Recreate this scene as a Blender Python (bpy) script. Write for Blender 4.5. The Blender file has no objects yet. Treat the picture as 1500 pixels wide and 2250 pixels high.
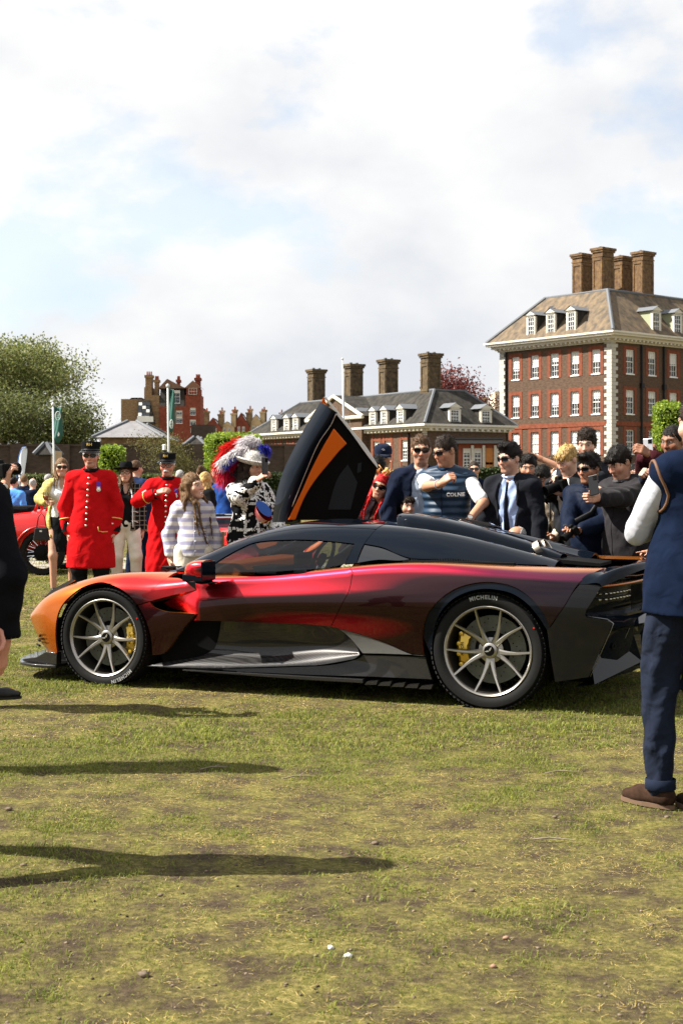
import bpy, bmesh, math, random
import numpy as np
from mathutils import Vector, Matrix, noise as mnoise
from mathutils.geometry import delaunay_2d_cdt
random.seed(7)
RNG = np.random.default_rng(7)
SC = bpy.context.scene
COL = SC.collection
R = math.radians
PI = math.pi

# ------------------------------------------------------------------ camera, light, exposure
CAMZ = 1.41
cam_d = bpy.data.cameras.new('camera'); cam = bpy.data.objects.new('camera', cam_d); COL.objects.link(cam)
cam_d.sensor_fit = 'VERTICAL'; cam_d.sensor_height = 36; cam_d.sensor_width = 24; cam_d.lens = 50
cam_d.shift_y = -62 / 2250
cam_d.clip_start = 0.1; cam_d.clip_end = 6000
cam_d.dof.use_dof = True; cam_d.dof.focus_distance = 9.2; cam_d.dof.aperture_fstop = 9.0
cam.location = (0, 0, CAMZ); cam.rotation_euler = (R(90), 0, 0)
SC.camera = cam
SUN_EL, SUN_AZ = 46.0, 180.0 + 1.0       # azimuth of the direction towards the sun, from +X counter-clockwise
sd = bpy.data.lights.new('sun', 'SUN'); sun = bpy.data.objects.new('sun', sd); COL.objects.link(sun)
sd.energy = 5.0; sd.angle = R(0.5); sd.color = (1.0, 0.95, 0.86)
_to = Vector((math.cos(R(SUN_EL)) * math.cos(R(SUN_AZ)), math.cos(R(SUN_EL)) * math.sin(R(SUN_AZ)), math.sin(R(SUN_EL))))
sun.rotation_euler = _to.to_track_quat('Z', 'Y').to_euler(); sun.location = (-20, 0, 30)
SC.view_settings.view_transform = 'Standard'; SC.view_settings.look = 'None'
SC.view_settings.gamma = 1; SC.view_settings.use_curve_mapping = False
SC.view_settings.exposure = 1.42
try:
    SC.cycles.max_bounces = 8; SC.cycles.transparent_max_bounces = 8; SC.cycles.caustics_reflective = False; SC.cycles.caustics_refractive = False
    SC.cycles.use_denoising = True
except Exception: pass

def make_world():
    w = bpy.data.worlds.new('World'); SC.world = w; w.use_nodes = True
    nt = w.node_tree; nt.nodes.clear(); N = nt.nodes.new; L = nt.links.new
    out = N('ShaderNodeOutputWorld')
    sky = N('ShaderNodeTexSky'); sky.sky_type = 'NISHITA'; sky.sun_disc = False
    sky.sun_elevation = R(SUN_EL); sky.sun_rotation = R(90 - SUN_AZ)
    sky.air_density = 1.0; sky.dust_density = 0.7; sky.ozone_density = 1.2
    b1 = N('ShaderNodeBackground'); b1.inputs['Strength'].default_value = 0.080; L(sky.outputs[0], b1.inputs['Color'])
    tc = N('ShaderNodeTexCoord')
    cb = N('ShaderNodeVectorMath'); cb.operation = 'MULTIPLY'; L(tc.outputs['Generated'], cb.inputs[0]); cb.inputs[1].default_value = (1.0, 1.0, 1.7)
    def noise(sc, det, rough, dist, off):
        mp = N('ShaderNodeMapping'); mp.inputs['Location'].default_value = off; L(cb.outputs[0], mp.inputs['Vector'])
        n = N('ShaderNodeTexNoise'); n.inputs['Scale'].default_value = sc; n.inputs['Detail'].default_value = det
        n.inputs['Roughness'].default_value = rough; n.inputs['Distortion'].default_value = dist
        L(mp.outputs[0], n.inputs['Vector']); return n.outputs[0]
    n1 = noise(3.4, 11, 0.56, 0.1, (3.3, 0.1, 1.1))
    r1 = N('ShaderNodeValToRGB'); L(n1, r1.inputs[0])
    r1.color_ramp.elements[0].position = 0.405; r1.color_ramp.elements[0].color = (0.58, 0.58, 0.58, 1)
    r1.color_ramp.elements[1].position = 0.462; r1.color_ramp.elements[1].color = (1, 1, 1, 1)
    n2 = noise(4.2, 8, 0.52, 0.1, (4.4, 2.1, 0.7))
    r2 = N('ShaderNodeValToRGB'); L(n2, r2.inputs[0])
    r2.color_ramp.elements[0].position = 0.34; r2.color_ramp.elements[0].color = (0.75, 0.775, 0.825, 1)
    r2.color_ramp.elements[1].position = 0.56; r2.color_ramp.elements[1].color = (1.0, 0.995, 0.985, 1)
    b2 = N('ShaderNodeBackground'); b2.inputs['Strength'].default_value = 0.39; L(r2.outputs[0], b2.inputs['Color'])
    ms = N('ShaderNodeMixShader'); L(r1.outputs[0], ms.inputs[0]); L(b1.outputs[0], ms.inputs[1]); L(b2.outputs[0], ms.inputs[2])
    L(ms.outputs[0], out.inputs['Surface'])
make_world()

# ------------------------------------------------------------------ helpers
F = 3125.0
def at(px, py, D):
    """a point seen at photo pixel px, py when it stands D metres away"""
    return Vector(((px - 750) / F * D, D, CAMZ - (py - 1063) / F * D))

def mat(name, col, rough=0.6, metal=0.0, spec=0.5, var=0.0, vscale=8.0, bump=0.0, bscale=60.0, coat=0.0, sheen=0.0, col2=None, detail=4.0, stretch=None, emis=None, trans=0.0, alpha=1.0, bdist=0.01, bdet=(5, 0)):
    m = bpy.data.materials.new(name); m.use_nodes = True
    nt = m.node_tree; N = nt.nodes.new; L = nt.links.new; b = nt.nodes['Principled BSDF']
    c = (*col, 1.0)
    b.inputs['Base Color'].default_value = c; b.inputs['Roughness'].default_value = rough; b.inputs['Metallic'].default_value = metal
    b.inputs['Specular IOR Level'].default_value = spec
    if coat: b.inputs['Coat Weight'].default_value = coat; b.inputs['Coat Roughness'].default_value = 0.03
    if sheen: b.inputs['Sheen Weight'].default_value = sheen
    if trans: b.inputs['Transmission Weight'].default_value = trans
    if alpha < 1: b.inputs['Alpha'].default_value = alpha
    if emis: b.inputs['Emission Color'].default_value = (*emis[:3], 1); b.inputs['Emission Strength'].default_value = emis[3]
    if var or col2 or bump:
        tc = N('ShaderNodeTexCoord'); mp = N('ShaderNodeMapping'); L(tc.outputs['Object'], mp.inputs[0])
        if stretch: mp.inputs['Scale'].default_value = stretch
    if var or col2:
        n = N('ShaderNodeTexNoise'); n.inputs['Scale'].default_value = vscale; n.inputs['Detail'].default_value = detail; n.inputs['Roughness'].default_value = 0.62
        L(mp.outputs[0], n.inputs['Vector'])
        r = N('ShaderNodeValToRGB'); L(n.outputs[0], r.inputs[0])
        a = col2 if col2 else tuple(max(0, x * (1 - var)) for x in col)
        z = col if col2 else tuple(min(1, x * (1 + var)) for x in col)
        r.color_ramp.elements[0].position = 0.34; r.color_ramp.elements[0].color = (*a, 1)
        r.color_ramp.elements[1].position = 0.66; r.color_ramp.elements[1].color = (*z, 1)
        L(r.outputs[0], b.inputs['Base Color'])
    if bump:
        n2 = N('ShaderNodeTexNoise'); n2.inputs['Scale'].default_value = bscale; n2.inputs['Detail'].default_value = 5
        L(mp.outputs[0], n2.inputs['Vector'])
        bp = N('ShaderNodeBump'); bp.inputs['Strength'].default_value = bump; bp.inputs['Distance'].default_value = bdist; n2.inputs['Distortion'].default_value = bdet[1]; n2.inputs['Detail'].default_value = bdet[0]
        L(n2.outputs[0], bp.inputs['Height']); L(bp.outputs[0], b.inputs['Normal'])
    return m

def attr_mat(name, rough=0.5, spec=0.4, var=0.0, vscale=30, sss=0.0, bump=0.0, bscale=80):
    m = mat(name, (0.5, 0.5, 0.5), rough, spec=spec, bump=bump, bscale=bscale)
    nt = m.node_tree; N = nt.nodes.new; L = nt.links.new; b = nt.nodes['Principled BSDF']
    a = N('ShaderNodeVertexColor'); a.layer_name = 'Col'
    if var:
        n = N('ShaderNodeTexNoise'); n.inputs['Scale'].default_value = vscale
        tc = N('ShaderNodeTexCoord'); L(tc.outputs['Object'], n.inputs['Vector'])
        mr = N('ShaderNodeMapRange'); mr.inputs[3].default_value = 1 - var; mr.inputs[4].default_value = 1 + var; L(n.outputs[0], mr.inputs[0])
        mm = N('ShaderNodeMix'); mm.data_type = 'RGBA'; mm.blend_type = 'MULTIPLY'; mm.inputs[0].default_value = 1
        L(a.outputs[0], mm.inputs[6]); L(mr.outputs[0], mm.inputs[7]); L(mm.outputs[2], b.inputs['Base Color'])
    else:
        L(a.outputs[0], b.inputs['Base Color'])
    if sss: b.inputs['Subsurface Weight'].default_value = sss; b.inputs['Subsurface Radius'].default_value = (0.012, 0.004, 0.002)
    return m

def link(name, me, m=None, parent=None):
    o = bpy.data.objects.new(name, me); COL.objects.link(o)
    if m is not None:
        for q in (m if isinstance(m, (list, tuple)) else [m]): me.materials.append(q)
    if parent is not None: o.parent = parent
    return o
def tag(o, label=None, cat=None, group=None, kind=None):
    if label: o['label'] = label
    if cat: o['category'] = cat
    if group: o['group'] = group
    if kind: o['kind'] = kind
    return o
def empty(name, loc=(0, 0, 0), rz=0.0):
    o = bpy.data.objects.new(name, None); COL.objects.link(o); o.location = loc; o.rotation_euler = (0, 0, rz); o.empty_display_size = 0.2
    return o

def mesh_np(name, V, Fc, smooth=False, mats=None):
    """vertices array, faces array (n,3) or (n,4) -> mesh"""
    V = np.asarray(V, np.float32); Fc = np.asarray(Fc, np.int32); k = Fc.shape[1]; n = len(Fc)
    me = bpy.data.meshes.new(name)
    me.vertices.add(len(V)); me.vertices.foreach_set('co', V.ravel())
    me.loops.add(n * k); me.loops.foreach_set('vertex_index', Fc.ravel())
    me.polygons.add(n); me.polygons.foreach_set('loop_start', np.arange(0, n * k, k, dtype=np.int32))
    try: me.polygons.foreach_set('loop_total', np.full(n, k, np.int32))
    except Exception: pass
    if smooth: me.polygons.foreach_set('use_smooth', np.ones(n, bool))
    me.update(calc_edges=True)
    return me
def vcol(me, C, name='Col'):
    a = me.color_attributes.new(name, 'FLOAT_COLOR', 'POINT')
    C = np.asarray(C, np.float32)
    if C.shape[1] == 3: C = np.concatenate([C, np.ones((len(C), 1), np.float32)], 1)
    a.data.foreach_set('color', C.ravel())

class MB:
    """mesh builder collecting boxes, tubes, lathes, prisms into one mesh"""
    def __init__(s): s.v = []; s.f = []; s.m = []
    def add(s, V, Fs, mi=0):
        o = len(s.v); s.v += [tuple(p) for p in V]; s.f += [tuple(i + o for i in f) for f in Fs]; s.m += [mi] * len(Fs); return s
    def box(s, c, d, M=None, mi=0, taper=1.0):
        x, y, z = d[0] / 2, d[1] / 2, d[2] / 2; P = []
        for k in (-1, 1):
            t = taper if k > 0 else 1
            for a, b in ((-1, -1), (1, -1), (1, 1), (-1, 1)): P.append(Vector((a * x * t, b * y * t, k * z)))
        if M is not None: P = [M @ p for p in P]
        c = Vector(c); P = [p + c for p in P]
        return s.add(P, [(3, 2, 1, 0), (4, 5, 6, 7), (0, 1, 5, 4), (1, 2, 6, 5), (2, 3, 7, 6), (3, 0, 4, 7)], mi)
    def tube(s, pts, r, n=8, mi=0, cap=True, closed=False, flat=1.0):
        pts = [Vector(p) for p in pts]; m = len(pts); rr = r if isinstance(r, (list, tuple)) else [r] * m
        V = []; up = None
        for i, p in enumerate(pts):
            a = pts[i - 1] if (i > 0 or closed) else pts[0]; b = pts[(i + 1) % m] if (i < m - 1 or closed) else pts[-1]
            t = (b - a); t = t.normalized() if t.length > 1e-9 else Vector((0, 0, 1))
            if up is None: up = t.orthogonal().normalized()
            up = (up - t * up.dot(t)); up = up.normalized() if up.length > 1e-6 else t.orthogonal().normalized()
            w = t.cross(up)
            for k in range(n):
                an = 2 * PI * k / n; V.append(p + (up * math.cos(an) + w * math.sin(an) * flat) * rr[i])
        Fs = []
        for i in range(m if closed else m - 1):
            j = (i + 1) % m
            for k in range(n): Fs.append((i * n + k, i * n + (k + 1) % n, j * n + (k + 1) % n, j * n + k))
        if cap and not closed: Fs += [tuple(range(n - 1, -1, -1)), tuple((m - 1) * n + k for k in range(n))]
        return s.add(V, Fs, mi)
    def lathe(s, prof, n=24, M=None, mi=0, sx=1.0, sy=1.0, closed_prof=False, cap=True):
        V = []; m = len(prof)
        for (r, z) in prof:
            for k in range(n):
                a = 2 * PI * k / n; p = Vector((r * math.cos(a) * sx, r * math.sin(a) * sy, z)); V.append(M @ p if M is not None else p)
        Fs = [(i * n + k, i * n + (k + 1) % n, ((i + 1) % m) * n + (k + 1) % n, ((i + 1) % m) * n + k) for i in range(m if closed_prof else m - 1) for k in range(n)]
        if not closed_prof and cap:
            if prof[0][0] > 1e-4: Fs.append(tuple(range(n - 1, -1, -1)))
            if prof[-1][0] > 1e-4: Fs.append(tuple((m - 1) * n + k for k in range(n)))
        return s.add(V, Fs, mi)
    def prism(s, poly, A, B, mi=0):
        """poly: list of 2D points mapped by functions A (front) and B (back) to 3D"""
        n = len(poly); V = [A(p) for p in poly] + [B(p) for p in poly]
        Fs = [tuple(range(n)), tuple(range(2 * n - 1, n - 1, -1))] + [(i, n + i, n + (i + 1) % n, (i + 1) % n) for i in range(n)]
        return s.add(V, Fs, mi)
    def mesh(s, name, smooth=False, angle=None):
        me = bpy.data.meshes.new(name); me.from_pydata([tuple(v) for v in s.v], [], s.f)
        me.polygons.foreach_set('material_index', np.array(s.m, np.int32))
        bm = bmesh.new(); bm.from_mesh(me); bmesh.ops.recalc_face_normals(bm, faces=bm.faces); bm.to_mesh(me); bm.free()
        if smooth or angle is not None:
            me.polygons.foreach_set('use_smooth', np.ones(len(me.polygons), bool))
            if angle is not None: me.set_sharp_from_angle(angle=R(angle))
        return me
    def build(s, name, m, parent=None, smooth=False, angle=None, bevel=0.0):
        o = link(name, s.mesh(name, smooth, angle), m, parent)
        if bevel: b = o.modifiers.new('bevel', 'BEVEL'); b.width = bevel; b.segments = 2; b.limit_method = 'ANGLE'
        return o

def text_mesh(txt, size, depth=0.002, bold=0.0, spacing=1.0):
    cu = bpy.data.curves.new('lettering', 'FONT'); cu.body = txt; cu.size = size; cu.extrude = depth; cu.align_x = 'CENTER'; cu.align_y = 'CENTER'; cu.offset = bold
    cu.space_character = spacing; cu.resolution_u = 3
    o = bpy.data.objects.new('lettering', cu); COL.objects.link(o)
    dg = bpy.context.evaluated_depsgraph_get(); dg.update()
    me = bpy.data.meshes.new_from_object(o.evaluated_get(dg))
    bpy.data.objects.remove(o); bpy.data.curves.remove(cu)
    me.materials.clear()
    return me
def warp(me, fn):
    for v in me.vertices: v.co = fn(v.co)
    me.update(); return me

def copy_tree(o, parent=None):
    c = o.copy(); COL.objects.link(c)
    if parent is not None: c.parent = parent
    for ch in list(o.children): copy_tree(ch, c)
    return c

# ------------------------------------------------------------------ ground and grass
_perm = RNG.random((256, 256)).astype(np.float32)
def vnoise(x, y):
    xi = np.floor(x).astype(int); yi = np.floor(y).astype(int); fx = x - xi; fy = y - yi
    fx = fx * fx * (3 - 2 * fx); fy = fy * fy * (3 - 2 * fy)
    a = _perm[xi & 255, yi & 255]; b = _perm[(xi + 1) & 255, yi & 255]; c = _perm[xi & 255, (yi + 1) & 255]; d = _perm[(xi + 1) & 255, (yi + 1) & 255]
    return a + (b - a) * fx + (c - a) * fy + (a - b - c + d) * fx * fy
def fbm(x, y, o=4):
    s = 0; w = 0.5; t = 0
    for i in range(o): s = s + w * vnoise(x * 2 ** i + 17 * i, y * 2 ** i + 31 * i); t += w; w *= 0.5
    return s / t

def ground_mat():
    m = bpy.data.materials.new('lawn_soil'); m.use_nodes = True; nt = m.node_tree; N = nt.nodes.new; L = nt.links.new; b = nt.nodes['Principled BSDF']
    b.inputs['Roughness'].default_value = 0.95; b.inputs['Specular IOR Level'].default_value = 0.1
    tc = N('ShaderNodeTexCoord')
    def noise(sc, det=6, ro=0.65):
        n = N('ShaderNodeTexNoise'); n.inputs['Scale'].default_value = sc; n.inputs['Detail'].default_value = det; n.inputs['Roughness'].default_value = ro
        L(tc.outputs['Object'], n.inputs['Vector']); return n.outputs[0]
    def ramp(src, stops):
        r = N('ShaderNodeValToRGB'); L(src, r.inputs[0]); e = r.color_ramp.elements
        while len(e) < len(stops): e.new(0.5)
        for i, (p, c) in enumerate(stops): e[i].position = p; e[i].color = (*c, 1)
        return r.outputs[0]
    def mix(f, a, c):
        x = N('ShaderNodeMix'); x.data_type = 'RGBA'; L(f, x.inputs[0]); L(a, x.inputs[6]); L(c, x.inputs[7]); return x.outputs[2]
    green = ramp(noise(42, 7, 0.85), [(0.34, (0.022, 0.028, 0.007)), (0.5, (0.145, 0.130, 0.034)), (0.72, (0.38, 0.30, 0.12))])
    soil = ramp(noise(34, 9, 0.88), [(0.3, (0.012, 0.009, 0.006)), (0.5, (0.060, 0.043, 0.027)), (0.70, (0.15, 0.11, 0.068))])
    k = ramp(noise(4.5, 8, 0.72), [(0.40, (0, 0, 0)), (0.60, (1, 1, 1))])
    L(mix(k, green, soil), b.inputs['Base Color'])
    bp = N('ShaderNodeBump'); bp.inputs['Strength'].default_value = 0.7; bp.inputs['Distance'].default_value = 0.02
    L(noise(130, 6, 0.75), bp.inputs['Height']); L(bp.outputs[0], b.inputs['Normal'])
    return m
def build_ground():
    # one sheet: fine near the camera with gentle unevenness, huge quads to the horizon
    xs = np.concatenate([[-3000, -800, -200, -60, -20], np.linspace(-9, 9, 73), [20, 60, 200, 800, 3000]])
    ys = np.concatenate([[-3000, -300, -60, -12], np.linspace(-4, 26, 121), [40, 80, 150, 300, 800, 4500]])
    X, Y = np.meshgrid(xs, ys, indexing='ij')
    Z = (fbm(X * 0.9 + 50, Y * 0.9 + 50, 3) - 0.5) * 0.035
    near = (np.abs(X) < 9.5) & (Y > -4.5) & (Y < 26.5); Z = np.where(near, Z, 0)
    V = np.stack([X, Y, Z], -1).reshape(-1, 3); ny = len(ys)
    i, j = np.meshgrid(np.arange(len(xs) - 1), np.arange(ny - 1), indexing='ij'); a = (i * ny + j).ravel()
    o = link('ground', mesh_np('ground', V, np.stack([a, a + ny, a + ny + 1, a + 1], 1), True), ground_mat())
    tag(o, kind='structure', label='trampled park lawn with worn soil patches')
def gz(x, y):
    return (fbm(np.asarray(x) * 0.9 + 50, np.asarray(y) * 0.9 + 50, 3) - 0.5) * 0.035

def leaf_mat(name, rough=0.6, transl=0.35):
    m = bpy.data.materials.new(name); m.use_nodes = True; nt = m.node_tree; N = nt.nodes.new; L = nt.links.new; b = nt.nodes['Principled BSDF']
    a = N('ShaderNodeVertexColor'); a.layer_name = 'Col'
    L(a.outputs[0], b.inputs['Base Color']); b.inputs['Roughness'].default_value = rough; b.inputs['Specular IOR Level'].default_value = 0.25
    t = N('ShaderNodeBsdfTranslucent'); L(a.outputs[0], t.inputs[0]); ms = N('ShaderNodeMixShader'); ms.inputs[0].default_value = transl
    L(b.outputs[0], ms.inputs[1]); L(t.outputs[0], ms.inputs[2]); L(ms.outputs[0], nt.nodes['Material Output'].inputs[0])
    return m
M_GRASS = leaf_mat('grass_blades', 0.7, 0.3)

def build_grass():
    def field(y0, y1, dens, margin, hs, ws, name, label):
        area = 0.5 * (y1 - y0) * ((0.54 * y0 + margin) + (0.54 * y1 + margin)); n = int(area * dens)
        t = RNG.random(n * 2); y = y0 + (y1 - y0) * RNG.random(n * 2); half = 0.27 * y + margin / 2
        keep = RNG.random(n * 2) < half / half.max(); y = y[keep]; half = half[keep]; x = (RNG.random(len(y)) * 2 - 1) * half
        bare = 0.55 * fbm(x * 1.5 + 7, y * 1.5 + 3, 4) + 0.45 * fbm(x * 6 + 40, y * 6 + 9, 3); tuft = fbm(x * 9 + 70, y * 9 + 11, 3)
        # the lawn thins out towards the camera
        thinning = bare + np.clip((6.6 - y) * 0.08, -0.12, 0.19) - (tuft - 0.5) * 0.35
        keep = RNG.random(len(y)) < np.clip(1.25 - (thinning - 0.46) * 4.2, 0.26, 1.0)
        x, y, thinning, tuft = x[keep], y[keep], thinning[keep], tuft[keep]; n = len(x)
        z = gz(x, y)
        h = hs * (0.40 + 0.75 * RNG.random(n)) * (0.65 + 0.8 * tuft); wd = ws * (0.7 + 0.6 * RNG.random(n))
        lush = fbm(x * 1.1 + 3, y * 1.1 + 60, 4) * 0.6 + fbm(x * 5 + 13, y * 5 + 20, 3) * 0.4
        dry = RNG.random(n) < np.clip(0.36 - (lush - 0.5) * 3.2 + (thinning - 0.46) * 1.0, 0.06, 0.85)
        h = np.where(dry, h * 0.85, h * np.clip(0.75 + (lush - 0.45) * 2.2, 0.5, 1.35))
        an = RNG.random(n) * 2 * PI; lean = np.where(dry, 1.9 + 0.9 * RNG.random(n), 0.35 + 1.15 * RNG.random(n)); dx, dy = np.cos(an), np.sin(an)
        bx, by = -np.sin(an + 0.6 * RNG.normal(size=n)), np.cos(an + 0.3)
        B = np.stack([x, y, z - 0.004], 1); W = np.stack([bx, by, np.zeros(n)], 1) * wd[:, None]
        mid = B + np.stack([dx * h * lean * 0.35, dy * h * lean * 0.35, h * np.where(dry, 0.25, 0.62)], 1); tip = B + np.stack([dx * h * lean, dy * h * lean, h * (1.0 - 0.32 * lean)], 1)
        V = np.stack([B - W, B + W, mid + W * 0.7, mid - W * 0.7, tip], 1).reshape(-1, 3)
        b = np.arange(n) * 5
        T = np.concatenate([np.stack([b, b + 1, b + 2], 1), np.stack([b, b + 2, b + 3], 1), np.stack([b + 3, b + 2, b + 4], 1)])
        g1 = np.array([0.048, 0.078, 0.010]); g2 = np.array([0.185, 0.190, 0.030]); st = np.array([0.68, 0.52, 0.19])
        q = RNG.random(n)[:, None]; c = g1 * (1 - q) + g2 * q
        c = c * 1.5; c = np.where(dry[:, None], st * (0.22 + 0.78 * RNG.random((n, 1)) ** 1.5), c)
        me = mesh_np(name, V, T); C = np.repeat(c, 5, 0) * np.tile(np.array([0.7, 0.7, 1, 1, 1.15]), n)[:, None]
        vcol(me, C); o = link(name, me, M_GRASS); tag(o, label, 'grass', kind='stuff')
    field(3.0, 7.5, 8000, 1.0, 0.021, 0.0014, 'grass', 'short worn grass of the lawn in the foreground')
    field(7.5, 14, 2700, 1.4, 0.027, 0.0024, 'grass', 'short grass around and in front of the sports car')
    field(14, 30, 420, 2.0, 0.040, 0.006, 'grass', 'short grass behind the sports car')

M_STONE = mat('pebble_stone', (0.15, 0.115, 0.085), 0.9, spec=0.1, var=0.75, vscale=9, bump=0.4, bscale=120)
M_STONE_W = mat('white_chalk_stone', (0.72, 0.70, 0.66), 0.8, var=0.15, vscale=40, bump=0.4, bscale=120)
M_TERRA = mat('terracotta_shard', (0.26, 0.15, 0.10), 0.85, var=0.25, vscale=40)
M_TWIG = mat('dry_twig', (0.20, 0.16, 0.11), 0.85, var=0.3, vscale=40)
def rock_verts(r, seed, fl=0.6):
    rg = np.random.default_rng(seed); bm = bmesh.new(); bmesh.ops.create_icosphere(bm, subdivisions=1, radius=r)
    V = np.array([v.co[:] for v in bm.verts]) * (0.72 + 0.5 * rg.random((len(bm.verts), 1))) * np.array([1.15, 0.9, fl])
    Fs = np.array([[v.index for v in f.verts] for f in bm.faces]); bm.free(); return V, Fs
def build_stones():
    base = [rock_verts(1, 5 + i) for i in range(6)]; Vs = []; Fs = []; o = 0
    for i in range(3600):
        y = 3.2 + 9 * random.random() ** 1.5; x = (random.random() * 2 - 1) * (0.27 * y + 0.4); r = 0.0020 + 0.0052 * random.random() ** 4
        V, Fc = base[i % 6]; a = random.random() * 6.28; c, s = math.cos(a), math.sin(a)
        P = V * r; P = np.stack([P[:, 0] * c - P[:, 1] * s + x, P[:, 0] * s + P[:, 1] * c + y, P[:, 2] + float(gz(x, y)) + r * 0.35], 1)
        Vs.append(P); Fs.append(Fc + o); o += len(P)
    o = link('gravel', mesh_np('gravel', np.concatenate(Vs), np.concatenate(Fs)), M_STONE); tag(o, 'small pebbles scattered through the worn lawn', 'gravel', kind='stuff')
    for i, (px, py, w, mm, lab) in enumerate([
        (726, 2092, 15, M_STONE_W, 'squarish off-white stone standing up in the foreground grass'), (764, 2110, 19, M_STONE_W, 'flat bright white stone lying in the foreground grass'),
        (1083, 2128, 16, M_TERRA, 'pale orange pebble at the front right of the lawn'), (1111, 2066, 15, M_TERRA, 'reddish clay shard right of the middle of the lawn'),
        (824, 1853, 16, M_STONE, 'brown pebble just right of the end of the nearest long shadow'), (1036, 1961, 14, M_STONE, 'lone brown pebble in the middle of the lawn'),
        (353, 1974, 14, M_STONE, 'pale stone just below the nearest long shadow'), (316, 2149, 26, M_STONE, 'largest brown stone in the worn soil at front left'),
        (1430, 2030, 12, M_STONE, 'small dark pebble by the right edge of the lawn'), (20, 1784, 16, M_STONE, 'brown stone by the left edge between the two long shadows'), (52, 1905, 14, M_STONE, 'brown stone inside the nearest long shadow'),
        (1217, 1795, 13, M_STONE, 'brown pebble left of the brown shoe'), (1463, 1794, 13, M_STONE, 'round pebble just below the brown shoe')]):
        D = CAMZ * F / (py - 1063); r = w / 2 / F * D; V, Fc = rock_verts(r, 40 + i, 0.62 if i else 0.9)
        p = at(px, py, D); ob = link('stone', mesh_np('stone', V, Fc), mm); ob.location = (p.x, p.y, float(gz(p.x, p.y)) + r * 0.4); tag(ob, lab, 'stone', 'stones lying on the lawn')
    for (px, py, ln, a, lab) in [(655, 1712, 0.075, 0.3, 'pale dry twig lying in the middle of the lawn'), (1232, 1702, 0.08, 0.1, 'dark twig on the grass left of the brown shoe'), (1215, 1850, 0.085, -0.15, 'dry twig on the worn grass at right'), (470, 1694, 0.07, 0.3, 'short twig lying inside the farther long shadow')]:
        D = CAMZ * F / (py - 1063); p = at(px, py, D); mb = MB(); c, s = math.cos(a), math.sin(a)
        mb.tube([(-ln * c, -ln * s, 0.006), (-ln * 0.2 * c, -ln * 0.2 * s + 0.008, 0.014), (ln * c, ln * s, 0.01)], [0.0035, 0.004, 0.002], 6)
        mb.tube([(0, 0.004, 0.012), (ln * 0.5 * c - 0.01, ln * 0.5 * s + 0.03, 0.02)], [0.0028, 0.0012], 5)
        ob = mb.build('twig', M_TWIG); ob.location = (p.x, p.y, float(gz(p.x, p.y)) + 0.006); tag(ob, lab, 'twig', 'twigs lying on the lawn')
build_ground(); build_grass(); build_stones()

# ------------------------------------------------------------------ buildings
M_BRICK = mat('brown_brick', (0.130, 0.084, 0.056), 0.9, spec=0.1, col2=(0.065, 0.044, 0.032), vscale=3.0, detail=10, stretch=(1, 1, 3.0), bump=0.25, bscale=9)
M_BRICKD = mat('dark_wall_brick', (0.085, 0.062, 0.048), 0.95, spec=0.1, col2=(0.050, 0.038, 0.032), vscale=2.5, detail=10, stretch=(1, 1, 3))
M_REDB = mat('red_rubbed_brick', (0.185, 0.056, 0.030), 0.85, spec=0.15, var=0.22, vscale=4)
M_MANSION = mat('red_mansion_brick', (0.20, 0.055, 0.034), 0.9, spec=0.1, var=0.25, vscale=1.2)
M_YELB = mat('yellow_stock_brick', (0.30, 0.20, 0.105), 0.9, spec=0.15, col2=(0.14, 0.085, 0.05), vscale=2.0, detail=9, stretch=(1, 1, 2))
M_STON = mat('white_stone', (0.44, 0.42, 0.375), 0.75, spec=0.2, var=0.12, vscale=3)
M_CORN = mat('cream_cornice_paint', (0.60, 0.565, 0.49), 0.6, spec=0.2, var=0.06, vscale=2)
M_WPAINT = mat('white_joinery', (0.74, 0.74, 0.71), 0.5)
M_SLATE = mat('grey_slate', (0.058, 0.053, 0.045), 0.85, spec=0.08, col2=(0.022, 0.021, 0.020), vscale=1.4, detail=10, stretch=(1.5, 1.5, 0.35), bump=0.3, bscale=7)
M_SLATEB = mat('mossy_brown_tiles', (0.185, 0.135, 0.085), 0.85, spec=0.1, col2=(0.070, 0.060, 0.050), vscale=1.1, detail=10, stretch=(1.6, 1.6, 0.30), bump=0.4, bscale=7)
M_LEAD = mat('lead_flashing', (0.125, 0.132, 0.145), 0.6, spec=0.2)
M_PANE = mat('window_pane', (0.022, 0.026, 0.032), 0.06, spec=0.6, var=0.3, vscale=0.7)
M_BLIND = mat('pale_blind', (0.62, 0.61, 0.585), 0.8, var=0.08, vscale=2)
M_IRON = mat('black_ironwork', (0.012, 0.012, 0.013), 0.5, spec=0.2)
M_ODOOR = mat('orange_wood_door', (0.45, 0.16, 0.02), 0.5, var=0.15, vscale=4)
M_SAND = mat('sandy_render', (0.50, 0.36, 0.20), 0.85, var=0.1, vscale=1)

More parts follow.
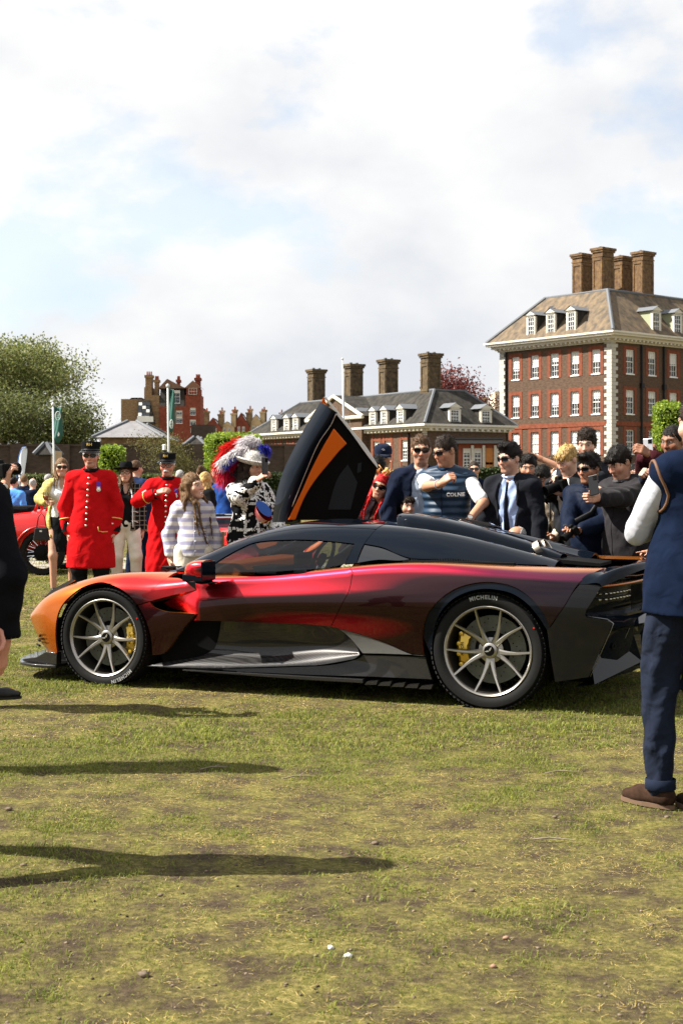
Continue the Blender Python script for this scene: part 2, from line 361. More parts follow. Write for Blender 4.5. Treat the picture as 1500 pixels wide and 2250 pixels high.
def bx(s0, s1, z0, z1, o0, o1, pt, mb, mi=0):
    V = [pt(s, z, o) for o in (o0, o1) for z in (z0, z1) for s in (s0, s1)]
    mb.add(V, [(0, 1, 3, 2), (4, 6, 7, 5), (0, 4, 5, 1), (2, 3, 7, 6), (0, 2, 6, 4), (1, 5, 7, 3)], mi)
def wall_grid(mb, pt, L, z0, z1, wins, depth=0.22):
    """facade with real openings; wins: (s centre, z bottom, w, h)"""
    S = sorted({0.0, L} | {round(w[0] + k * w[2] / 2, 4) for w in wins for k in (-1, 1)}); Z = sorted({z0, z1} | {round(w[1] + k * w[3], 4) for w in wins for k in (0, 1)})
    for i in range(len(S) - 1):
        for j in range(len(Z) - 1):
            cs, cz = (S[i] + S[i + 1]) / 2, (Z[j] + Z[j + 1]) / 2
            if any(abs(cs - w[0]) < w[2] / 2 and w[1] < cz < w[1] + w[3] for w in wins): continue
            mb.add([pt(S[i], Z[j], 0), pt(S[i + 1], Z[j], 0), pt(S[i + 1], Z[j + 1], 0), pt(S[i], Z[j + 1], 0)], [(0, 1, 2, 3)])
    for (s, z, w, h) in wins:
        c = [(s - w / 2, z), (s + w / 2, z), (s + w / 2, z + h), (s - w / 2, z + h)]
        for k in range(4):
            a, b = c[k], c[(k + 1) % 4]; mb.add([pt(*a, 0), pt(*b, 0), pt(*b, -depth), pt(*a, -depth)], [(0, 1, 2, 3)])
_wc = {}
def window(parent, pt, s, z, w, h, nx=3, ny=4, surround=None, blind=0.0, depth=0.14, sill=True, M_f=None):
    """sash window: white frame with glazing bars, pane, blind and a red brick surround"""
    key = (w, h, nx, ny, round(blind, 2), depth, bool(surround), sill, surround)
    P0 = pt(s, z, 0); ax = (pt(s + 1, z, 0) - P0).normalized(); ou = (pt(s, z, 1) - P0).normalized()
    M = Matrix(((ax.x, ou.x, 0, P0.x), (ax.y, ou.y, 0, P0.y), (0, 0, 1, P0.z), (0, 0, 0, 1)))
    if key not in _wc:
        q = lambda a, b, o: Vector((a, o, b)); mb = MB(); f = 0.075
        for (a0, a1, b0, b1) in ((-w / 2, -w / 2 + f, 0, h), (w / 2 - f, w / 2, 0, h), (-w / 2 + f, w / 2 - f, 0, f), (-w / 2 + f, w / 2 - f, h - f, h), (-w / 2 + f, w / 2 - f, h / 2 - 0.035, h / 2 + 0.035)): bx(a0, a1, b0, b1, -depth - 0.05, -depth + 0.05, q, mb)
        for i in range(1, nx): a = -w / 2 + f + (w - 2 * f) * i / nx; bx(a - 0.018, a + 0.018, f, h - f, -depth - 0.02, -depth + 0.022, q, mb)
        for j in range(1, ny):
            if j * 2 == ny: continue
            b = h * j / ny; bx(-w / 2 + f, w / 2 - f, b - 0.018, b + 0.018, -depth - 0.02, -depth + 0.018, q, mb)
        if sill: bx(-w / 2 - 0.04, w / 2 + 0.04, -0.09, -0.002, -depth, 0.06, q, mb)
        fr = mb.mesh('window'); fr.materials.append(M_f or M_WPAINT)
        p = MB(); bx(-w / 2 + 0.01, w / 2 - 0.01, 0.01, h - 0.01, -depth - 0.06, -depth - 0.03, q, p); pm = p.mesh('pane'); pm.materials.append(M_PANE)
        bm_ = None
        if blind: b_ = MB(); bx(-w / 2 + 0.02, w / 2 - 0.02, h * (1 - blind), h - 0.02, -depth - 0.029, -depth - 0.024, q, b_); bm_ = b_.mesh('blind'); bm_.materials.append(M_BLIND)
        sm = None
        if surround:
            s_ = MB(); t, hd = surround
            bx(-w / 2 - t, -w / 2, -0.1, h + hd, -0.05, 0.03, q, s_); bx(w / 2, w / 2 + t, -0.1, h + hd, -0.05, 0.03, q, s_); bx(-w / 2, w / 2, h, h + hd, -0.05, 0.028, q, s_); sm = s_.mesh('brick_surround'); sm.materials.append(M_REDB)
        _wc[key] = (fr, pm, bm_, sm)
    fr, pm, bm_, sm = _wc[key]
    o = link('window', fr, None, parent); o.matrix_local = M
    for nm, me in (('pane', pm), ('blind', bm_), ('brick_surround', sm)):
        if me: link(nm, me, None, o)
    return o
def dormer(parent, pt, s, z, w, h, run, roofm, cheek, nx=3):
    """dormer window standing out of a roof: pt(s, z, out)"""
    mb = MB(); t = 0.13
    bx(s - w / 2 - t, s - w / 2, z, z + h, -0.25, 0.0, pt, mb); bx(s + w / 2, s + w / 2 + t, z, z + h, -0.25, 0.0, pt, mb); bx(s - w / 2, s + w / 2, z + h, z + h + 0.14, -0.25, 0.01, pt, mb)
    a = w / 2 + t + 0.16; zt = z + h + 0.14; ap = 0.38
    mb.add([pt(s - a, zt, 0.10), pt(s + a, zt, 0.10), pt(s, zt + ap, 0.10), pt(s - a, zt, -0.12), pt(s + a, zt, -0.12), pt(s, zt + ap, -0.12)], [(0, 1, 2), (5, 4, 3), (0, 3, 4, 1)])
    d = mb.build('dormer', M_CORN, parent)
    r = MB(); r.add([pt(s - a - .05, zt - .02, 0.16), pt(s, zt + ap + .04, 0.16), pt(s + a + .05, zt - .02, 0.16), pt(s - a - .05, zt - .02, -run), pt(s, zt + ap + .04, -run - 0.3), pt(s + a + .05, zt - .02, -run)], [(0, 1, 4, 3), (1, 2, 5, 4)]); r.build('dormer_roof', M_LEAD, d)
    c = MB(); 
    for sg in (-1, 1):
        q = s + sg * (w / 2 + t - 0.02); c.add([pt(q, z - .3, -0.2), pt(q, zt, -0.2), pt(q, zt, -run), pt(q - sg * 0.06, z - .3, -0.2), pt(q - sg * .06, zt, -0.2), pt(q - sg * .06, zt, -run)], [(0, 1, 2), (5, 4, 3), (0, 3, 4, 1), (1, 4, 5, 2), (2, 5, 3, 0)])
    c.build('dormer_cheek', cheek, d)
    window(d, pt, s, z + 0.05, w, h - 0.08, nx, 4, None, 0.0, 0.10, False)
    return d
def chimney(parent, c, w, d, z0, z1, m, rz=0.0):
    mb = MB(); h = z1 - z0; X, Y = c
    for (a, b, g) in ((z0, z0 + 0.45, 0.10), (z0 + 0.45, z1 - 0.85, 0.0), (z1 - 0.85, z1 - 0.72, 0.07), (z1 - 0.72, z1 - 0.40, 0.02), (z1 - 0.40, z1 - 0.22, 0.12), (z1 - 0.22, z1, 0.20)): mb.box((X, Y, (a + b) / 2), (w + 2 * g, d + 2 * g, b - a))
    # sunk panels framed by raised strips
    for sx, sy, L in ((0, -1, w), (-1, 0, d)):
        for (u0, u1, a, b) in ((-.5, -.34, z0 + .5, z1 - .9), (.34, .5, z0 + .5, z1 - .9), (-.34, .34, z1 - 1.15, z1 - .9), (-.34, .34, z0 + .5, z0 + .75)):
            cu = (u0 + u1) / 2 * L; wu = (u1 - u0) * L - 0.01
            mb.box((X + (cu if sy else sx * (w / 2 + 0.03)), Y + (cu if sx else sy * (d / 2 + 0.03)), (a + b) / 2), (wu if sy else 0.06, wu if sx else 0.06, b - a))
    o = mb.build('chimney', m, parent); p = MB()
    for k in (-0.25, 0.25): p.lathe([(0.16, z1), (0.14, z1 + 0.16), (0.0, z1 + 0.16)], 10, Matrix.Translation((X + k * w, Y, 0)))
    p.build('chimney_cap', M_LEAD, o); return o

def big_block():
    th = math.atan2(0.632, 0.775); root = empty('brick_building', (23.7, 125, 0), th)
    tag(root, 'tall brown brick three-storey block with white corner quoins, mossy hipped roof and four tall chimneys', 'building')
    LX, LY = 32.0, 13.6; ZT = 14.2
    pl = lambda s, z, o: Vector((-o, s, z)); pr = lambda s, z, o: Vector((s, -o, z))
    rows = [(11.2, 2.15), (7.62, 2.13), (4.06, 2.15)]; sl = [1.79, 4.24, 6.69, 9.14, 11.59]; sr = [2.5, 5.57, 8.64, 11.7, 14.8, 17.9, 21, 24.1, 27.2]
    W = MB(); wl = [(s, z, 0.98, h) for s in sl for z, h in rows]; wr = [(s, z, 1.12, h) for s in sr for z, h in rows]
    wall_grid(W, pl, LY, 0, ZT, wl); wall_grid(W, pr, LX, 0, ZT, wr)
    W.add([(LX, 0, 0), (LX, LY, 0), (LX, LY, ZT), (LX, 0, ZT), (0, LY, 0), (0, LY, ZT)], [(0, 1, 2, 3), (1, 4, 5, 2)]); W.build('wall', M_BRICK, root)
    for k, (s, z, w, h) in enumerate(wl): window(root, pl, s, z, w, h, 3, 4, (0.36, 0.30), (0.36, 0.5, 0.62, 0.46, 0.55)[(k * 7 + 3) % 5] if z > 5 else (0.98, 0.9)[k % 2])
    for s, z, w, h in wr: window(root, pr, s, z, w, h, 3, 4, (0.36, 0.30), 0.45 if (s > 8 and s < 9) else (0.0, 0.3)[int(s * 3 + z) % 3 == 0])
    bd = MB(); bx(0.6, LY, 6.55, 6.95, -0.02, 0.07, pl, bd); bx(0.6, LX, 6.55, 6.95, -0.02, 0.07, pr, bd); bd.build('string_course', M_REDB, root)
    pb = MB(); bx(-0.07, LY, 0, 2.0, 0.003, 0.10, pl, pb); bx(0.0, LX, 0, 2.0, 0.003, 0.10, pr, pb); pb.build('stone_plinth', M_STON, root)
    # quoins: single white stones, long and short by turns
    qm = []
    for a, b in ((0.80, 0.52), (0.52, 0.80)):
        q = MB(); q.add([(-0.05, -0.05, 0), (a, -0.05, 0), (a, 0.02, 0), (0.02, 0.02, 0), (0.02, b, 0), (-0.05, b, 0)] + [(x, y, 0.315) for x, y in ((-0.05, -0.05), (a, -0.05), (a, 0.02), (0.02, 0.02), (0.02, b), (-0.05, b))], [(5, 4, 3, 2, 1, 0), (6, 7, 8, 9, 10, 11)] + [(i, (i + 1) % 6, 6 + (i + 1) % 6, 6 + i) for i in range(6)]); me = q.mesh('quoin'); me.materials.append(M_STON); qm.append(me)
    z = 2.05; k = 0
    while z + 0.315 < ZT - 0.1:
        o = link('quoin', qm[k % 2], None, root); o.location = (0, 0, z)
        o2 = link('quoin', qm[(k + 1) % 2], None, root); o2.location = (0, LY, z); o2.rotation_euler = (0, 0, R(-90)); z += 0.335; k += 1
    # cornice
    cn = MB()
    for (z0, z1, o) in ((ZT - 0.30, ZT - 0.02, 0.18), (ZT - 0.02, ZT + 0.22, 0.62), (ZT + 0.22, ZT + 0.42, 0.98), (ZT + 0.42, ZT + 0.58, 1.12)): cn.box((LX / 2, LY / 2, (z0 + z1) / 2), (LX + 2 * o, LY + 2 * o, z1 - z0))
    cn.build('cornice', M_CORN, root)
    md = MB()
    for s in np.arange(-0.2, LY, 0.55): bx(s, s + 0.22, ZT - 0.02 - 0.16, ZT - 0.025, 0.19, 0.58, pl, md)
    for s in np.arange(-0.2, 20, 0.55): bx(s, s + 0.22, ZT - 0.02 - 0.16, ZT - 0.025, 0.19, 0.58, pr, md)
    mo = md.build('modillion', M_CORN, root); mo['kind'] = 'stuff'
    # truncated hip roof
    zr0, zr1, e, st = ZT + 0.58, 19.0, 0.95, 3.0
    rf = MB(); A = [(-e, -e), (LX + e, -e), (LX + e, LY + e), (-e, LY + e)]; Bq = [(st, st), (LX - st, st), (LX - st, LY - st), (st, LY - st)]
    rf.add([(x, y, zr0) for x, y in A] + [(x, y, zr1) for x, y in Bq], [(0, 1, 5, 4), (1, 2, 6, 5), (2, 3, 7, 6), (3, 0, 4, 7), (4, 5, 6, 7)]); roof = rf.build('roof', M_SLATEB, root)
    ld = MB()
    for a, b in zip(A, Bq): ld.tube([(a[0], a[1], zr0 + 0.05), (b[0], b[1], zr1 + 0.05)], 0.16, 6)
    ld.tube([(x, y, zr1 + 0.04) for x, y in Bq], 0.14, 6, closed=True); ld.build('lead_ridge', M_LEAD, roof)
    for s in (4.24, 6.69, 9.14): dormer(root, lambda s_, z_, o_: Vector((-(o_ + 0.55), s_, z_)), s, zr0 + 0.35, 0.82, 1.75, 1.9, M_SLATE, M_SLATE)
    for s in (5.57, 8.64, 11.7, 14.8): dormer(root, lambda s_, z_, o_: Vector((s_, -(o_ + 0.55), z_)), s, zr0 + 0.35, 0.95, 1.75, 1.9, M_SLATE, mat('pale_green_cheek', (0.30, 0.32, 0.20), 0.7))
    sk = MB(); sk.add([(1.35, 8.9, 17.6), (1.35, 8.35, 17.6), (1.75, 8.35, 18.0), (1.75, 8.9, 18.0)], [(0, 1, 2, 3)]); sk.build('roof_light', M_PANE, roof)
    for (px, D, z1) in ((1279, 134.0, 23.0), (1324, 130.9, 23.05), (1367, 135.5, 23.0), (1412, 133.3, 23.1)):
        p = at(px, 600, D); rel = (p.x - 23.7, p.y - 125); lx = rel[0] * .775 + rel[1] * .632; ly = -rel[0] * .632 + rel[1] * .775
        chimney(root, (lx, ly), 1.55, 1.15, 18.6, z1, mat('chimney_brick', (0.20, 0.125, 0.062), 0.9, spec=0.1, col2=(0.075, 0.048, 0.034), vscale=3, detail=9))
    for s in (4.0, 7.15): dp = MB(); dp.tube([pr(s, 0.2, 0.12), pr(s, ZT - 0.3, 0.12)], 0.10, 8); dp.box(pr(s, 10.2, 0.15), (0.35, 0.3, 0.45)); dp.build('drainpipe', M_IRON, root)
    dp = MB(); dp.tube([pl(12.75, 0.2, 0.12), pl(12.75, ZT - 0.3, 0.12)], 0.09, 8); dp.build('drainpipe', M_IRON, root)

def long_range():
    th = math.atan2(0.519, 0.855); root = empty('long_brick_wing', (7.18, 120, 0), th)
    tag(root, 'long low brick wing with grey slate roof, row of white dormers and four tall chimneys', 'building')
    LX, LY, ZT = 8.4, 30.5, 6.1
    pl = lambda s, z, o: Vector((-o, s, z)); pr = lambda s, z, o: Vector((s, -o, z))
    def s_of(px): k = (px - 750) / F; return (7.18 - 120 * k) / (.519 + .855 * k)
    ss = [s_of(p) for p in (889, 852, 827, 792, 756, 720, 690, 662, 638.5, 611, 591)]
    W = MB(); wl = [(s, 3.45, 1.0, 1.75) for s in ss]; wr = []
    wall_grid(W, pl, LY, 0, ZT, wl); wall_grid(W, pr, LX, 0, ZT, wr); W.add([(LX, 0, 0), (LX, LY, 0), (LX, LY, ZT), (LX, 0, ZT), (0, LY, 0), (0, LY, ZT)], [(0, 1, 2, 3), (1, 4, 5, 2)]); W.build('wall', M_BRICK, root)
    for w in wl: window(root, pl, *w, 3, 6, (0.34, 0.25), 0.3)
    for s in ss:
        for g in (-0.62, 0.62): rp = MB(); bx(s + g - 0.1, s + g + 0.1, 0, ZT - 0.2, -0.02, 0.05, pl, rp); rp.build('red_brick_pilaster', M_REDB, root)
    cn = MB()
    for (z0, z1, o) in ((ZT - 0.22, ZT, 0.18), (ZT, ZT + 0.2, 0.5), (ZT + 0.2, ZT + 0.38, 0.75)): cn.box((LX / 2, LY / 2, (z0 + z1) / 2), (LX + 2 * o, LY + 2 * o, z1 - z0))
    cn.build('cornice', M_CORN, root); md = MB()
    for s in np.arange(0, LY, 0.6): bx(s, s + 0.24, ZT - 0.16, ZT - 0.005, 0.19, 0.48, pl, md)
    for s in np.arange(0, LX, 0.6): bx(s, s + 0.24, ZT - 0.16, ZT - 0.005, 0.19, 0.48, pr, md)
    mo = md.build('modillion', M_CORN, root); mo['kind'] = 'stuff'
    zr0, zr1, e, st = ZT + 0.38, 9.55, 0.7, 2.6; A = [(-e, -e), (LX + e, -e), (LX + e, LY + e), (-e, LY + e)]; Bq = [(st, st), (LX - st, st), (LX - st, LY - 4.5), (st, LY - 4.5)]
    rf = MB(); rf.add([(x, y, zr0) for x, y in A] + [(x, y, zr1) for x, y in Bq], [(0, 1, 5, 4), (1, 2, 6, 5), (2, 3, 7, 6), (3, 0, 4, 7), (4, 5, 6, 7)]); roof = rf.build('roof', M_SLATE, root)
    ld = MB()
    for a, b in zip(A, Bq): ld.tube([(a[0], a[1], zr0 + 0.04), (b[0], b[1], zr1 + 0.04)], 0.13, 6)
    ld.tube([(x, y, zr1 + 0.03) for x, y in Bq], 0.11, 6, closed=True); ld.build('lead_ridge', M_LEAD, roof)
    for px in (793, 828, 853, 889, 611, 638.5, 658): dormer(root, lambda s_, z_, o_: Vector((-(o_ + 0.5), s_, z_)), s_of(px), zr0 + 0.12, 0.78, 1.15, 1.4, M_LEAD, M_SLATE)
    for s in (2.6, 5.9): dormer(root, lambda s_, z_, o_: Vector((s_, -(o_ + 0.5), z_)), s, zr0 + 0.12, 0.9, 1.15, 1.4, M_LEAD, M_SLATE)
    # pedimented centre bay
    pb = MB(); s0, s1, sm = 9.2, 18.6, 13.9; bx(s0, s1, 0, 7.5, -3, 0.7, pl, pb); pb.add([pl(s0, 7.5, 0.7), pl(s1, 7.5, 0.7), pl(sm, 9.4, 0.7), pl(s0, 7.5, -3), pl(s1, 7.5, -3), pl(sm, 9.4, -3)], [(0, 1, 2), (5, 4, 3), (0, 2, 5, 3), (2, 1, 4, 5)]); bay = pb.build('pediment_bay', M_BRICK, root)
    pc = MB(); 
    for a, b in (((s0 - .4, 7.45), (sm, 9.5)), ((sm, 9.5), (s1 + .4, 7.45)), ((s0 - .4, 7.4), (s1 + .4, 7.4))): pc.tube([pl(a[0], a[1], 0.85), pl(b[0], b[1], 0.85)], 0.17, 6)
    pc.build('pediment_moulding', M_CORN, bay)
    pr_ = MB(); pr_.add([pl(s0 - .5, 7.5, 0.95), pl(sm, 9.6, 0.95), pl(s1 + .5, 7.5, 0.95), pl(s0 - .5, 7.5, -4), pl(sm, 9.6, -4), pl(s1 + .5, 7.5, -4)], [(0, 1, 4, 3), (1, 2, 5, 4)]); pr_.build('pediment_roof', M_SLATE, bay)
    cm = mat('soot_brown_brick', (0.135, 0.098, 0.056), 0.9, spec=0.1, col2=(0.055, 0.042, 0.03), vscale=3, detail=9)
    for (px, D) in ((695, 142.5), (777, 136.2), (853, 131.2), (946, 125.0)):
        p = at(px, 800, D); rel = (p.x - 7.18, p.y - 120); lx = rel[0] * .855 + rel[1] * .519; ly = -rel[0] * .519 + rel[1] * .855
        chimney(root, (lx, ly), 1.35, 1.1, 9.0, 12.85, cm)
    for s in (2.6, 21.8): dp = MB(); dp.tube([pl(s, 0.2, 0.12), pl(s, ZT - 0.3, 0.12)], 0.09, 8); dp.build('drainpipe', M_IRON, root)
    for k in range(14): q = MB(); bx(-0.06, 0.6 if k % 2 else 0.4, 1.4 + k * 0.33, 1.69 + k * 0.33, -0.0, 0.06, pl, q); q.build('quoin', M_STON, root)

def link_lodge():
    D = 118.0; x0, x1 = at(1006, 0, D).x, at(1104, 0, D).x; root = empty('link_lodge', (x0, D, 0))
    tag(root, 'low flat-roofed link with orange door and white columns between the two brick buildings', 'building')
    L = x1 - x0; pt = lambda s, z, o: Vector((s, -o, z)); W = MB(); wins = [(0.72, 2.75, 0.62, 1.6), (1.62, 2.75, 0.62, 1.6), (2.58, 2.3, 0.72, 2.1), (3.45, 2.75, 0.5, 1.6)]
    wall_grid(W, pt, L, 0, 4.75, wins); W.build('wall', M_MANSION, root)
    for i, w in enumerate(wins):
        if i != 2: window(root, pt, *w, 2, 6, None, 0.25)
    d = MB(); bx(2.24, 2.92, 2.3, 4.38, -0.15, -0.1, pt, d); door = d.build('door', M_ODOOR, root)
    dp = MB()
    for a, b in ((2.30, 2.42), (3.30, 3.5)):
        for c in (0, 1): bx(2.29 + c * 0.30, 2.56 + c * 0.30, a if b < 3 else 3.0, 3.2 if b < 3 else 4.3, -0.1, -0.08, pt, dp)
    dp.build('door_panel', M_ODOOR, door)
    for s in (1.17, 2.10, 3.06): c = MB(); bx(s - 0.11, s + 0.11, 1.9, 4.6, 0.02, 0.22, pt, c); c.build('column', M_STON, root)
    r = MB(); bx(-0.3, L, 4.75, 5.0, -3, 0.45, pt, r); r.build('flat_roof', M_LEAD, root); g = MB(); g.tube([pt(-1.6, 5.05, 0.5), pt(-0.8, 5.12, 0.5), pt(L, 5.12, 0.5)], 0.07, 6); g.build('gutter', M_IRON, root)
    st = MB(); bx(0.6, 3.6, 0, 2.0, 0.0, 0.9, pt, st); st.build('entrance_steps', M_STON, root)
    rl = MB()
    for s in np.arange(0.6, 3.7, 0.16): rl.tube([pt(s, 2.0, 0.9), pt(s, 2.75, 0.9)], 0.018, 4)
    rl.tube([pt(0.6, 2.75, 0.9), pt(3.65, 2.75, 0.9)], 0.025, 4); o = rl.build('railing', M_IRON, root); o['kind'] = 'stuff'

def box_house(name, px0, px1, ytop, D, depth, m, label, wins=(), roof=None, rz=0.0, roofh=2.0, roofm=None, over=0.4, ny=4, cat='building'):
    x0, x1 = at(px0, 0, D).x, at(px1, 0, D).x; zt = at(0, ytop, D).z; L = x1 - x0; root = empty(name, (x0, D, 0), rz); tag(root, label, cat)
    pt = lambda s, z, o: Vector((s, -o, z)); W = MB(); ws = [((at(p, 0, D).x - x0), at(0, yb, D).z, w / F * D, (yb - yt) / F * D) for p, yt, yb, w in wins]
    wall_grid(W, pt, L, 0, zt, ws); W.add([(L, 0, 0), (L, depth, 0), (L, depth, zt), (L, 0, zt), (0, depth, 0), (0, depth, zt), (0, 0, 0), (0, 0, zt)], [(0, 1, 2, 3), (1, 4, 5, 2), (4, 6, 7, 5), (7, 3, 2, 5)]); W.build('wall', m, root)
    for w in ws: window(root, pt, *w, 2, ny, None, 0.35, 0.14, True)
    if roof == 'hip':
        s = min(L, depth) * 0.42; rf = MB(); A = [(-over, -over), (L + over, -over), (L + over, depth + over), (-over, depth + over)]; Bq = [(s, s), (L - s, s), (L - s, depth - s), (s, depth - s)]
        rf.add([(x, y, zt + 0.02) for x, y in A] + [(x, y, zt + roofh) for x, y in Bq], [(3, 2, 1, 0), (0, 1, 5, 4), (1, 2, 6, 5), (2, 3, 7, 6), (3, 0, 4, 7), (4, 5, 6, 7)]); rf.build('roof', roofm or M_SLATE, root)
        for a, b in zip(A, Bq): ld = MB(); ld.tube([(a[0], a[1], zt + 0.05), (b[0], b[1], zt + roofh + 0.03)], 0.1, 5); ld.build('lead_ridge', M_LEAD, root)
    if roof == 'gable':      # ridge runs away from the camera
        rf = MB(); rf.add([(-over, -0.02, zt), (L / 2, -0.02, zt + roofh), (L + over, -0.02, zt), (-over, depth, zt), (L / 2, depth, zt + roofh), (L + over, depth, zt)], [(0, 1, 4, 3), (1, 2, 5, 4)]); rf.build('roof', roofm or M_SLATE, root)
        g = MB(); g.add([(0, 0, zt), (L, 0, zt), (L / 2, 0, zt + roofh - .05)], [(0, 1, 2)]); g.build('gable_wall', m, root)
    return root, L, zt

def mansion():
    D = 380.0
    wins = [(397, 885, 907, 15), (397, 908, 918, 15)] ; rows = [(902, 919), (922, 934), (937, 949)]
    root, L, zt = box_house('mansion_block', 350, 441, 893, D, 16, M_MANSION, 'tall red brick mansion block with steep gables and chimneys far behind the left flagpole', [(424, 877 + 19, 893 + 19, 12), (424, 922, 934, 13), (394, 902, 912, 14), (394, 914, 930, 14), (424, 940, 950, 10)])
    x0 = at(350, 0, D).x; Z = lambda y: at(0, y, D).z; X = lambda px: at(px, 0, D).x - x0
    m = MB(); m.add([(X(350), 0.05, zt), (X(406), 0.05, zt), (X(404), 1.5, Z(850)), (X(352), 1.5, Z(850)), (X(350), 14, zt), (X(406), 14, zt), (X(404), 13, Z(850)), (X(352), 13, Z(850))], [(0, 1, 2, 3), (1, 5, 6, 2), (4, 0, 3, 7), (3, 2, 6, 7)]); m.build('mansard', M_SLATE, root)
    u = MB(); u.add([(X(347), 0.5, Z(853)), (X(367), 0.5, Z(832)), (X(408), 0.5, Z(853)), (X(347), 14, Z(853)), (X(367), 10, Z(832)), (X(408), 14, Z(853)), (X(385), 6, Z(838))], [(0, 1, 2), (0, 3, 4, 1), (1, 4, 5, 2)]); u.build('tiled_roof', mat('brown_roof_tiles', (0.16, 0.09, 0.06), 0.9, var=0.2, vscale=1), root)
    t = MB(); bx(X(407), X(441), Z(893), Z(868), -8, 0.0, lambda s, z, o: Vector((s, -o, z)), t); t.add([(X(405), -0.2, Z(853)), (X(443), -0.2, Z(853)), (X(424), -0.2, Z(836)), (X(405), 8, Z(853)), (X(443), 8, Z(853)), (X(424), 8, Z(836))], [(0, 1, 2), (0, 2, 5, 3), (2, 1, 4, 5)], 1); bx(X(410), X(438), Z(868), Z(853), -7, 0.1, lambda s, z, o: Vector((s, -o, z)), t); t.build('turret_gable', [M_MANSION, mat('tile_red_brown', (0.20, 0.10, 0.06), 0.9)], root)
    q = lambda s, z, o: Vector((s, -o, z))
    window(root, q, X(424), Z(867), 18 / F * D, 14 / F * D, 3, 2, None, 0.0, -0.1); window(root, q, X(383), Z(886), 26 / F * D, 28 / F * D, 3, 4, None, 0.2, -0.3)
    for (px, y0, y1, w, mm) in ((324, 912, 822, 15, M_YELB), (341, 900, 832, 9, M_YELB), (432, 880, 828, 11, M_MANSION), (389, 845, 832, 6, M_MANSION)):
        c = MB(); wd = w / F * D; c.box((X(px), 4, (Z(y0) + Z(y1)) / 2), (wd, 2.2, Z(y1) - Z(y0))); c.box((X(px), 4, Z(y1) - 0.4), (wd + 0.5, 2.7, 0.7)); ch = c.build('chimney', mm, root); p = MB()
        for k in (-.3, 0, .3): p.lathe([(0.22, Z(y1)), (0.18, Z(y1) + 1.0), (0, Z(y1) + 1)], 8, Matrix.Translation((X(px) + k * wd, 4, 0)))
        p.build('chimney_pot', M_MANSION, ch)
    s = MB(); bx(X(318), X(350), 0, Z(868), -12, -0.3, q, s); bx(X(316), X(332), 0, Z(850), -10, -1.0, q, s); s.build('side_wing', M_YELB, root)
    # the lower wing on the left with a sloping studio window
    lw = MB(); bx(X(267), X(312), 0, Z(877), -12, 0.5, q, lw); lw.add([q(X(267), Z(890), 0.5), q(X(290), Z(874), 0.5), q(X(312), Z(874), 0.5), q(X(267), Z(890), -10), q(X(290), Z(874), -10), q(X(312), Z(874), -10)], [(0, 1, 4, 3), (1, 2, 5, 4)]); lw.build('studio_wing', M_YELB, root)
    sl = MB(); sl.add([q(X(304), Z(932), 2.6), q(X(342), Z(932), 2.6), q(X(330), Z(880), 0.6), q(X(304), Z(880), 0.6), q(X(342), Z(932), -6), q(X(330), Z(880), -6)], [(0, 1, 2, 3), (1, 4, 5, 2)]); sl.build('studio_roof', M_SLATE, root)
    for i in range(3):
        for j in range(4):
            g = MB(); a0, a1 = 306 + i * 8.5 + 0.6, 306 + i * 8.5 + 8; f0, f1 = j / 4 + .02, (j + 1) / 4 - .02
            yy = lambda f: 915 - 31 * f; oo = lambda f: 2.25 - 1.35 * f; sh = lambda a, f: a + 0 * f
            g.add([q(X(sh(a0, f0)), Z(yy(f0)), oo(f0) + .1), q(X(sh(a1, f0)), Z(yy(f0)), oo(f0) + .1), q(X(sh(a1, f1)), Z(yy(f1)), oo(f1) + .1), q(X(sh(a0, f1)), Z(yy(f1)), oo(f1) + .1)], [(0, 1, 2, 3)]); g.build('studio_pane', M_PANE if (i + j) % 3 else M_BLIND, root)
    b = MB(); bx(X(305), X(340), Z(928), Z(916), 2.5, 2.62, q, b); bx(X(305), X(331), Z(916) , Z(915), 2.4, 2.6, q, b); b.build('studio_frame', M_WPAINT, root)

def gables_row():
    D = 300.0; k = 0
    for (p0, p1, ye, rh, m, lab) in ((450, 486, 940, 2.2, M_MANSION, 'dark red brick house with stepped gable, leftmost of the distant row of gables'), (484, 514, 938, 1.2, M_SAND, 'sandy rendered house with pots, second of the distant row of gables'), (512, 548, 936, 2.9, M_MANSION, 'brick house with a pointed gable in the middle of the distant row'), (546, 578, 934, 2.4, M_SAND, 'sandy gabled house near the right of the distant row'), (576, 622, 936, 2.0, M_MANSION, 'red brick gabled house next to the slate roof, last of the distant row')):
        wins = [((p0 + p1) / 2 - 5, ye + 1, ye + 11, 6), ((p0 + p1) / 2 + 5, ye + 1, ye + 11, 6)]
        r, L, zt = box_house('gabled_house', p0, p1, ye, D + k, 9, m, lab, wins, 'gable', roofh=rh, roofm=M_SLATE, over=0.1, ny=3); r['group'] = 'distant row of gabled houses'
        for (fx, h) in ((0.08, 3.4), (0.92, 2.8)):
            c = MB(); c.box((L * fx, 2, zt + h / 2), (1.0, 1.4, h)); c.box((L * fx, 2, zt + h), (1.3, 1.7, 0.35)); ch = c.build('chimney', m if k % 4 else M_YELB, r); p = MB(); p.lathe([(0.2, zt + h + .17), (0.15, zt + h + 0.85), (0, zt + h + .85)], 8, Matrix.Translation((L * fx, 2, 0))); p.build('chimney_pot', M_REDB, ch)
        k += 2
    box_house('tower_block', 1052, 1071, 872, 330, 12, M_SAND, 'distant tan flat-topped block behind the copper beech', [(1057, 880, 888, 5), (1065, 880, 888, 5)])
    box_house('tower_block', 1087, 1102, 860, 345, 14, mat('pale_sandy_block', (0.55, 0.46, 0.33), 0.85, var=0.06), 'distant pale sandy tower just left of the tall brick block', [(1094, 868, 878, 6)])
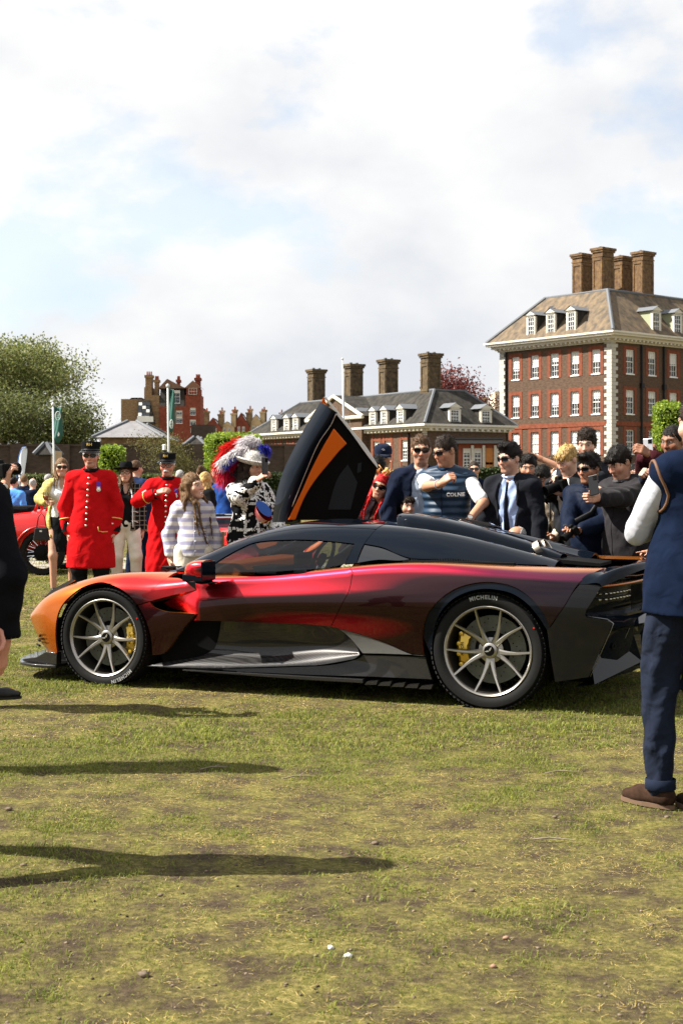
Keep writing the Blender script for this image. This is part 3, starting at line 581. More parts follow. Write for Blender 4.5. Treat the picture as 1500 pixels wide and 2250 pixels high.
def low_lodges():
    box_house('slate_lodge', 222, 345, 962, 92, 8, M_YELB, 'yellow brick lodge with grey hipped slate roof behind the garden wall', [], 'hip', roofh=1.15, roofm=mat('pale_grey_slate', (0.17, 0.165, 0.17), 0.7, var=0.15, vscale=2), over=0.5)
    box_house('square_pavilion', 404, 452, 990, 88, 3.2, M_BRICKD, 'small brick pavilion with slate roof and white window behind the pensioners', [(430, 998, 1018, 13)], 'hip', roofh=0.85, over=0.35)
    box_house('square_pavilion', -40, 45, 1004, 90, 5, M_BRICKD, 'low dark slate-roofed pavilion at the left edge', [], 'hip', roofh=0.75, over=0.35)
    box_house('end_pier', 420, 470, 933, 96, 1.4, M_BRICKD, 'dark brick pier with stepped top left of the clipped trees', [])
    D = 78; x0, x1 = at(-60, 0, D).x, at(640, 0, D).x; zt = at(0, 976, D).z; w = empty('garden_wall', (x0, D, 0)); tag(w, 'long dark brick garden wall behind the lawn at left', 'wall'); mb = MB(); mb.box(((x1 - x0) / 2, 0.3, (zt - .12) / 2), (x1 - x0, 0.6, zt - .12)); mb.build('wall', M_BRICKD, w); c = MB(); c.box(((x1 - x0) / 2, 0.3, zt - 0.06), (x1 - x0, 0.8, 0.12)); c.build('coping', M_BRICKD, w)
    for k in range(8): p = MB(); p.box((k * (x1 - x0) / 7, 0.1, zt / 2), (0.75, 0.6, zt + 0.0)); p.build('pier', M_BRICKD, w)
    for (px, y0, y1, wd, mm, lab) in ((98, 1000, 1040, 26, M_BRICKD, 'small stone outbuilding by the garden wall at left'), (116, 990, 1045, 7, M_SAND, 'sandy gate pier left of the first flagpole')):
        r = box_house('garden_shed', px - wd / 2, px + wd / 2, y0, 72, 2, mm, lab, [], 'hip' if wd > 10 else None, roofh=0.6, over=0.2)
big_block(); long_range(); link_lodge(); mansion(); gables_row(); low_lodges()
def build_path():
    me = mesh_np('path', [(-120, 23.5, 0.006), (120, 23.5, 0.006), (120, 27.0, 0.006), (-120, 27.0, 0.006)], [(0, 1, 2, 3)])
    o = link('path', me, mat('pale_gravel_path', (0.30, 0.26, 0.21), 0.95, spec=0.1, var=0.3, vscale=14)); tag(o, 'pale gravel path across the lawn behind the crowd', kind='structure')
build_path()

# ------------------------------------------------------------------ trees, hedges, topiary
M_BARK = mat('bark', (0.085, 0.070, 0.055), 0.9, var=0.3, vscale=6)
M_LEAF = leaf_mat('leaves', 0.6, 0.4)
def leaves(name, P, size, cols, parent, nbias=None, seed=0):
    rg = np.random.default_rng(seed); n = len(P); a = rg.normal(size=(n, 3)); a /= np.linalg.norm(a, axis=1, keepdims=True); b = rg.normal(size=(n, 3))
    if nbias is not None: a = a * 0.8 + nbias; a /= np.linalg.norm(a, axis=1, keepdims=True)
    b = np.cross(a, b); b /= np.linalg.norm(b, axis=1, keepdims=True); c = np.cross(a, b); s = size * (0.6 + 0.8 * rg.random((n, 1)))
    V = np.stack([P - b * s, P - c * s * 0.55, P + b * s, P + c * s * 0.55], 1).reshape(-1, 3); q = np.arange(n) * 4
    me = mesh_np(name, V, np.stack([q, q + 1, q + 2, q + 3], 1)); C = np.array(cols)[rg.integers(0, len(cols), n)] * (0.75 + 0.5 * rg.random((n, 1))); vcol(me, np.repeat(C, 4, 0)); return link(name, me, M_LEAF, parent)
def tree(name, base, H, spread, label, cols, nleaf, lsize, seed, trunk_r=0.35, levels=4, fork=0.25, group=None, leafspread=0.9, up=0.55, cat='tree'):
    rg = random.Random(seed); root = empty(name, base); tag(root, label, cat, group); mb = MB(); tips = []
    def grow(p, d, ln, r, lv):
        q = p; pts = [p]; rr = [r]; n = 3
        for i in range(n):
            d = (d + Vector((rg.uniform(-.22, .22), rg.uniform(-.22, .22), rg.uniform(-.05, .16)))).normalized(); q = q + d * ln / n; pts.append(q); rr.append(r * (1 - 0.42 * (i + 1) / n))
            if lv >= 2: tips.append(q)
        mb.tube(pts, rr, 6 if lv < 2 else 4, cap=False)
        if lv < levels:
            for k in range(4 if lv == 0 else rg.choice((3, 3, 4))):
                a = rg.uniform(0, 6.28); v = Vector((math.cos(a) * spread, math.sin(a) * spread, rg.uniform(0.05, up * 1.6))); nd = (d * 0.55 + v).normalized(); st = pts[rg.choice((2, 3, 3))]
                grow(st, nd, ln * rg.uniform(0.58, 0.80), rr[-1] * 0.72, lv + 1)
    grow(Vector((0, 0, 0)), Vector((0, 0, 1)), H * fork * 1.35, trunk_r, 0)
    # scale to the wanted height
    zmax = max(v[2] for v in mb.v); k = H / zmax; mb.v = [(x * k, y * k, z * k) for x, y, z in mb.v]; tips = [t * k for t in tips]
    mb.build('trunk', M_BARK, root, smooth=True)
    rn = np.random.default_rng(seed); T = np.array([t[:] for t in tips]); P = T[rn.integers(0, len(T), nleaf)] + np.clip(rn.normal(size=(nleaf, 3)), -1.35, 1.35) * leafspread * H / 16
    if nleaf: leaves('crown', P, lsize, cols, root, seed=seed)
    return root
def clipped(name, base, w, d, z0, z1, label, cols, n, ls, seed, round_=0.25, group=None, trunk=True, cat='tree'):
    """dense crown clipped to a rounded box, open in places"""
    rg = np.random.default_rng(seed); root = empty(name, base); tag(root, label, cat, group)
    U = rg.random((n * 2, 3)) * 2 - 1; p = 5.0; rad = (np.abs(U) ** p).sum(1) ** (1 / p); U = U[(rad < 1.0) & (rad > 0.62)][:n]; bump = 1 + 0.10 * (fbm(U[:, 0] * 5 + seed, U[:, 2] * 5 + U[:, 1] * 3, 3) - 0.5)
    P = U * np.array([w / 2, d / 2, (z1 - z0) / 2]) * bump[:, None] + np.array([0, 0, (z0 + z1) / 2])
    leaves('crown', P, ls, cols, root, U * 0.5, seed)
    if trunk:
        t = MB(); t.tube([(0, 0, 0), (0.02, 0, z0 * 0.6), (0, 0, (z0 + z1) / 2)], [0.11, 0.09, 0.07], 8)
        for k in range(6): a = k * 1.05; t.tube([(0, 0, z0 + 0.1 * k), (math.cos(a) * w * 0.3, math.sin(a) * d * 0.3, (z0 + z1) / 2 + 0.1 * k)], [0.05, 0.02], 5)
        t.build('trunk', M_BARK, root, smooth=True)
    ib = MB(); ib.box((0, 0, (z0 + z1) / 2), (w * 0.62, d * 0.62, (z1 - z0) * 0.66)); ib.build('inner_shade', mat('crown_shade_dark', (0.012, 0.018, 0.006), 1.0, spec=0.0), root)  # near-black box painted in as the shade inside the crown
    return root
G_PLANE = [(0.15, 0.175, 0.05), (0.20, 0.215, 0.065), (0.085, 0.11, 0.028), (0.25, 0.25, 0.09)]; G_LIME = [(0.17, 0.26, 0.02), (0.24, 0.33, 0.03), (0.10, 0.17, 0.015), (0.30, 0.38, 0.05)]; G_DARK = [(0.018, 0.030, 0.009), (0.035, 0.050, 0.014), (0.05, 0.065, 0.02)]; G_HEDGE = [(0.085, 0.11, 0.028), (0.125, 0.145, 0.04), (0.055, 0.07, 0.018)]
tree('plane_tree', (at(62, 0, 135).x, 135, 0), 15.0, 1.0, 'large spreading plane tree in pale new leaf at the left edge', G_PLANE, 22000, 0.14, 11, 0.5, 5, 0.13, leafspread=1.0, up=0.30)
tree('plane_tree', (at(-70, 0, 150).x, 150, 0), 13.0, 1.0, 'second plane tree, mostly beyond the left edge', G_PLANE, 20000, 0.14, 12, 0.5, 4, 0.14, leafspread=1.6, up=0.32)
for px_, h_, sd_, lab_ in ((150, 7.8, 14, 'dark bushy tree right of the large plane tree'), (88, 8.6, 15, 'dark bush at the foot of the large plane tree'), (22, 9.4, 16, 'dark bushy tree at the left edge below the plane trees')):
    tree('bushy_tree', (at(px_, 0, 126).x, 126, 0), h_, 1.2, lab_, [(0.10, 0.115, 0.034), (0.15, 0.165, 0.055), (0.065, 0.078, 0.022)], 12000, 0.12, sd_, 0.25, 4, 0.12, leafspread=1.9, up=0.4)
tree('bare_tree', (at(238, 0, 160).x, 160, 0), 9.2, 0.8, 'bare twiggy tree behind the slate lodge', G_PLANE, 120, 0.1, 21, 0.16, 4, 0.3)
tree('copper_beech', (at(1005, 0, 160).x, 160, 0), 14.2, 0.8, 'copper beech with dark red crown behind the long brick wing', [(0.13, 0.028, 0.022), (0.19, 0.045, 0.035), (0.07, 0.018, 0.016)], 9000, 0.16, 31, 0.4, 4, 0.25, leafspread=1.2)
tree('young_tree', (at(368, 0, 70).x, 70, 0), 3.75, 1.0, 'sparse olive-green young tree behind the second red-coated pensioner', [(0.10, 0.095, 0.028), (0.14, 0.125, 0.04)], 5200, 0.045, 41, 0.06, 4, 0.2, leafspread=1.2)
for (px, y0, y1, w, D, lab, sd_) in ((247, 977, 1048, 56, 66, 'clipped lime tree right of the taller red-coated man', 51), (514, 950, 1040, 132, 62, 'wide clipped lime tree left of the feathered hat', 52), (1468, 881, 992, 66, 58, 'bright clipped lime tree in front of the brick block at right', 53)):
    zt, zb, ww = at(0, y0, D).z, at(0, y1, D).z, w / F * D
    clipped('lime_tree', (at(px, 0, D).x, D, 0), ww, 1.5, zb, zt, lab, G_LIME, 5200 if w > 100 else 2800, 0.062, sd_, group='clipped lime trees')
def hedge(px0, px1, ytop, D, label, n, cols=G_HEDGE, ls=0.05, th=1.2):
    x0, x1 = at(px0, 0, D).x, at(px1, 0, D).x; zt = at(0, ytop, D).z; L = x1 - x0; rg = np.random.default_rng(int(px0) + 999); root = empty('hedge', ((x0 + x1) / 2, D, 0)); tag(root, label, 'hedge')
    P = np.stack([(rg.random(n) - .5) * L, -th / 2 + rg.normal(size=n) * 0.03, rg.random(n) * zt], 1); k = n // 3; P[:k, 1] = (rg.random(k) - .5) * th; P[:k, 2] = zt + rg.normal(size=k) * 0.03
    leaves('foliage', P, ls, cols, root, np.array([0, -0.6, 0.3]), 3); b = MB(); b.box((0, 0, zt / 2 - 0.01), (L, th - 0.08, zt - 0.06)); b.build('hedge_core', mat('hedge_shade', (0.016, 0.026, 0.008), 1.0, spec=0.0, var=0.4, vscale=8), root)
hedge(-60, 470, 1045, 52, 'long clipped hedge across the back of the lawn at left', 9000)
hedge(560, 660, 1041, 50, 'dark hedge behind the feathered hat and black railing', 2500, G_DARK)
hedge(930, 1330, 1030, 54, 'low clipped hedge behind the crowd at right', 7000, G_DARK)
def extras():
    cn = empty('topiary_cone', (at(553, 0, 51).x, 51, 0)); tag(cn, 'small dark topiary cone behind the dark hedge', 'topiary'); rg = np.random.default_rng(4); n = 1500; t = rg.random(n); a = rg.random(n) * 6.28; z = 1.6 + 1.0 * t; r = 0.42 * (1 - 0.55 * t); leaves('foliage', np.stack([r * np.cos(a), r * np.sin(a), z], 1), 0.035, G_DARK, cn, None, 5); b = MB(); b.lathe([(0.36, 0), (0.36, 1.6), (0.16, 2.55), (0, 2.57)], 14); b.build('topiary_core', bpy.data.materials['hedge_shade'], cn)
    rl = empty('iron_railing', (at(570, 0, 40).x, 40, 0)); tag(rl, 'black iron railing in front of the dark hedge', 'railing'); L = 90 / F * 40; bar = MB(); bar.tube([(0, 0, 0), (0, 0, 1.25)], 0.012, 5); bm_ = bar.mesh('bar'); bm_.materials.append(M_IRON)
    for k in range(14): o = link('bar', bm_, None, rl); o.location = (k * L / 13, 0, 0)
    r = MB(); r.tube([(0, 0, 1.2), (L, 0, 1.2)], 0.014, 5); r.build('rail', M_IRON, rl)
    # green banners on white poles
    M_FLAG = mat('dark_green_flag', (0.018, 0.090, 0.070), 0.8, var=0.1, vscale=3); M_POLE = mat('white_pole', (0.50, 0.51, 0.50), 0.5); M_FW = mat('white_flag_print', (0.75, 0.77, 0.75), 0.8)
    for (px, yt, D, x0, x1, y0, y1, lab) in ((117, 890, 45, 117, 136, 893, 972, 'green banner with white roundel on a white pole at left, before the plane tree'), (369, 849, 45, 369, 382, 853, 948, 'narrow green banner on a white pole before the mansion block')):
        p = at(px, 0, D); root = empty('flag_banner', (p.x, D, 0)); tag(root, lab, 'flag', 'green banners on white poles'); zt = at(0, yt, D).z; m = MB(); m.tube([(0.06 if px > 200 else 0.07, 0, 0), (0, 0, zt)], [0.042, 0.03], 10); m.lathe([(0, zt + .1), (0.06, zt + .05), (0.06, zt - 0.02), (0, zt - .06)][::-1], 10); m.build('pole', M_POLE, root, smooth=True)
        w = (x1 - x0) / F * D; zt2, zb = at(0, y0, D).z, at(0, y1, D).z; V = []; ns, nz = 8, 16
        for j in range(nz + 1):
            for i in range(ns + 1):
                f = i / ns; g = j / nz; lo = zb + (0.12 if f < 0.5 else 0) + 0.0; z = zt2 + (lo - zt2) * g; wj = w * (1 - 0.5 * max(0, g - 0.75) / 0.25); V.append((0.03 + f * wj, 0.10 * math.sin(f * 5 + g * 3), z - 0.05 * f))
        Fs = [(j * (ns + 1) + i, j * (ns + 1) + i + 1, (j + 1) * (ns + 1) + i + 1, (j + 1) * (ns + 1) + i) for j in range(nz) for i in range(ns)]
        fm = MB(); fm.add(V, Fs); fo = fm.build('flag', M_FLAG, root, smooth=True); sd_ = fo.modifiers.new('cloth', 'SOLIDIFY'); sd_.thickness = 0.006
        cz = at(0, 914 if px < 200 else 932, D).z; k = 1.0 if px < 200 else 0.55; e = MB(); e.tube([(0.03 + w * 0.55 + 0.078 * k * math.cos(t), -0.13, cz + 0.135 * math.sin(t)) for t in np.linspace(0, 6.28, 21)[:-1]], 0.011, 5, closed=True)
        for dz in (-0.055, 0, 0.055): e.box((0.03 + w * 0.55, -0.13, cz + dz), (0.085 * k, 0.01, 0.02))
        e.build('flag_emblem', M_FW, root)
        if px < 200: e = MB(); c2 = at(0, 955, D).z; e.prism([(-0.03, 0), (0, 0.09), (0.04, 0.02), (0.02, -0.05), (-0.02, -0.06)], lambda p: Vector((0.03 + w * 0.6 + p[0], -0.12, c2 + p[1])), lambda p: Vector((0.03 + w * 0.6 + p[0], -0.115, c2 + p[1]))); e.build('flag_emblem', M_FW, root)
    # white feather flag
    D = 34; p = at(48, 0, D); root = empty('feather_flag', (p.x, D, 0)); tag(root, 'white feather flag with dark lettering and curved blue edge at left', 'flag'); V = []; n = 14; X = lambda q: at(q, 0, D).x - p.x; Z = lambda q: at(0, q, D).z
    L_ = [(40, 1075), (41, 1040), (43, 1015), (47, 995), (52, 984), (57, 982)]; R_ = [(54, 1075), (55, 1050), (57, 1020), (59, 1000), (60, 988), (57, 982)]
    l = densify(L_, 8, 40, False); r = densify(R_, 8, 40, False); n = 16; li = np.stack([np.interp(np.linspace(0, 1, n), np.linspace(0, 1, len(l)), l[:, k]) for k in (0, 1)], 1); ri = np.stack([np.interp(np.linspace(0, 1, n), np.linspace(0, 1, len(r)), r[:, k]) for k in (0, 1)], 1); f = MB()
    for i in range(n):
        for t in (0, 0.33, 0.66, 1): a = li[i] * (1 - t) + ri[i] * t; V.append((X(a[0]), 0.04 * math.sin(3 * t + i * 0.4), Z(a[1])))
    f.add(V, [(i * 4 + j, i * 4 + j + 1, i * 4 + j + 5, i * 4 + j + 4) for i in range(n - 1) for j in range(3)]); fo = f.build('flag', mat('white_flag_cloth', (0.72, 0.76, 0.82), 0.8), root, smooth=True); fo.modifiers.new('cloth', 'SOLIDIFY').thickness = 0.006
    g = MB(); g.tube([(X(40), 0, 0)] + [(X(a[0]) - 0.02, 0, Z(a[1])) for a in li], 0.018, 6); g.build('pole', mat('blue_edge', (0.03, 0.10, 0.30), 0.6), root, smooth=True)
    tx = text_mesh('CATE', 0.16, 0.002); warp(tx, lambda q: Vector((X(47.5) - q.y * 0.9, -0.08, Z(1056) + q.x))); link('flag_lettering', tx, mat('navy_print', (0.02, 0.05, 0.15), 0.8), root)
    # ship-style flagpole with rigging
    D = 105; p = at(752, 0, D); root = empty('flagpole', (p.x, D, 0)); tag(root, 'tall white flagpole with rigging in front of the long brick wing', 'flagpole'); zt = at(0, 790, D).z; m = MB(); m.tube([(0.25, 0, 0), (0.12, 0, 5), (0, 0, zt)], [0.11, 0.09, 0.05], 8); m.lathe([(0, zt + .15), (0.09, zt + .08), (0.09, zt), (0, zt - .05)][::-1], 8); m.build('pole', M_POLE, root, smooth=True); g = MB(); g.tube([(0.03, 0, zt - 2.3), (0.7, 0, 5.2), (0.95, 0, 2)], 0.02, 4); g.tube([(0.03, 0, zt - 2.3), (0.45, 0, 5.2), (0.5, 0, 2)], 0.02, 4); g.build('rigging', M_POLE, root)
    # white post top just behind the second pensioner's cap
    D = 44; p = at(361, 0, D); root = empty('lamp_post', (p.x, D, 0)); tag(root, 'white cylinder lamp on a thin post behind the second pensioner cap', 'lamp post'); m = MB(); m.tube([(0.02, 0, 0), (0.02, 0, at(0, 988, D).z)], 0.025, 8); m.build('post', M_IRON, root); c = MB(); c.lathe([(0, at(0, 989, D).z), (0.055, at(0, 988.5, D).z), (0.055, at(0, 977.5, D).z), (0.03, at(0, 976.5, D).z), (0, at(0, 976.5, D).z)], 12); c.build('lamp_head', M_FW, root)

# ------------------------------------------------------------------ the sports car
CAR_O = (-1.298, 10.76); CAR_RZ = R(-22)
def car_paint():
    m = bpy.data.materials.new('flip_paint'); m.use_nodes = True; nt = m.node_tree; N = nt.nodes.new; L = nt.links.new; b = nt.nodes['Principled BSDF']
    tc = N('ShaderNodeTexCoord'); sp = N('ShaderNodeSeparateXYZ'); L(tc.outputs['Object'], sp.inputs[0])
    mr = N('ShaderNodeMapRange'); mr.inputs[1].default_value = -0.8; mr.inputs[2].default_value = 3.6; L(sp.outputs[0], mr.inputs[0])
    def ramp(stops, src):
        r = N('ShaderNodeValToRGB'); e = r.color_ramp.elements
        while len(e) < len(stops): e.new(0.5)
        for i, (p, c) in enumerate(stops): e[i].position = p; e[i].color = (*c, 1)
        L(src, r.inputs[0]); return r.outputs[0]
    face = ramp([(0.0, (0.40, 0.095, 0.004)), (0.10, (0.25, 0.042, 0.004)), (0.155, (0.12, 0.012, 0.010)), (0.20, (0.032, 0.004, 0.005)), (0.5, (0.022, 0.004, 0.004)), (0.72, (0.022, 0.004, 0.006)), (0.9, (0.014, 0.005, 0.010)), (1.0, (0.012, 0.006, 0.012))], mr.outputs[0])
    mid = ramp([(0.0, (0.60, 0.155, 0.004)), (0.13, (0.60, 0.115, 0.004)), (0.21, (0.80, 0.022, 0.022)), (0.5, (0.95, 0.012, 0.040)), (0.70, (0.66, 0.008, 0.04)), (0.82, (0.20, 0.012, 0.05)), (1.0, (0.07, 0.02, 0.05))], mr.outputs[0])
    lw = N('ShaderNodeLayerWeight'); lw.inputs[0].default_value = 0.42
    f1 = N('ShaderNodeMapRange'); f1.inputs[1].default_value = 0.107; f1.inputs[2].default_value = 0.180; L(lw.outputs['Facing'], f1.inputs[0])
    f2 = N('ShaderNodeMapRange'); f2.inputs[1].default_value = 0.40; f2.inputs[2].default_value = 0.66; L(lw.outputs['Facing'], f2.inputs[0])
    m1 = N('ShaderNodeMix'); m1.data_type = 'RGBA'; L(f1.outputs[0], m1.inputs[0]); L(face, m1.inputs[6]); L(mid, m1.inputs[7])
    m2 = N('ShaderNodeMix'); m2.data_type = 'RGBA'; L(f2.outputs[0], m2.inputs[0]); L(m1.outputs[2], m2.inputs[6]); m2.inputs[7].default_value = (0.72, 0.24, 0.035, 1)
    L(m2.outputs[2], b.inputs['Base Color'])
    b.inputs['Metallic'].default_value = 0.85; b.inputs['Roughness'].default_value = 0.23; b.inputs['Coat Weight'].default_value = 0.45; b.inputs['Coat Roughness'].default_value = 0.015
    n = N('ShaderNodeTexNoise'); n.inputs['Scale'].default_value = 900; L(tc.outputs['Object'], n.inputs['Vector'])
    bp = N('ShaderNodeBump'); bp.inputs['Strength'].default_value = 0.06; bp.inputs['Distance'].default_value = 0.001; L(n.outputs[0], bp.inputs['Height']); L(bp.outputs[0], b.inputs['Normal'])
    return m
def carbon_mat(name, a, c, rough=0.3):
    m = mat(name, a, rough, spec=0.05, coat=1.0); m.node_tree.nodes['Principled BSDF'].inputs['Coat IOR'].default_value = 1.38; nt = m.node_tree; N = nt.nodes.new; L = nt.links.new; b = nt.nodes['Principled BSDF']
    tc = N('ShaderNodeTexCoord'); mp = N('ShaderNodeMapping'); mp.inputs['Rotation'].default_value = (0.0, R(45), 0.0); L(tc.outputs['Object'], mp.inputs[0])
    ck = N('ShaderNodeTexChecker'); ck.inputs['Scale'].default_value = 330; ck.inputs['Color1'].default_value = (*a, 1); ck.inputs['Color2'].default_value = (*c, 1)
    L(mp.outputs[0], ck.inputs['Vector']); L(ck.outputs[0], b.inputs['Base Color']); b.inputs['Metallic'].default_value = 0.2
    return m
M_PAINT = car_paint()
M_BLK = mat('gloss_black_paint', (0.003, 0.005, 0.009), 0.3, spec=0.0, coat=1.0); M_BLK.node_tree.nodes['Principled BSDF'].inputs['Coat IOR'].default_value = 1.26
M_CARB = carbon_mat('carbon_fibre', (0.005, 0.005, 0.006), (0.038, 0.036, 0.034))
M_CARBD = carbon_mat('dark_carbon_fibre', (0.003, 0.003, 0.004), (0.012, 0.012, 0.012)); M_CARBD.node_tree.nodes['Principled BSDF'].inputs['Coat IOR'].default_value = 1.3
M_CARB2 = carbon_mat('sky_lit_carbon_fibre', (0.04, 0.04, 0.042), (0.19, 0.185, 0.18))  # weave painted paler for the sky that the sill triangle mirrors
M_VOID = mat('matt_black_duct', (0.004, 0.004, 0.004), 0.9, spec=0.1)
M_PLAST = mat('black_plastic', (0.006, 0.006, 0.006), 0.5, spec=0.06)
M_RUBBER = mat('tyre_rubber', (0.010, 0.010, 0.010), 0.7, spec=0.12, bump=0.10, bscale=90)
M_TYTXT = mat('tyre_lettering', (0.28, 0.28, 0.27), 0.7)
M_RIM = mat('bronze_grey_alloy', (0.36, 0.34, 0.31), 0.34, metal=0.9, var=0.06, vscale=30)
M_RIMIN = mat('dark_alloy_barrel', (0.13, 0.118, 0.10), 0.42, metal=0.85)
M_GOLD = mat('gold_caliper', (0.72, 0.46, 0.06), 0.3, metal=0.75, coat=0.4)
M_DISC = mat('carbon_ceramic_disc', (0.105, 0.108, 0.085), 0.45, metal=0.3, var=0.15, vscale=40)
M_HUB = mat('hub_black', (0.004, 0.004, 0.004), 0.4, spec=0.05)
M_SILV = mat('bright_silver', (0.75, 0.75, 0.74), 0.25, metal=0.9)
M_ORG = mat('orange_trim', (0.72, 0.13, 0.008), 0.5, spec=0.2)
M_ORGL = mat('orange_leather', (0.75, 0.15, 0.02), 0.55, var=0.08, vscale=60)
M_GREYL = mat('dark_grey_alcantara', (0.022, 0.025, 0.028), 0.9, spec=0.1)
M_WHITE = mat('sunlit_edge_white', (0.8, 0.8, 0.78), 0.25, coat=0.6)
M_BLUEG = mat('painted_sky_mirror_glass', (0.012, 0.10, 0.55), 0.10, metal=0.55, coat=0.8)
M_REDL = mat('red_lamp', (0.5, 0.01, 0.008), 0.15, coat=1.0)
M_EXH = mat('titanium_exhaust', (0.47, 0.40, 0.33), 0.38, metal=0.75)
def glass_mat(name, tint, fac=0.75):
    m = bpy.data.materials.new(name); m.use_nodes = True; nt = m.node_tree; N = nt.nodes.new; L = nt.links.new; nt.nodes.remove(nt.nodes['Principled BSDF'])
    t = N('ShaderNodeBsdfTransparent'); t.inputs[0].default_value = (*tint, 1); g = N('ShaderNodeBsdfGlossy'); g.inputs['Roughness'].default_value = 0.01
    fr = N('ShaderNodeFresnel'); fr.inputs[0].default_value = 1.52; ms = N('ShaderNodeMixShader'); L(fr.outputs[0], ms.inputs[0]); L(t.outputs[0], ms.inputs[1]); L(g.outputs[0], ms.inputs[2])
    L(ms.outputs[0], nt.nodes['Material Output'].inputs[0]); return m
M_GLASS = glass_mat('tinted_car_glass', (0.24, 0.27, 0.275))
M_SCREEN = glass_mat('windscreen_glass', (0.30, 0.33, 0.34))

def nspline(t, Y, q):
    """natural cubic spline through (t, Y) evaluated at q; Y (n, ...)"""
    t = np.asarray(t, float); Y = np.asarray(Y, float); n = len(t); h = np.diff(t); sh = Y.shape[1:]; Yf = Y.reshape(n, -1)
    A = np.zeros((n, n)); B = np.zeros((n, Yf.shape[1])); A[0, 0] = A[-1, -1] = 1
    for i in range(1, n - 1):
        A[i, i - 1] = h[i - 1]; A[i, i] = 2 * (h[i - 1] + h[i]); A[i, i + 1] = h[i]
        B[i] = 6 * ((Yf[i + 1] - Yf[i]) / h[i] - (Yf[i] - Yf[i - 1]) / h[i - 1])
    M = np.linalg.solve(A, B); q = np.asarray(q, float); k = np.clip(np.searchsorted(t, q) - 1, 0, n - 2); hk = h[k][:, None]
    a = (t[k + 1] - q)[:, None]; b = (q - t[k])[:, None]
    r = M[k] * a ** 3 / (6 * hk) + M[k + 1] * b ** 3 / (6 * hk) + (Yf[k] / hk - M[k] * hk / 6) * a + (Yf[k + 1] / hk - M[k + 1] * hk / 6) * b
    return r.reshape((len(q),) + sh)
class Net:
    """smooth surface through a net of points: P[i][k] = (x, y, z)"""
    def __init__(s, P, tu=None, tv=None, nu=240, nv=120):
        P = np.array(P, float); s.P = P
        s.tu = np.array(tu if tu is not None else np.concatenate([[0], np.cumsum(np.linalg.norm(np.diff(P, axis=0), axis=2).mean(1))]))
        s.tv = np.array(tv if tv is not None else np.concatenate([[0], np.cumsum(np.linalg.norm(np.diff(P, axis=1), axis=2).mean(0))]))
        s.gu = np.linspace(s.tu[0], s.tu[-1], nu); s.gv = np.linspace(s.tv[0], s.tv[-1], nv)
        A = nspline(s.tu, P, s.gu)                                   # nu, K, 3
        s.G = np.transpose(nspline(s.tv, np.transpose(A, (1, 0, 2)), s.gv), (1, 0, 2))   # nu, nv, 3
    def ev(s, u, v):
        """bilinear lookup in the dense grid"""
        u = np.asarray(u, float); v = np.asarray(v, float)
        fu = np.clip((u - s.gu[0]) / (s.gu[1] - s.gu[0]), 0, len(s.gu) - 1.0001); fv = np.clip((v - s.gv[0]) / (s.gv[1] - s.gv[0]), 0, len(s.gv) - 1.0001)
        i = fu.astype(int); j = fv.astype(int); a = (fu - i)[:, None]; b = (fv - j)[:, None]; G = s.G
        return (G[i, j] * (1 - a) + G[i + 1, j] * a) * (1 - b) + (G[i, j + 1] * (1 - a) + G[i + 1, j + 1] * a) * b
    def nrm(s, u, v):
        e = 0.006; du = s.ev(u + e, v) - s.ev(u - e, v); dv = s.ev(u, v + e) - s.ev(u, v - e); n = np.cross(du, dv)
        return n / np.maximum(np.linalg.norm(n, axis=1, keepdims=True), 1e-9)
    def inv(s, xz, vmax=None, vmin=None):
        """(x, z) seen from the side -> (u, v)"""
        gm = (s.gv <= (vmax if vmax is not None else 1e9)) & (s.gv >= (vmin if vmin is not None else -1e9)); jj = np.where(gm)[0]
        Gx = s.G[:, jj][:, :, [0, 2]]; out = []
        for p in np.atleast_2d(xz):
            d = ((Gx - p) ** 2).sum(2); i, j = np.unravel_index(np.argmin(d), d.shape); u, v = s.gu[i], s.gv[jj[j]]
            for _ in range(3):
                e = 0.004; q = s.ev([u, u + e, u - e, u, u], [v, v, v, v + e, v - e])[:, [0, 2]]
                J = np.stack([(q[1] - q[2]) / (2 * e), (q[3] - q[4]) / (2 * e)], 1)
                if abs(np.linalg.det(J)) < 0.05: break
                du = np.linalg.solve(J, p - q[0]); du = np.clip(du, -0.03, 0.03); u += du[0]; v += du[1]
            out.append((u, v))
        return np.array(out)
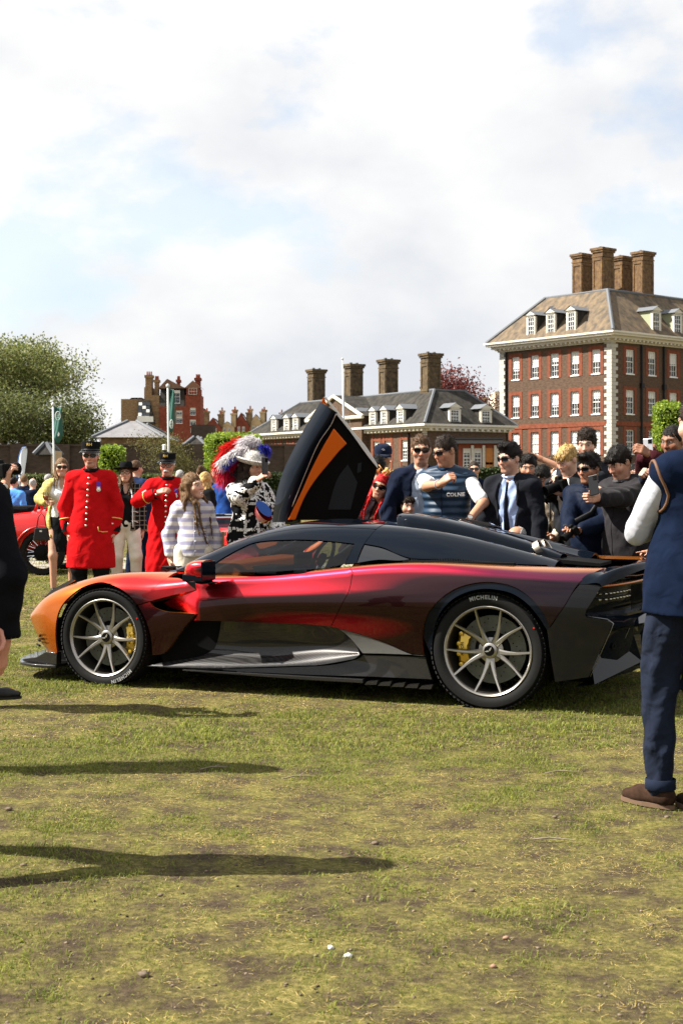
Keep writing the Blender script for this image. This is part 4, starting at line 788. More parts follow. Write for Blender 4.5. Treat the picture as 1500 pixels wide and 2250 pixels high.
# key-point nets of the car body in car space: x rearwards from the front axle, -y the side facing the camera, z up
def _row(xs, yz):
    xs = xs if isinstance(xs, (list, tuple)) else [xs] * len(yz)
    return [(x, -y, z) for x, (y, z) in zip(xs, yz)]
BODY = [
 _row([-.59,-.65,-.70,-.722,-.76,-.84,-.94,-1.0], [(.76,.19),(.775,.30),(.775,.40),(.765,.44),(.69,.47),(.5,.485),(.25,.48),(0,.475)]),
 _row([-.47,-.51,-.55,-.57,-.60,-.64,-.70,-.72], [(.88,.19),(.89,.31),(.88,.44),(.85,.54),(.76,.585),(.55,.575),(.28,.56),(0,.555)]),
 _row([-.25,-.27,-.28,-.29,-.30,-.31,-.32,-.33], [(.955,.19),(.965,.38),(.95,.55),(.91,.655),(.80,.71),(.58,.675),(.3,.635),(0,.625)]),
 _row(0.0, [(.975,.19),(.985,.40),(.975,.60),(.935,.705),(.82,.772),(.60,.735),(.3,.69),(0,.68)]),
 _row(0.3, [(.965,.15),(.975,.37),(.965,.58),(.92,.695),(.79,.782),(.60,.765),(.3,.745),(0,.74)]),
 _row(0.7, [(.93,.15),(.935,.36),(.945,.62),(.905,.735),(.79,.785),(.62,.82),(.3,.83),(0,.83)]),
 _row(1.2, [(.92,.15),(.915,.40),(.945,.665),(.895,.772),(.77,.805),(.6,.85),(.3,.87),(0,.87)]),
 _row(1.8, [(.93,.15),(.925,.42),(.965,.695),(.905,.835),(.775,.865),(.6,.9),(.3,.92),(0,.92)]),
 _row(2.3, [(.95,.15),(.965,.46),(.99,.72),(.93,.868),(.81,.905),(.6,.91),(.3,.91),(0,.91)]),
 _row(2.76, [(.97,.15),(.995,.5),(1.005,.72),(.955,.852),(.84,.898),(.62,.89),(.3,.87),(0,.87)]),
 _row(3.2, [(.96,.15),(.98,.5),(.985,.70),(.945,.822),(.83,.884),(.62,.875),(.3,.85),(0,.85)]),
 _row(3.55, [(.90,.15),(.92,.5),(.925,.68),(.89,.80),(.79,.880),(.62,.875),(.3,.85),(0,.85)]),
]
GREEN = [
 _row([.47,.46,.45,.42,.30,.22], [(.76,.785),(.735,.79),(.715,.795),(.68,.80),(.36,.80),(0,.795)]),
 _row([.76,.76,.76,.75,.68,.63], [(.78,.80),(.745,.845),(.675,.92),(.615,.955),(.34,.985),(0,.995)]),
 _row(1.02, [(.785,.81),(.74,.90),(.655,1.0),(.585,1.045),(.32,1.095),(0,1.105)]),
 _row(1.3, [(.785,.825),(.74,.925),(.65,1.045),(.575,1.095),(.31,1.145),(0,1.155)]),
 _row(1.6, [(.785,.85),(.745,.94),(.655,1.055),(.58,1.108),(.31,1.145),(0,1.152)]),
 _row(1.9, [(.79,.875),(.755,.94),(.675,1.035),(.595,1.098),(.32,1.125),(0,1.128)]),
 _row(2.3, [(.80,.893),(.775,.925),(.71,1.0),(.625,1.07),(.36,1.06),(0,1.055)]),
 _row(2.76, [(.78,.882),(.755,.90),(.71,.945),(.63,.993),(.38,.965),(0,.955)]),
 _row(3.12, [(.72,.862),(.71,.868),(.68,.885),(.61,.912),(.40,.885),(0,.87)]),
]
POLY = {
 'FENDER': [(-0.738, 0.435), (-0.68, 0.488), (-0.626, 0.57), (-0.537, 0.627), (-0.46, 0.676), (-0.347, 0.721), (-0.196, 0.751), (-0.041, 0.768), (0.125, 0.777), (0.253, 0.775), (0.347, 0.772), (0.447, 0.765), (0.281, 0.582), (0.201, 0.648), (0.114, 0.692), (0.043, 0.714), (-0.032, 0.724), (-0.118, 0.709), (-0.199, 0.678), (-0.258, 0.636), (-0.329, 0.573), (-0.375, 0.495), (-0.394, 0.36), (-0.389, 0.217), (-0.527, 0.208), (-0.575, 0.242), (-0.666, 0.323)],
 'WING_UP': [(0.281, 0.582), (0.447, 0.765), (0.575, 0.757), (0.695, 0.701), (0.714, 0.689), (0.544, 0.651), (0.376, 0.606)],
 'WING_LOW': [(0.285, 0.576), (0.376, 0.603), (0.388, 0.588), (0.413, 0.571), (0.499, 0.545), (0.619, 0.539), (0.72, 0.536), (0.73, 0.527), (0.679, 0.476), (0.599, 0.384), (0.52, 0.288), (0.473, 0.249), (0.396, 0.237), (0.388, 0.362), (0.362, 0.455), (0.33, 0.516)],
 'DOOR': [(0.411, 0.589), (0.562, 0.651), (0.714, 0.689), (0.698, 0.707), (0.689, 0.781), (0.782, 0.784), (0.891, 0.789), (1.11, 0.788), (1.255, 0.796), (1.388, 0.809), (1.481, 0.819), (1.55, 0.838), (1.667, 0.86), (1.792, 0.881), (1.845, 0.837), (1.837, 0.714), (1.796, 0.633), (1.753, 0.557), (1.704, 0.48), (1.55, 0.486), (1.42, 0.487), (1.154, 0.486), (0.954, 0.485), (0.702, 0.483), (0.74, 0.528), (0.619, 0.536), (0.499, 0.548), (0.43, 0.571)],
 'QUARTER': [(1.792, 0.881), (1.865, 0.903), (1.963, 0.912), (2.097, 0.913), (2.189, 0.908), (2.342, 0.904), (2.487, 0.903), (2.667, 0.904), (2.813, 0.906), (3.1, 0.9), (3.381, 0.894), (3.45, 0.892), (3.407, 0.867), (3.37, 0.844), (3.329, 0.801), (3.294, 0.742), (3.256, 0.672), (3.215, 0.611), (3.164, 0.537), (3.119, 0.628), (3.048, 0.709), (2.947, 0.773), (2.858, 0.795), (2.752, 0.8), (2.655, 0.784), (2.568, 0.754), (2.495, 0.707), (2.42, 0.633), (2.371, 0.559), (2.339, 0.441), (2.345, 0.325), (2.267, 0.329), (2.094, 0.385), (1.936, 0.43), (1.751, 0.47), (1.704, 0.48), (1.753, 0.557), (1.796, 0.633), (1.837, 0.714), (1.845, 0.837)],
 'FLARE_IN': [(3.145, 0.517), (3.091, 0.602), (3.021, 0.681), (2.926, 0.739), (2.832, 0.759), (2.745, 0.762), (2.657, 0.745), (2.571, 0.706), (2.505, 0.65), (2.448, 0.571), (2.412, 0.473), (2.392, 0.327)],
 'CARBON': [(3.335, 0.799), (3.468, 0.801), (3.458, 0.774), (3.416, 0.697), (3.382, 0.639), (3.377, 0.614), (3.385, 0.603), (3.444, 0.594), (3.518, 0.581), (3.533, 0.559), (3.522, 0.529), (3.462, 0.395), (3.394, 0.235), (3.337, 0.225), (3.19, 0.197), (3.164, 0.364), (3.145, 0.523), (3.164, 0.537), (3.215, 0.611), (3.256, 0.672), (3.294, 0.742)],
 'DUCT': [(0.729, 0.49), (0.887, 0.486), (0.867, 0.424), (0.88, 0.362), (0.811, 0.289), (0.745, 0.249), (0.612, 0.217), (0.445, 0.189), (0.43, 0.238), (0.473, 0.249), (0.582, 0.362), (0.679, 0.476)],
 'SKIRT': [(0.887, 0.489), (1.154, 0.486), (1.42, 0.487), (1.704, 0.48), (1.751, 0.47), (1.821, 0.416), (1.88, 0.353), (1.906, 0.31), (1.886, 0.288), (1.803, 0.261), (1.674, 0.233), (1.413, 0.209), (0.947, 0.175), (0.611, 0.158), (0.333, 0.157), (0.428, 0.182), (0.612, 0.217), (0.745, 0.249), (0.811, 0.289)],
 'SKIRT_LEDGE_IN': [(0.334, 0.163), (0.612, 0.21), (0.745, 0.246), (0.945, 0.239), (1.279, 0.247), (1.607, 0.298), (1.906, 0.319)],
 'TRI': [(1.751, 0.47), (1.936, 0.43), (2.094, 0.385), (2.267, 0.326), (2.351, 0.322), (2.124, 0.319), (1.915, 0.313), (1.88, 0.353), (1.821, 0.416)],
 'SILL': [(0.611, 0.152), (0.947, 0.169), (1.414, 0.203), (1.674, 0.228), (1.803, 0.255), (1.893, 0.286), (1.915, 0.305), (2.124, 0.31), (2.351, 0.314), (2.369, 0.254), (2.396, 0.172), (1.935, 0.166), (1.557, 0.157), (1.15, 0.152), (0.779, 0.146)],
 'WINDOW': [(0.73, 0.785), (0.714, 0.83), (0.778, 0.88), (0.856, 0.93), (0.925, 0.968), (1.004, 1.003), (1.122, 1.021), (1.233, 1.027), (1.348, 1.031), (1.509, 1.029), (1.646, 1.021), (1.773, 1.011), (1.76, 0.946), (1.737, 0.878), (1.574, 0.839), (1.448, 0.809), (1.289, 0.794), (1.042, 0.787), (0.879, 0.787)],
 'QWIN': [(1.846, 1.009), (1.981, 0.988), (2.06, 0.964), (2.141, 0.937), (2.191, 0.923), (2.13, 0.913), (1.969, 0.913), (1.822, 0.889)],
 'BUTLINE': [(1.844, 1.012), (1.981, 0.991), (2.087, 0.955), (2.19, 0.929), (2.494, 0.928), (2.734, 0.907), (3.068, 0.898)],
 'CUTROOF': [(1.898, 1.128), (1.885, 1.103), (1.87, 1.071), (1.844, 1.012), (1.822, 0.889)],
}


def densify(poly, step=0.02, corner=32, closed=True):
    P = np.array(poly, float); n = len(P); out = []
    def tang(i):
        a, b, c = P[i - 1], P[i], P[(i + 1) % n]; d1 = b - a; d2 = c - b; l1, l2 = np.linalg.norm(d1), np.linalg.norm(d2)
        an = math.degrees(math.acos(np.clip(np.dot(d1, d2) / (l1 * l2 + 1e-12), -1, 1)))
        return None if an > corner else (d1 / l1 + d2 / l2) / np.linalg.norm(d1 / l1 + d2 / l2)
    T = [tang(i) for i in range(n)]
    for i in range(n if closed else n - 1):
        a, b = P[i], P[(i + 1) % n]; l = np.linalg.norm(b - a); k = max(1, int(math.ceil(l / step))); ch = (b - a) / max(l, 1e-9)
        ta = T[i] if T[i] is not None else ch; tb = T[(i + 1) % n] if T[(i + 1) % n] is not None else ch
        for q in range(k):
            t = q / k; h1 = 2 * t ** 3 - 3 * t ** 2 + 1; h2 = -2 * t ** 3 + 3 * t ** 2; h3 = t ** 3 - 2 * t ** 2 + t; h4 = t ** 3 - t ** 2
            out.append(a * h1 + b * h2 + ta * l * h3 + tb * l * h4)
    if not closed: out.append(P[-1])
    return np.array(out)
def inside(poly, Q):
    x, y = Q[:, 0], Q[:, 1]; r = np.zeros(len(Q), bool); n = len(poly)
    for i in range(n):
        x1, y1 = poly[i]; x2, y2 = poly[(i + 1) % n]
        if y1 == y2: continue
        c = ((y1 > y) != (y2 > y)) & (x < (x2 - x1) * (y - y1) / (y2 - y1) + x1); r ^= c
    return r
def shrink(poly, d):
    P = np.array(poly); a = np.roll(P, 1, 0); b = np.roll(P, -1, 0); t = b - a; t /= np.maximum(np.linalg.norm(t, axis=1, keepdims=True), 1e-9)
    ar = 0.5 * np.sum(P[:, 0] * np.roll(P[:, 1], -1) - np.roll(P[:, 0], -1) * P[:, 1]); nn = np.stack([-t[:, 1], t[:, 0]], 1) * (1 if ar > 0 else -1)
    return P + nn * d
def panel(name, net, uv, m, parent, res=0.028, off=0.0, flange=0.014, gap=0.0022, deform=None):
    """a curved body panel: outline uv on the net, filled with triangles, with a rolled-in edge"""
    uv = shrink(uv, gap) if gap else np.array(uv)
    lo, hi = uv.min(0), uv.max(0); gx, gy = np.meshgrid(np.arange(lo[0], hi[0], res), np.arange(lo[1], hi[1], res * 0.87)); gx = gx + (np.arange(gx.shape[0]) % 2)[:, None] * res / 2
    Q = np.stack([gx.ravel(), gy.ravel()], 1); Q = Q[inside(uv, Q)]
    d = np.full(len(Q), 9.0)
    for i in range(0, len(uv)): d = np.minimum(d, (Q[:, 0] - uv[i, 0]) ** 2 + (Q[:, 1] - uv[i, 1]) ** 2)
    Q = Q[d > (res * 0.42) ** 2]; n = len(uv)
    pts = [Vector(p) for p in np.concatenate([uv, Q])]
    vo, eo, fo, ov, oe, of = delaunay_2d_cdt(pts, [(i, (i + 1) % n) for i in range(n)], [], 1, 1e-5)
    UV = np.array([v[:] for v in vo]); V = net.ev(UV[:, 0], UV[:, 1]); Nn = net.nrm(UV[:, 0], UV[:, 1])
    # outward = away from the car's middle
    c = np.array([0, 0, 0.45]); s = np.sign(((V - c) * np.array([0.0, 1, 1]) * Nn).sum()); Nn = Nn * (s if s else 1)
    if off: V = V + Nn * off
    if deform is not None: V = deform(V, Nn)
    Fs = [tuple(f) for f in fo if len(f) >= 3]; nv = len(V); VV = V.tolist(); NN = Nn.tolist(); b = [None] * n
    for k, o in enumerate(ov):
        for q in o:
            if q < n and b[q] is None: b[q] = k
    b = [x for x in b if x is not None]
    fl = []
    if flange:
        m2 = len(b)
        for x in b: VV.append(V[x].tolist())
        for x in b: VV.append((V[x] - Nn[x] * flange).tolist())
        NN += [NN[x] for x in b] * 2
        for k in range(m2): q = (k + 1) % m2; fl.append((nv + k, nv + q, nv + m2 + q, nv + m2 + k))
    me = bpy.data.meshes.new(name); me.from_pydata(VV, [], Fs + fl)
    # orientation
    tri = me.polygons[0]; f0 = Fs[0]; e1 = V[f0[1]] - V[f0[0]]; e2 = V[f0[2]] - V[f0[0]]
    if np.dot(np.cross(e1, e2), Nn[f0[0]]) < 0: me.flip_normals()
    me.polygons.foreach_set('use_smooth', np.array([True] * len(Fs) + [False] * len(fl)))
    if deform is None:
        cn = []
        for p in me.polygons:
            for li in p.loop_indices:
                vi = me.loops[li].vertex_index
                cn.append(NN[vi] if p.index < len(Fs) else p.normal[:])
        me.normals_split_custom_set(cn)
    return link(name, me, m, parent)
def mirrored(objs):
    for o in objs:
        c = o.copy(); COL.objects.link(c); c.scale = (o.scale.x, -o.scale.y, o.scale.z); c.location.y = -o.location.y
        for ch in o.children:
            d = ch.copy(); COL.objects.link(d); d.parent = c

def ribbon(pts, wd, name, m, parent, r=None):
    mb = MB(); mb.tube(pts, r or wd, 6); return mb.build(name, m, parent, smooth=True)

def creased(rows):
    """two extra key points per section: the flank gets a crisp lower crease and shoulder line between the wheels"""
    out = []
    for i, r in enumerate(rows):
        r = np.array(r); t = np.concatenate([[0], np.cumsum(np.linalg.norm(np.diff(r, axis=0), axis=1))]); f = {4: .6, 5: 1, 6: 1, 7: 1, 8: .8, 9: .3}.get(i, 0.0); ins = []
        for g in (0.13, 0.87): q = t[2] + g * (t[3] - t[2]); s = nspline(t, r, [q])[0]; l = r[2] + (r[3] - r[2]) * g; ins.append(s * (1 - f) + l * f)
        out.append(np.concatenate([r[:3], ins, r[3:]]))
    return out
def make_wheel(Rt, Rr, wid, name='wheel'):
    """a wheel about the origin, axle along y, outer face towards -y"""
    My = Matrix.Rotation(R(90), 4, 'X')       # lathe axis z -> -y
    rb = MB(); h = wid / 2
    # barrel and lip: (radius, height along the outward axis)
    rb.lathe([(Rr * 0.90, -h * 0.9), (Rr * 0.93, -h * 0.2), (Rr * 0.945, h * 0.62), (Rr * 0.955, h * 0.80)], 64, My, 1, cap=False)
    rb.lathe([(Rr * 0.945, h * 0.70), (Rr * 0.935, h * 0.86), (Rr * 0.955, h * 0.93), (Rr * 0.985, h * 0.965), (Rr * 1.0, h * 0.95), (Rr * 1.0, h * 0.88), (Rr * 0.96, h * 0.70)], 72, My, 0, cap=False)
    rb.lathe([(0.03, h * 0.40), (0.078, h * 0.42), (0.080, h * 0.48), (0.052, h * 0.52), (0.048, h * 0.66), (0.038, h * 0.70), (0.0, h * 0.70)], 40, My, 0)
    w = rb.build(name, [M_RIM, M_RIMIN], None, smooth=True, angle=35)
    ty = MB(); sw = (Rt - Rr)
    ty.lathe([(Rr * 0.95, -h * 0.9), (Rr + sw * 0.3, -h), (Rr + sw * 0.75, -h), (Rt - 0.012, -h * 0.90), (Rt, -h * 0.72), (Rt, h * 0.72), (Rt - 0.010, h * 0.88), (Rr + sw * 0.74, h * 1.005), (Rr + sw * 0.5, h * 1.02), (Rr + sw * 0.22, h * 0.99), (Rr + sw * 0.05, h * 0.93), (Rr * 0.97, h * 0.90)], 96, My, 0, cap=False)
    tyre = ty.build('tyre', M_RUBBER, w, smooth=True, angle=40)
    tg = MB()      # tread blocks: raised pads across the shoulder
    for k in range(72):
        a = 2 * PI * k / 72
        for q in (0.80, 0.36, -0.1, -0.55):
            M = Matrix.Rotation(a, 4, 'Y'); tg.box(M @ Vector((Rt - 0.001, -h * q, 0)), (0.007, h * 0.34, 0.022), M.to_3x3() @ Matrix.Rotation(R(18), 3, 'X'))
    tb = tg.build('tread', M_RUBBER, w); tb['kind'] = 'stuff'
    # spokes: five pairs fanning from the hub
    def spoke(sg):
        s = MB(); N = 7; V = []
        for i in range(N + 1):
            t = i / N; r = 0.050 + (Rr * 0.955 - 0.050) * t
            a = R(8.5 + (18 - 8.5) * min(1, t * 1.06)) * sg if t > 0 else R(9) * sg
            wd = 0.0155 * (1 - t) + 0.0085 * t + 0.006 * (1 - t) ** 6; out = h * (0.62 + 0.30 * t ** 1.4); dp = 0.030 * (1 - t) + 0.024 * t
            c = Vector((r * math.sin(a), -out, r * math.cos(a))); tn = Vector((math.cos(a), 0, -math.sin(a)))
            for (u_, dd) in ((-1, dp), (-0.95, 0.008), (-0.5, 0), (0.5, 0), (0.95, 0.008), (1, dp)): V.append(c + tn * wd * u_ * (1.0 if dd < 0.02 else 0.75) + Vector((0, dd, 0)))
        Fs = []
        for i in range(N):
            for k in range(6): Fs.append((i * 6 + k, i * 6 + (k + 1) % 6, (i + 1) * 6 + (k + 1) % 6, (i + 1) * 6 + k))
        Fs += [(5, 4, 3, 2, 1, 0), tuple(N * 6 + k for k in range(6))]
        s.add(V, Fs); return s.mesh('spoke', True, 40)
    sm = [spoke(1), spoke(-1)]
    for q in sm: q.materials.append(M_RIM)
    for k in range(5):
        for q in sm:
            o = link('spoke', q, None, w); o.rotation_euler = (0, R(180 + 72 * k + WHEEL_ROT), 0)
    hb = MB(); hb.lathe([(0.0, h * 0.745), (0.030, h * 0.745), (0.033, h * 0.72), (0.033, h * 0.6)][::-1], 32, My)
    hub = hb.build('hub_cap', M_HUB, w, smooth=True, angle=40)
    wg = MB(); yy = -h * 0.75
    for sg in (-1, 1):
        pl = [(sg * 0.002, 0.004), (sg * 0.012, 0.009), (sg * 0.026, 0.012), (sg * 0.022, 0.005), (sg * 0.016, 0.001), (sg * 0.009, -0.003), (sg * 0.002, -0.005)]
        wg.prism(pl, lambda p: Vector((p[0] * math.cos(0.6) - p[1] * math.sin(0.6), yy - 0.001, p[0] * math.sin(0.6) + p[1] * math.cos(0.6))), lambda p: Vector((p[0] * math.cos(0.6) - p[1] * math.sin(0.6), yy + 0.002, p[0] * math.sin(0.6) + p[1] * math.cos(0.6))))
    wg.build('wing_badge', M_SILV, w)
    lb = MB()
    for k in range(5):
        a = R(72 * k + 36 + WHEEL_ROT); lb.lathe([(0.011, h * 0.50), (0.011, h * 0.58), (0.006, h * 0.60), (0, h * 0.60)], 8, Matrix.Translation((0.062 * math.sin(a), 0, 0.062 * math.cos(a))) @ My)
    lb.build('wheel_nut', M_HUB, w)
    ds = MB(); rd = Rr * 0.76
    ds.lathe([(rd * 0.52, 0.02), (rd * 0.52, 0.035), (rd, 0.035), (rd, 0.0), (rd * 0.52, 0.0)], 48, My, cap=False)
    ds.lathe([(0.04, 0.06), (rd * 0.50, 0.045), (rd * 0.54, 0.036)], 32, My, 1, cap=False)
    for k in range(40):
        a = 2 * PI * k / 40; rr = rd * (0.64 + 0.085 * (k % 4)); ds.lathe([(0.0045, 0.0355), (0, 0.0358)], 6, Matrix.Translation((rr * math.sin(a), -0.0005, rr * math.cos(a))) @ My, 1)
    ds.build('brake_disc', [M_DISC, M_PLAST], w, smooth=True, angle=30)
    return w
def caliper(parent, Rr, side, txt=True):
    """gold caliper on the +x (side=1) or -x (side=-1) flank of the disc"""
    rd = Rr * 0.76; mb = MB(); V = []; n = 9; a0, a1 = R(-28), R(28)
    prof = [(0.70, 0.055), (0.74, 0.075), (0.98, 0.078), (1.06, 0.06), (1.06, -0.02), (0.70, 0.03)]
    for i in range(n):
        a = a0 + (a1 - a0) * i / (n - 1); e = 1 - 0.25 * abs(i - 4) / 4; wv = 1 + (0.018 if i % 2 else -0.01)
        for (r, q) in prof: V.append((side * rd * r * wv * math.cos(a), -q * e, rd * r * wv * math.sin(a)))
    k = len(prof); Fs = [(i * k + j, i * k + (j + 1) % k, (i + 1) * k + (j + 1) % k, (i + 1) * k + j) for i in range(n - 1) for j in range(k)] + [tuple(range(k)), tuple((n - 1) * k + j for j in range(k))]
    mb.add(V, Fs)
    for z in (-0.09, -0.03, 0.03, 0.09): mb.lathe([(0.013, 0.07), (0.013, 0.086), (0, 0.088)], 10, Matrix.Translation((side * rd * 0.985 * math.cos(z / rd), 0, z * rd / 0.2)) @ Matrix.Rotation(R(90), 4, 'X'))
    c = mb.build('brake_caliper', M_GOLD, parent, smooth=True, angle=30)
    if txt:
        t = text_mesh('ASTON', 0.026, 0.001); warp(t, lambda p: Vector((side * rd * 0.87 - p.y * side, -0.0795 - p.z, -p.x * side * -1)) if side > 0 else Vector((-rd * 0.87 - p.y, -0.0795 - p.z, p.x)))
        link('caliper_lettering', t, M_HUB, parent)
    return c

WHEEL_ROT = 0.0
def build_car():
    car = empty('sports_car', (CAR_O[0], CAR_O[1], 0), CAR_RZ)
    tag(car, 'low two-seat supercar fading from orange nose to crimson and dark purple, far gullwing door raised', 'sports car')
    B = Net(creased(BODY)); G = Net(GREEN); P = POLY; kv = B.tv[[0, 1, 2, 5, 6, 7, 8, 9]]
    def side(net, pts, vmax=None, vmin=None, step=0.022): return net.inv(densify(pts, step), vmax, vmin)
    near = []
    # front wing and half bonnet: side outline, then along the nose and the bonnet centre line
    fp = P['FENDER']; low = densify(fp[11:] + [fp[0]], 0.02, closed=False)          # shut line, arch, bumper, nose
    uv = B.inv(low, kv[4] + .02); us = uv[0]; ue = uv[-1]
    nose = np.stack([np.full(28, B.tu[0] + 0.001), np.linspace(ue[1], kv[7], 28)], 1); cen = np.stack([np.linspace(B.tu[0] + 0.001, us[0] + 0.08, 50), np.full(50, kv[7])], 1)
    cut = np.stack([np.linspace(us[0] + 0.08, us[0], 36), np.linspace(kv[7], us[1], 36)], 1)
    near.append(panel('front_wing', B, np.concatenate([uv[:-1], nose, cen[1:-1], cut[:-1]]), M_PAINT, car, gap=0.0))
    near.append(panel('upper_wing_panel', B, side(B, P['WING_UP'], kv[4] + .01), M_PAINT, car, flange=0.05))
    def blade(V, N): V = V.copy(); t = np.clip((V[:, 0] - 0.30) / 0.3, 0, 1); V[:, 1] -= 0.012 * t; return V
    near.append(panel('wing_blade', B, side(B, P['WING_LOW'], kv[4]), M_PAINT, car, flange=0.05, deform=blade))
    def tuck(V, N):
        V = V.copy(); t = np.clip((0.76 - V[:, 0]) / 0.36, 0, 1); z = np.clip((0.745 - V[:, 2]) / 0.05, 0, 1); V[:, 1] += (0.07 + 0.75 * np.clip(0.66 - V[:, 2], 0, 0.12)) * t * t * (3 - 2 * t) * z; return V
    near.append(panel('door_skin', B, side(B, P['DOOR'], kv[4] + .03), M_PAINT, car, deform=tuck, res=0.024))
    qp = P['QUARTER']; k0 = 5
    lowq = densify(qp[11:] + qp[:k0 + 1], 0.02, closed=False); uq = B.inv(lowq, kv[4] + .03)
    a, b = uq[-1], uq[0]; n1 = 12
    top = np.concatenate([np.stack([np.linspace(a[0], a[0] + .1, n1), np.linspace(a[1], kv[5], n1)], 1)[1:], np.stack([np.linspace(a[0] + .1, b[0], 40), np.full(40, kv[5])], 1)[1:], np.stack([np.full(n1, b[0]), np.linspace(kv[5], b[1], n1)], 1)[1:-1]])
    near.append(panel('rear_wing', B, np.concatenate([uq, top]), M_PAINT, car))
    fl = qp[18:30]; fi = P['FLARE_IN']
    ring = densify(fl, 0.02, closed=False).tolist() + densify(fi[::-1], 0.02, closed=False).tolist()
    near.append(panel('wheel_arch_flare', B, B.inv(np.array(ring), kv[4]), M_BLK, car, off=-0.012, gap=0.0, res=0.02, flange=0.04))
    near.append(panel('rear_corner_panel', B, side(B, P['CARBON'], kv[4]), M_CARBD, car, flange=0.03, res=0.03))
    near.append(panel('sill_triangle', B, side(B, P['TRI'], kv[4]), M_CARB2, car, off=-0.004))
    near.append(panel('lower_sill', B, side(B, P['SILL'], kv[4]), M_CARB, car, off=-0.012))
    SK = Net([[(x, -y, z) for (y, z) in row] for x, row in ((.33, [(.935, .155), (.93, .165), (.89, .18), (.84, .36), (.885, .50)]), (.75, [(.940, .166), (.934, .180), (.872, .245), (.845, .36), (.892, .49)]), (1.2, [(.938, .19), (.932, .204), (.880, .250), (.855, .36), (.90, .487)]), (1.6, [(.940, .225), (.935, .240), (.888, .298), (.868, .37), (.905, .485)]), (1.92, [(.950, .292), (.947, .303), (.935, .318), (.928, .37), (.93, .46)]))])
    near.append(panel('carbon_side_skirt', SK, side(SK, P['SKIRT'], SK.tv[4]), M_CARB, car, res=0.024))
    near.append(panel('air_duct', B, side(B, P['DUCT'], kv[4]), M_VOID, car, off=-0.10, gap=-0.02))
    # greenhouse
    gv = G.tv; W = P['WINDOW']; bl = P['BUTLINE']; cr = P['CUTROOF']
    win = side(G, W, gv[3])
    near.append(panel('side_window', G, win, M_GLASS, car, off=-0.006, gap=0.004, flange=0.004))
    # roof half with door frame: outline u-v box minus the window
    uC = G.inv(np.array([cr[0]]), gv[4])[0, 0]; cutl = G.inv(densify(cr, 0.02, closed=False), gv[4])
    def vline(u0, u1, v, n): return np.stack([np.linspace(u0, u1, n), np.full(n, v)], 1)
    uws = G.inv(np.array([(0.93, 1.02)]), gv[3])[0, 0]          # header of the windscreen
    # pillar and cant rail: between the window's upper edge and the roof edge
    wtop = G.inv(densify(W[0:12], 0.02, closed=False), gv[3])
    ic = int(np.argmin(np.abs(cutl[:, 1] - gv[3]))); edge = vline(cutl[ic][0], G.tu[0] + .004, gv[3] + 0.012, 60)
    wr = G.inv(densify([W[11], W[12], W[13]], 0.02, closed=False), gv[3]); sideb = G.inv(densify([W[13], cr[4]], 0.02, closed=False), gv[3])
    near.append(panel('cant_rail', G, np.concatenate([wtop, wr[1:], sideb[1:], cutl[::-1][1:len(cutl) - ic], edge[1:], vline(G.tu[0] + .004, G.tu[0] + .004, 0, 2)[:0]]), M_BLK, car, gap=0.0015))
    near.append(panel('roof', G, np.concatenate([vline(uws, cutl[ic][0], gv[3] + .016, 40), np.stack([np.linspace(cutl[ic][0], uC + .05, 20), np.linspace(gv[3] + .016, gv[5], 20)], 1)[1:], vline(uC + .05, uws - 0.02, gv[5], 40)[1:], np.stack([np.full(16, uws), np.linspace(gv[5], gv[3] + .016, 16)], 1)[1:-1]]), M_BLK, car, gap=0.001, flange=0.01))
    near.append(panel('windscreen', G, np.concatenate([vline(G.tu[0] + .01, uws - .006, gv[3] + .02, 40), np.stack([np.full(16, uws - .006), np.linspace(gv[3] + .02, gv[5], 16)], 1)[1:], vline(uws - .006, G.tu[0] + .01, gv[5], 40)[1:], np.stack([np.full(16, G.tu[0] + .01), np.linspace(gv[5], gv[3] + .02, 16)], 1)[1:-1]]), M_SCREEN, car, gap=0.002, flange=0.003))
    near.append(panel('quarter_window', G, side(G, P['QWIN'], gv[3]), mat('black_quarter_glass', (0.004, 0.005, 0.007), 0.08, coat=1.0), car, off=-0.004))
    blu = G.inv(densify(bl, 0.03, closed=False), gv[3]); ul = G.tu[-1]
    near.append(panel('buttress', G, np.concatenate([cutl[:ic + 8][::-1] if False else G.inv(densify(cr[:4], 0.02, closed=False), gv[4])[::-1][:-1], vline(uC + .02, ul, gv[4] + 0.05, 60), np.stack([np.full(10, ul), np.linspace(gv[4], 0.06, 10)], 1)[1:], blu[::-1][:-1]]), M_BLK, car, gap=0.0015))
    near.append(panel('engine_cover', G, np.concatenate([vline(uC + .05, ul, gv[4] + .04, 50), np.stack([np.full(8, ul), np.linspace(gv[4] + .04, gv[5], 8)], 1)[1:], vline(ul, uC + .05, gv[5], 50)[1:], np.stack([np.full(8, uC + .05), np.linspace(gv[5], gv[4] + .04, 8)], 1)[1:-1]]), M_BLK, car, gap=0.001, off=-0.015))
    # vent strip of round mesh under the buttress
    vg = MB()
    for i in range(42):
        for j in range(3):
            x = 2.20 + i * 0.017 + (j % 2) * 0.008; z = 0.905 + j * 0.009 - 0.00 * i; vg.lathe([(0.0052, 0), (0.0052, 0.003), (0.0032, 0.003), (0.0032, 0)], 6, Matrix.Translation((x, -0.808 + 0.02 * j, z - 0.02 * max(0, (x - 2.5)) / 0.4)) @ Matrix.Rotation(R(70), 4, 'X'))
    vo = vg.build('vent_mesh', M_GREYL, car); vo['kind'] = 'stuff'; near.append(vo)
    vb = MB(); vb.box((2.52, -0.775, 0.898), (0.74, 0.06, 0.03)); near.append(vb.build('vent_slot', M_VOID, car))
    # splitter
    sp = MB(); outl = [(-0.40, -0.93), (-0.60, -0.93), (-0.74, -0.86), (-0.88, -0.66), (-0.98, -0.35), (-1.02, 0.0), (-0.4, 0.0)]
    ol = densify(outl, 0.05, 20).tolist()
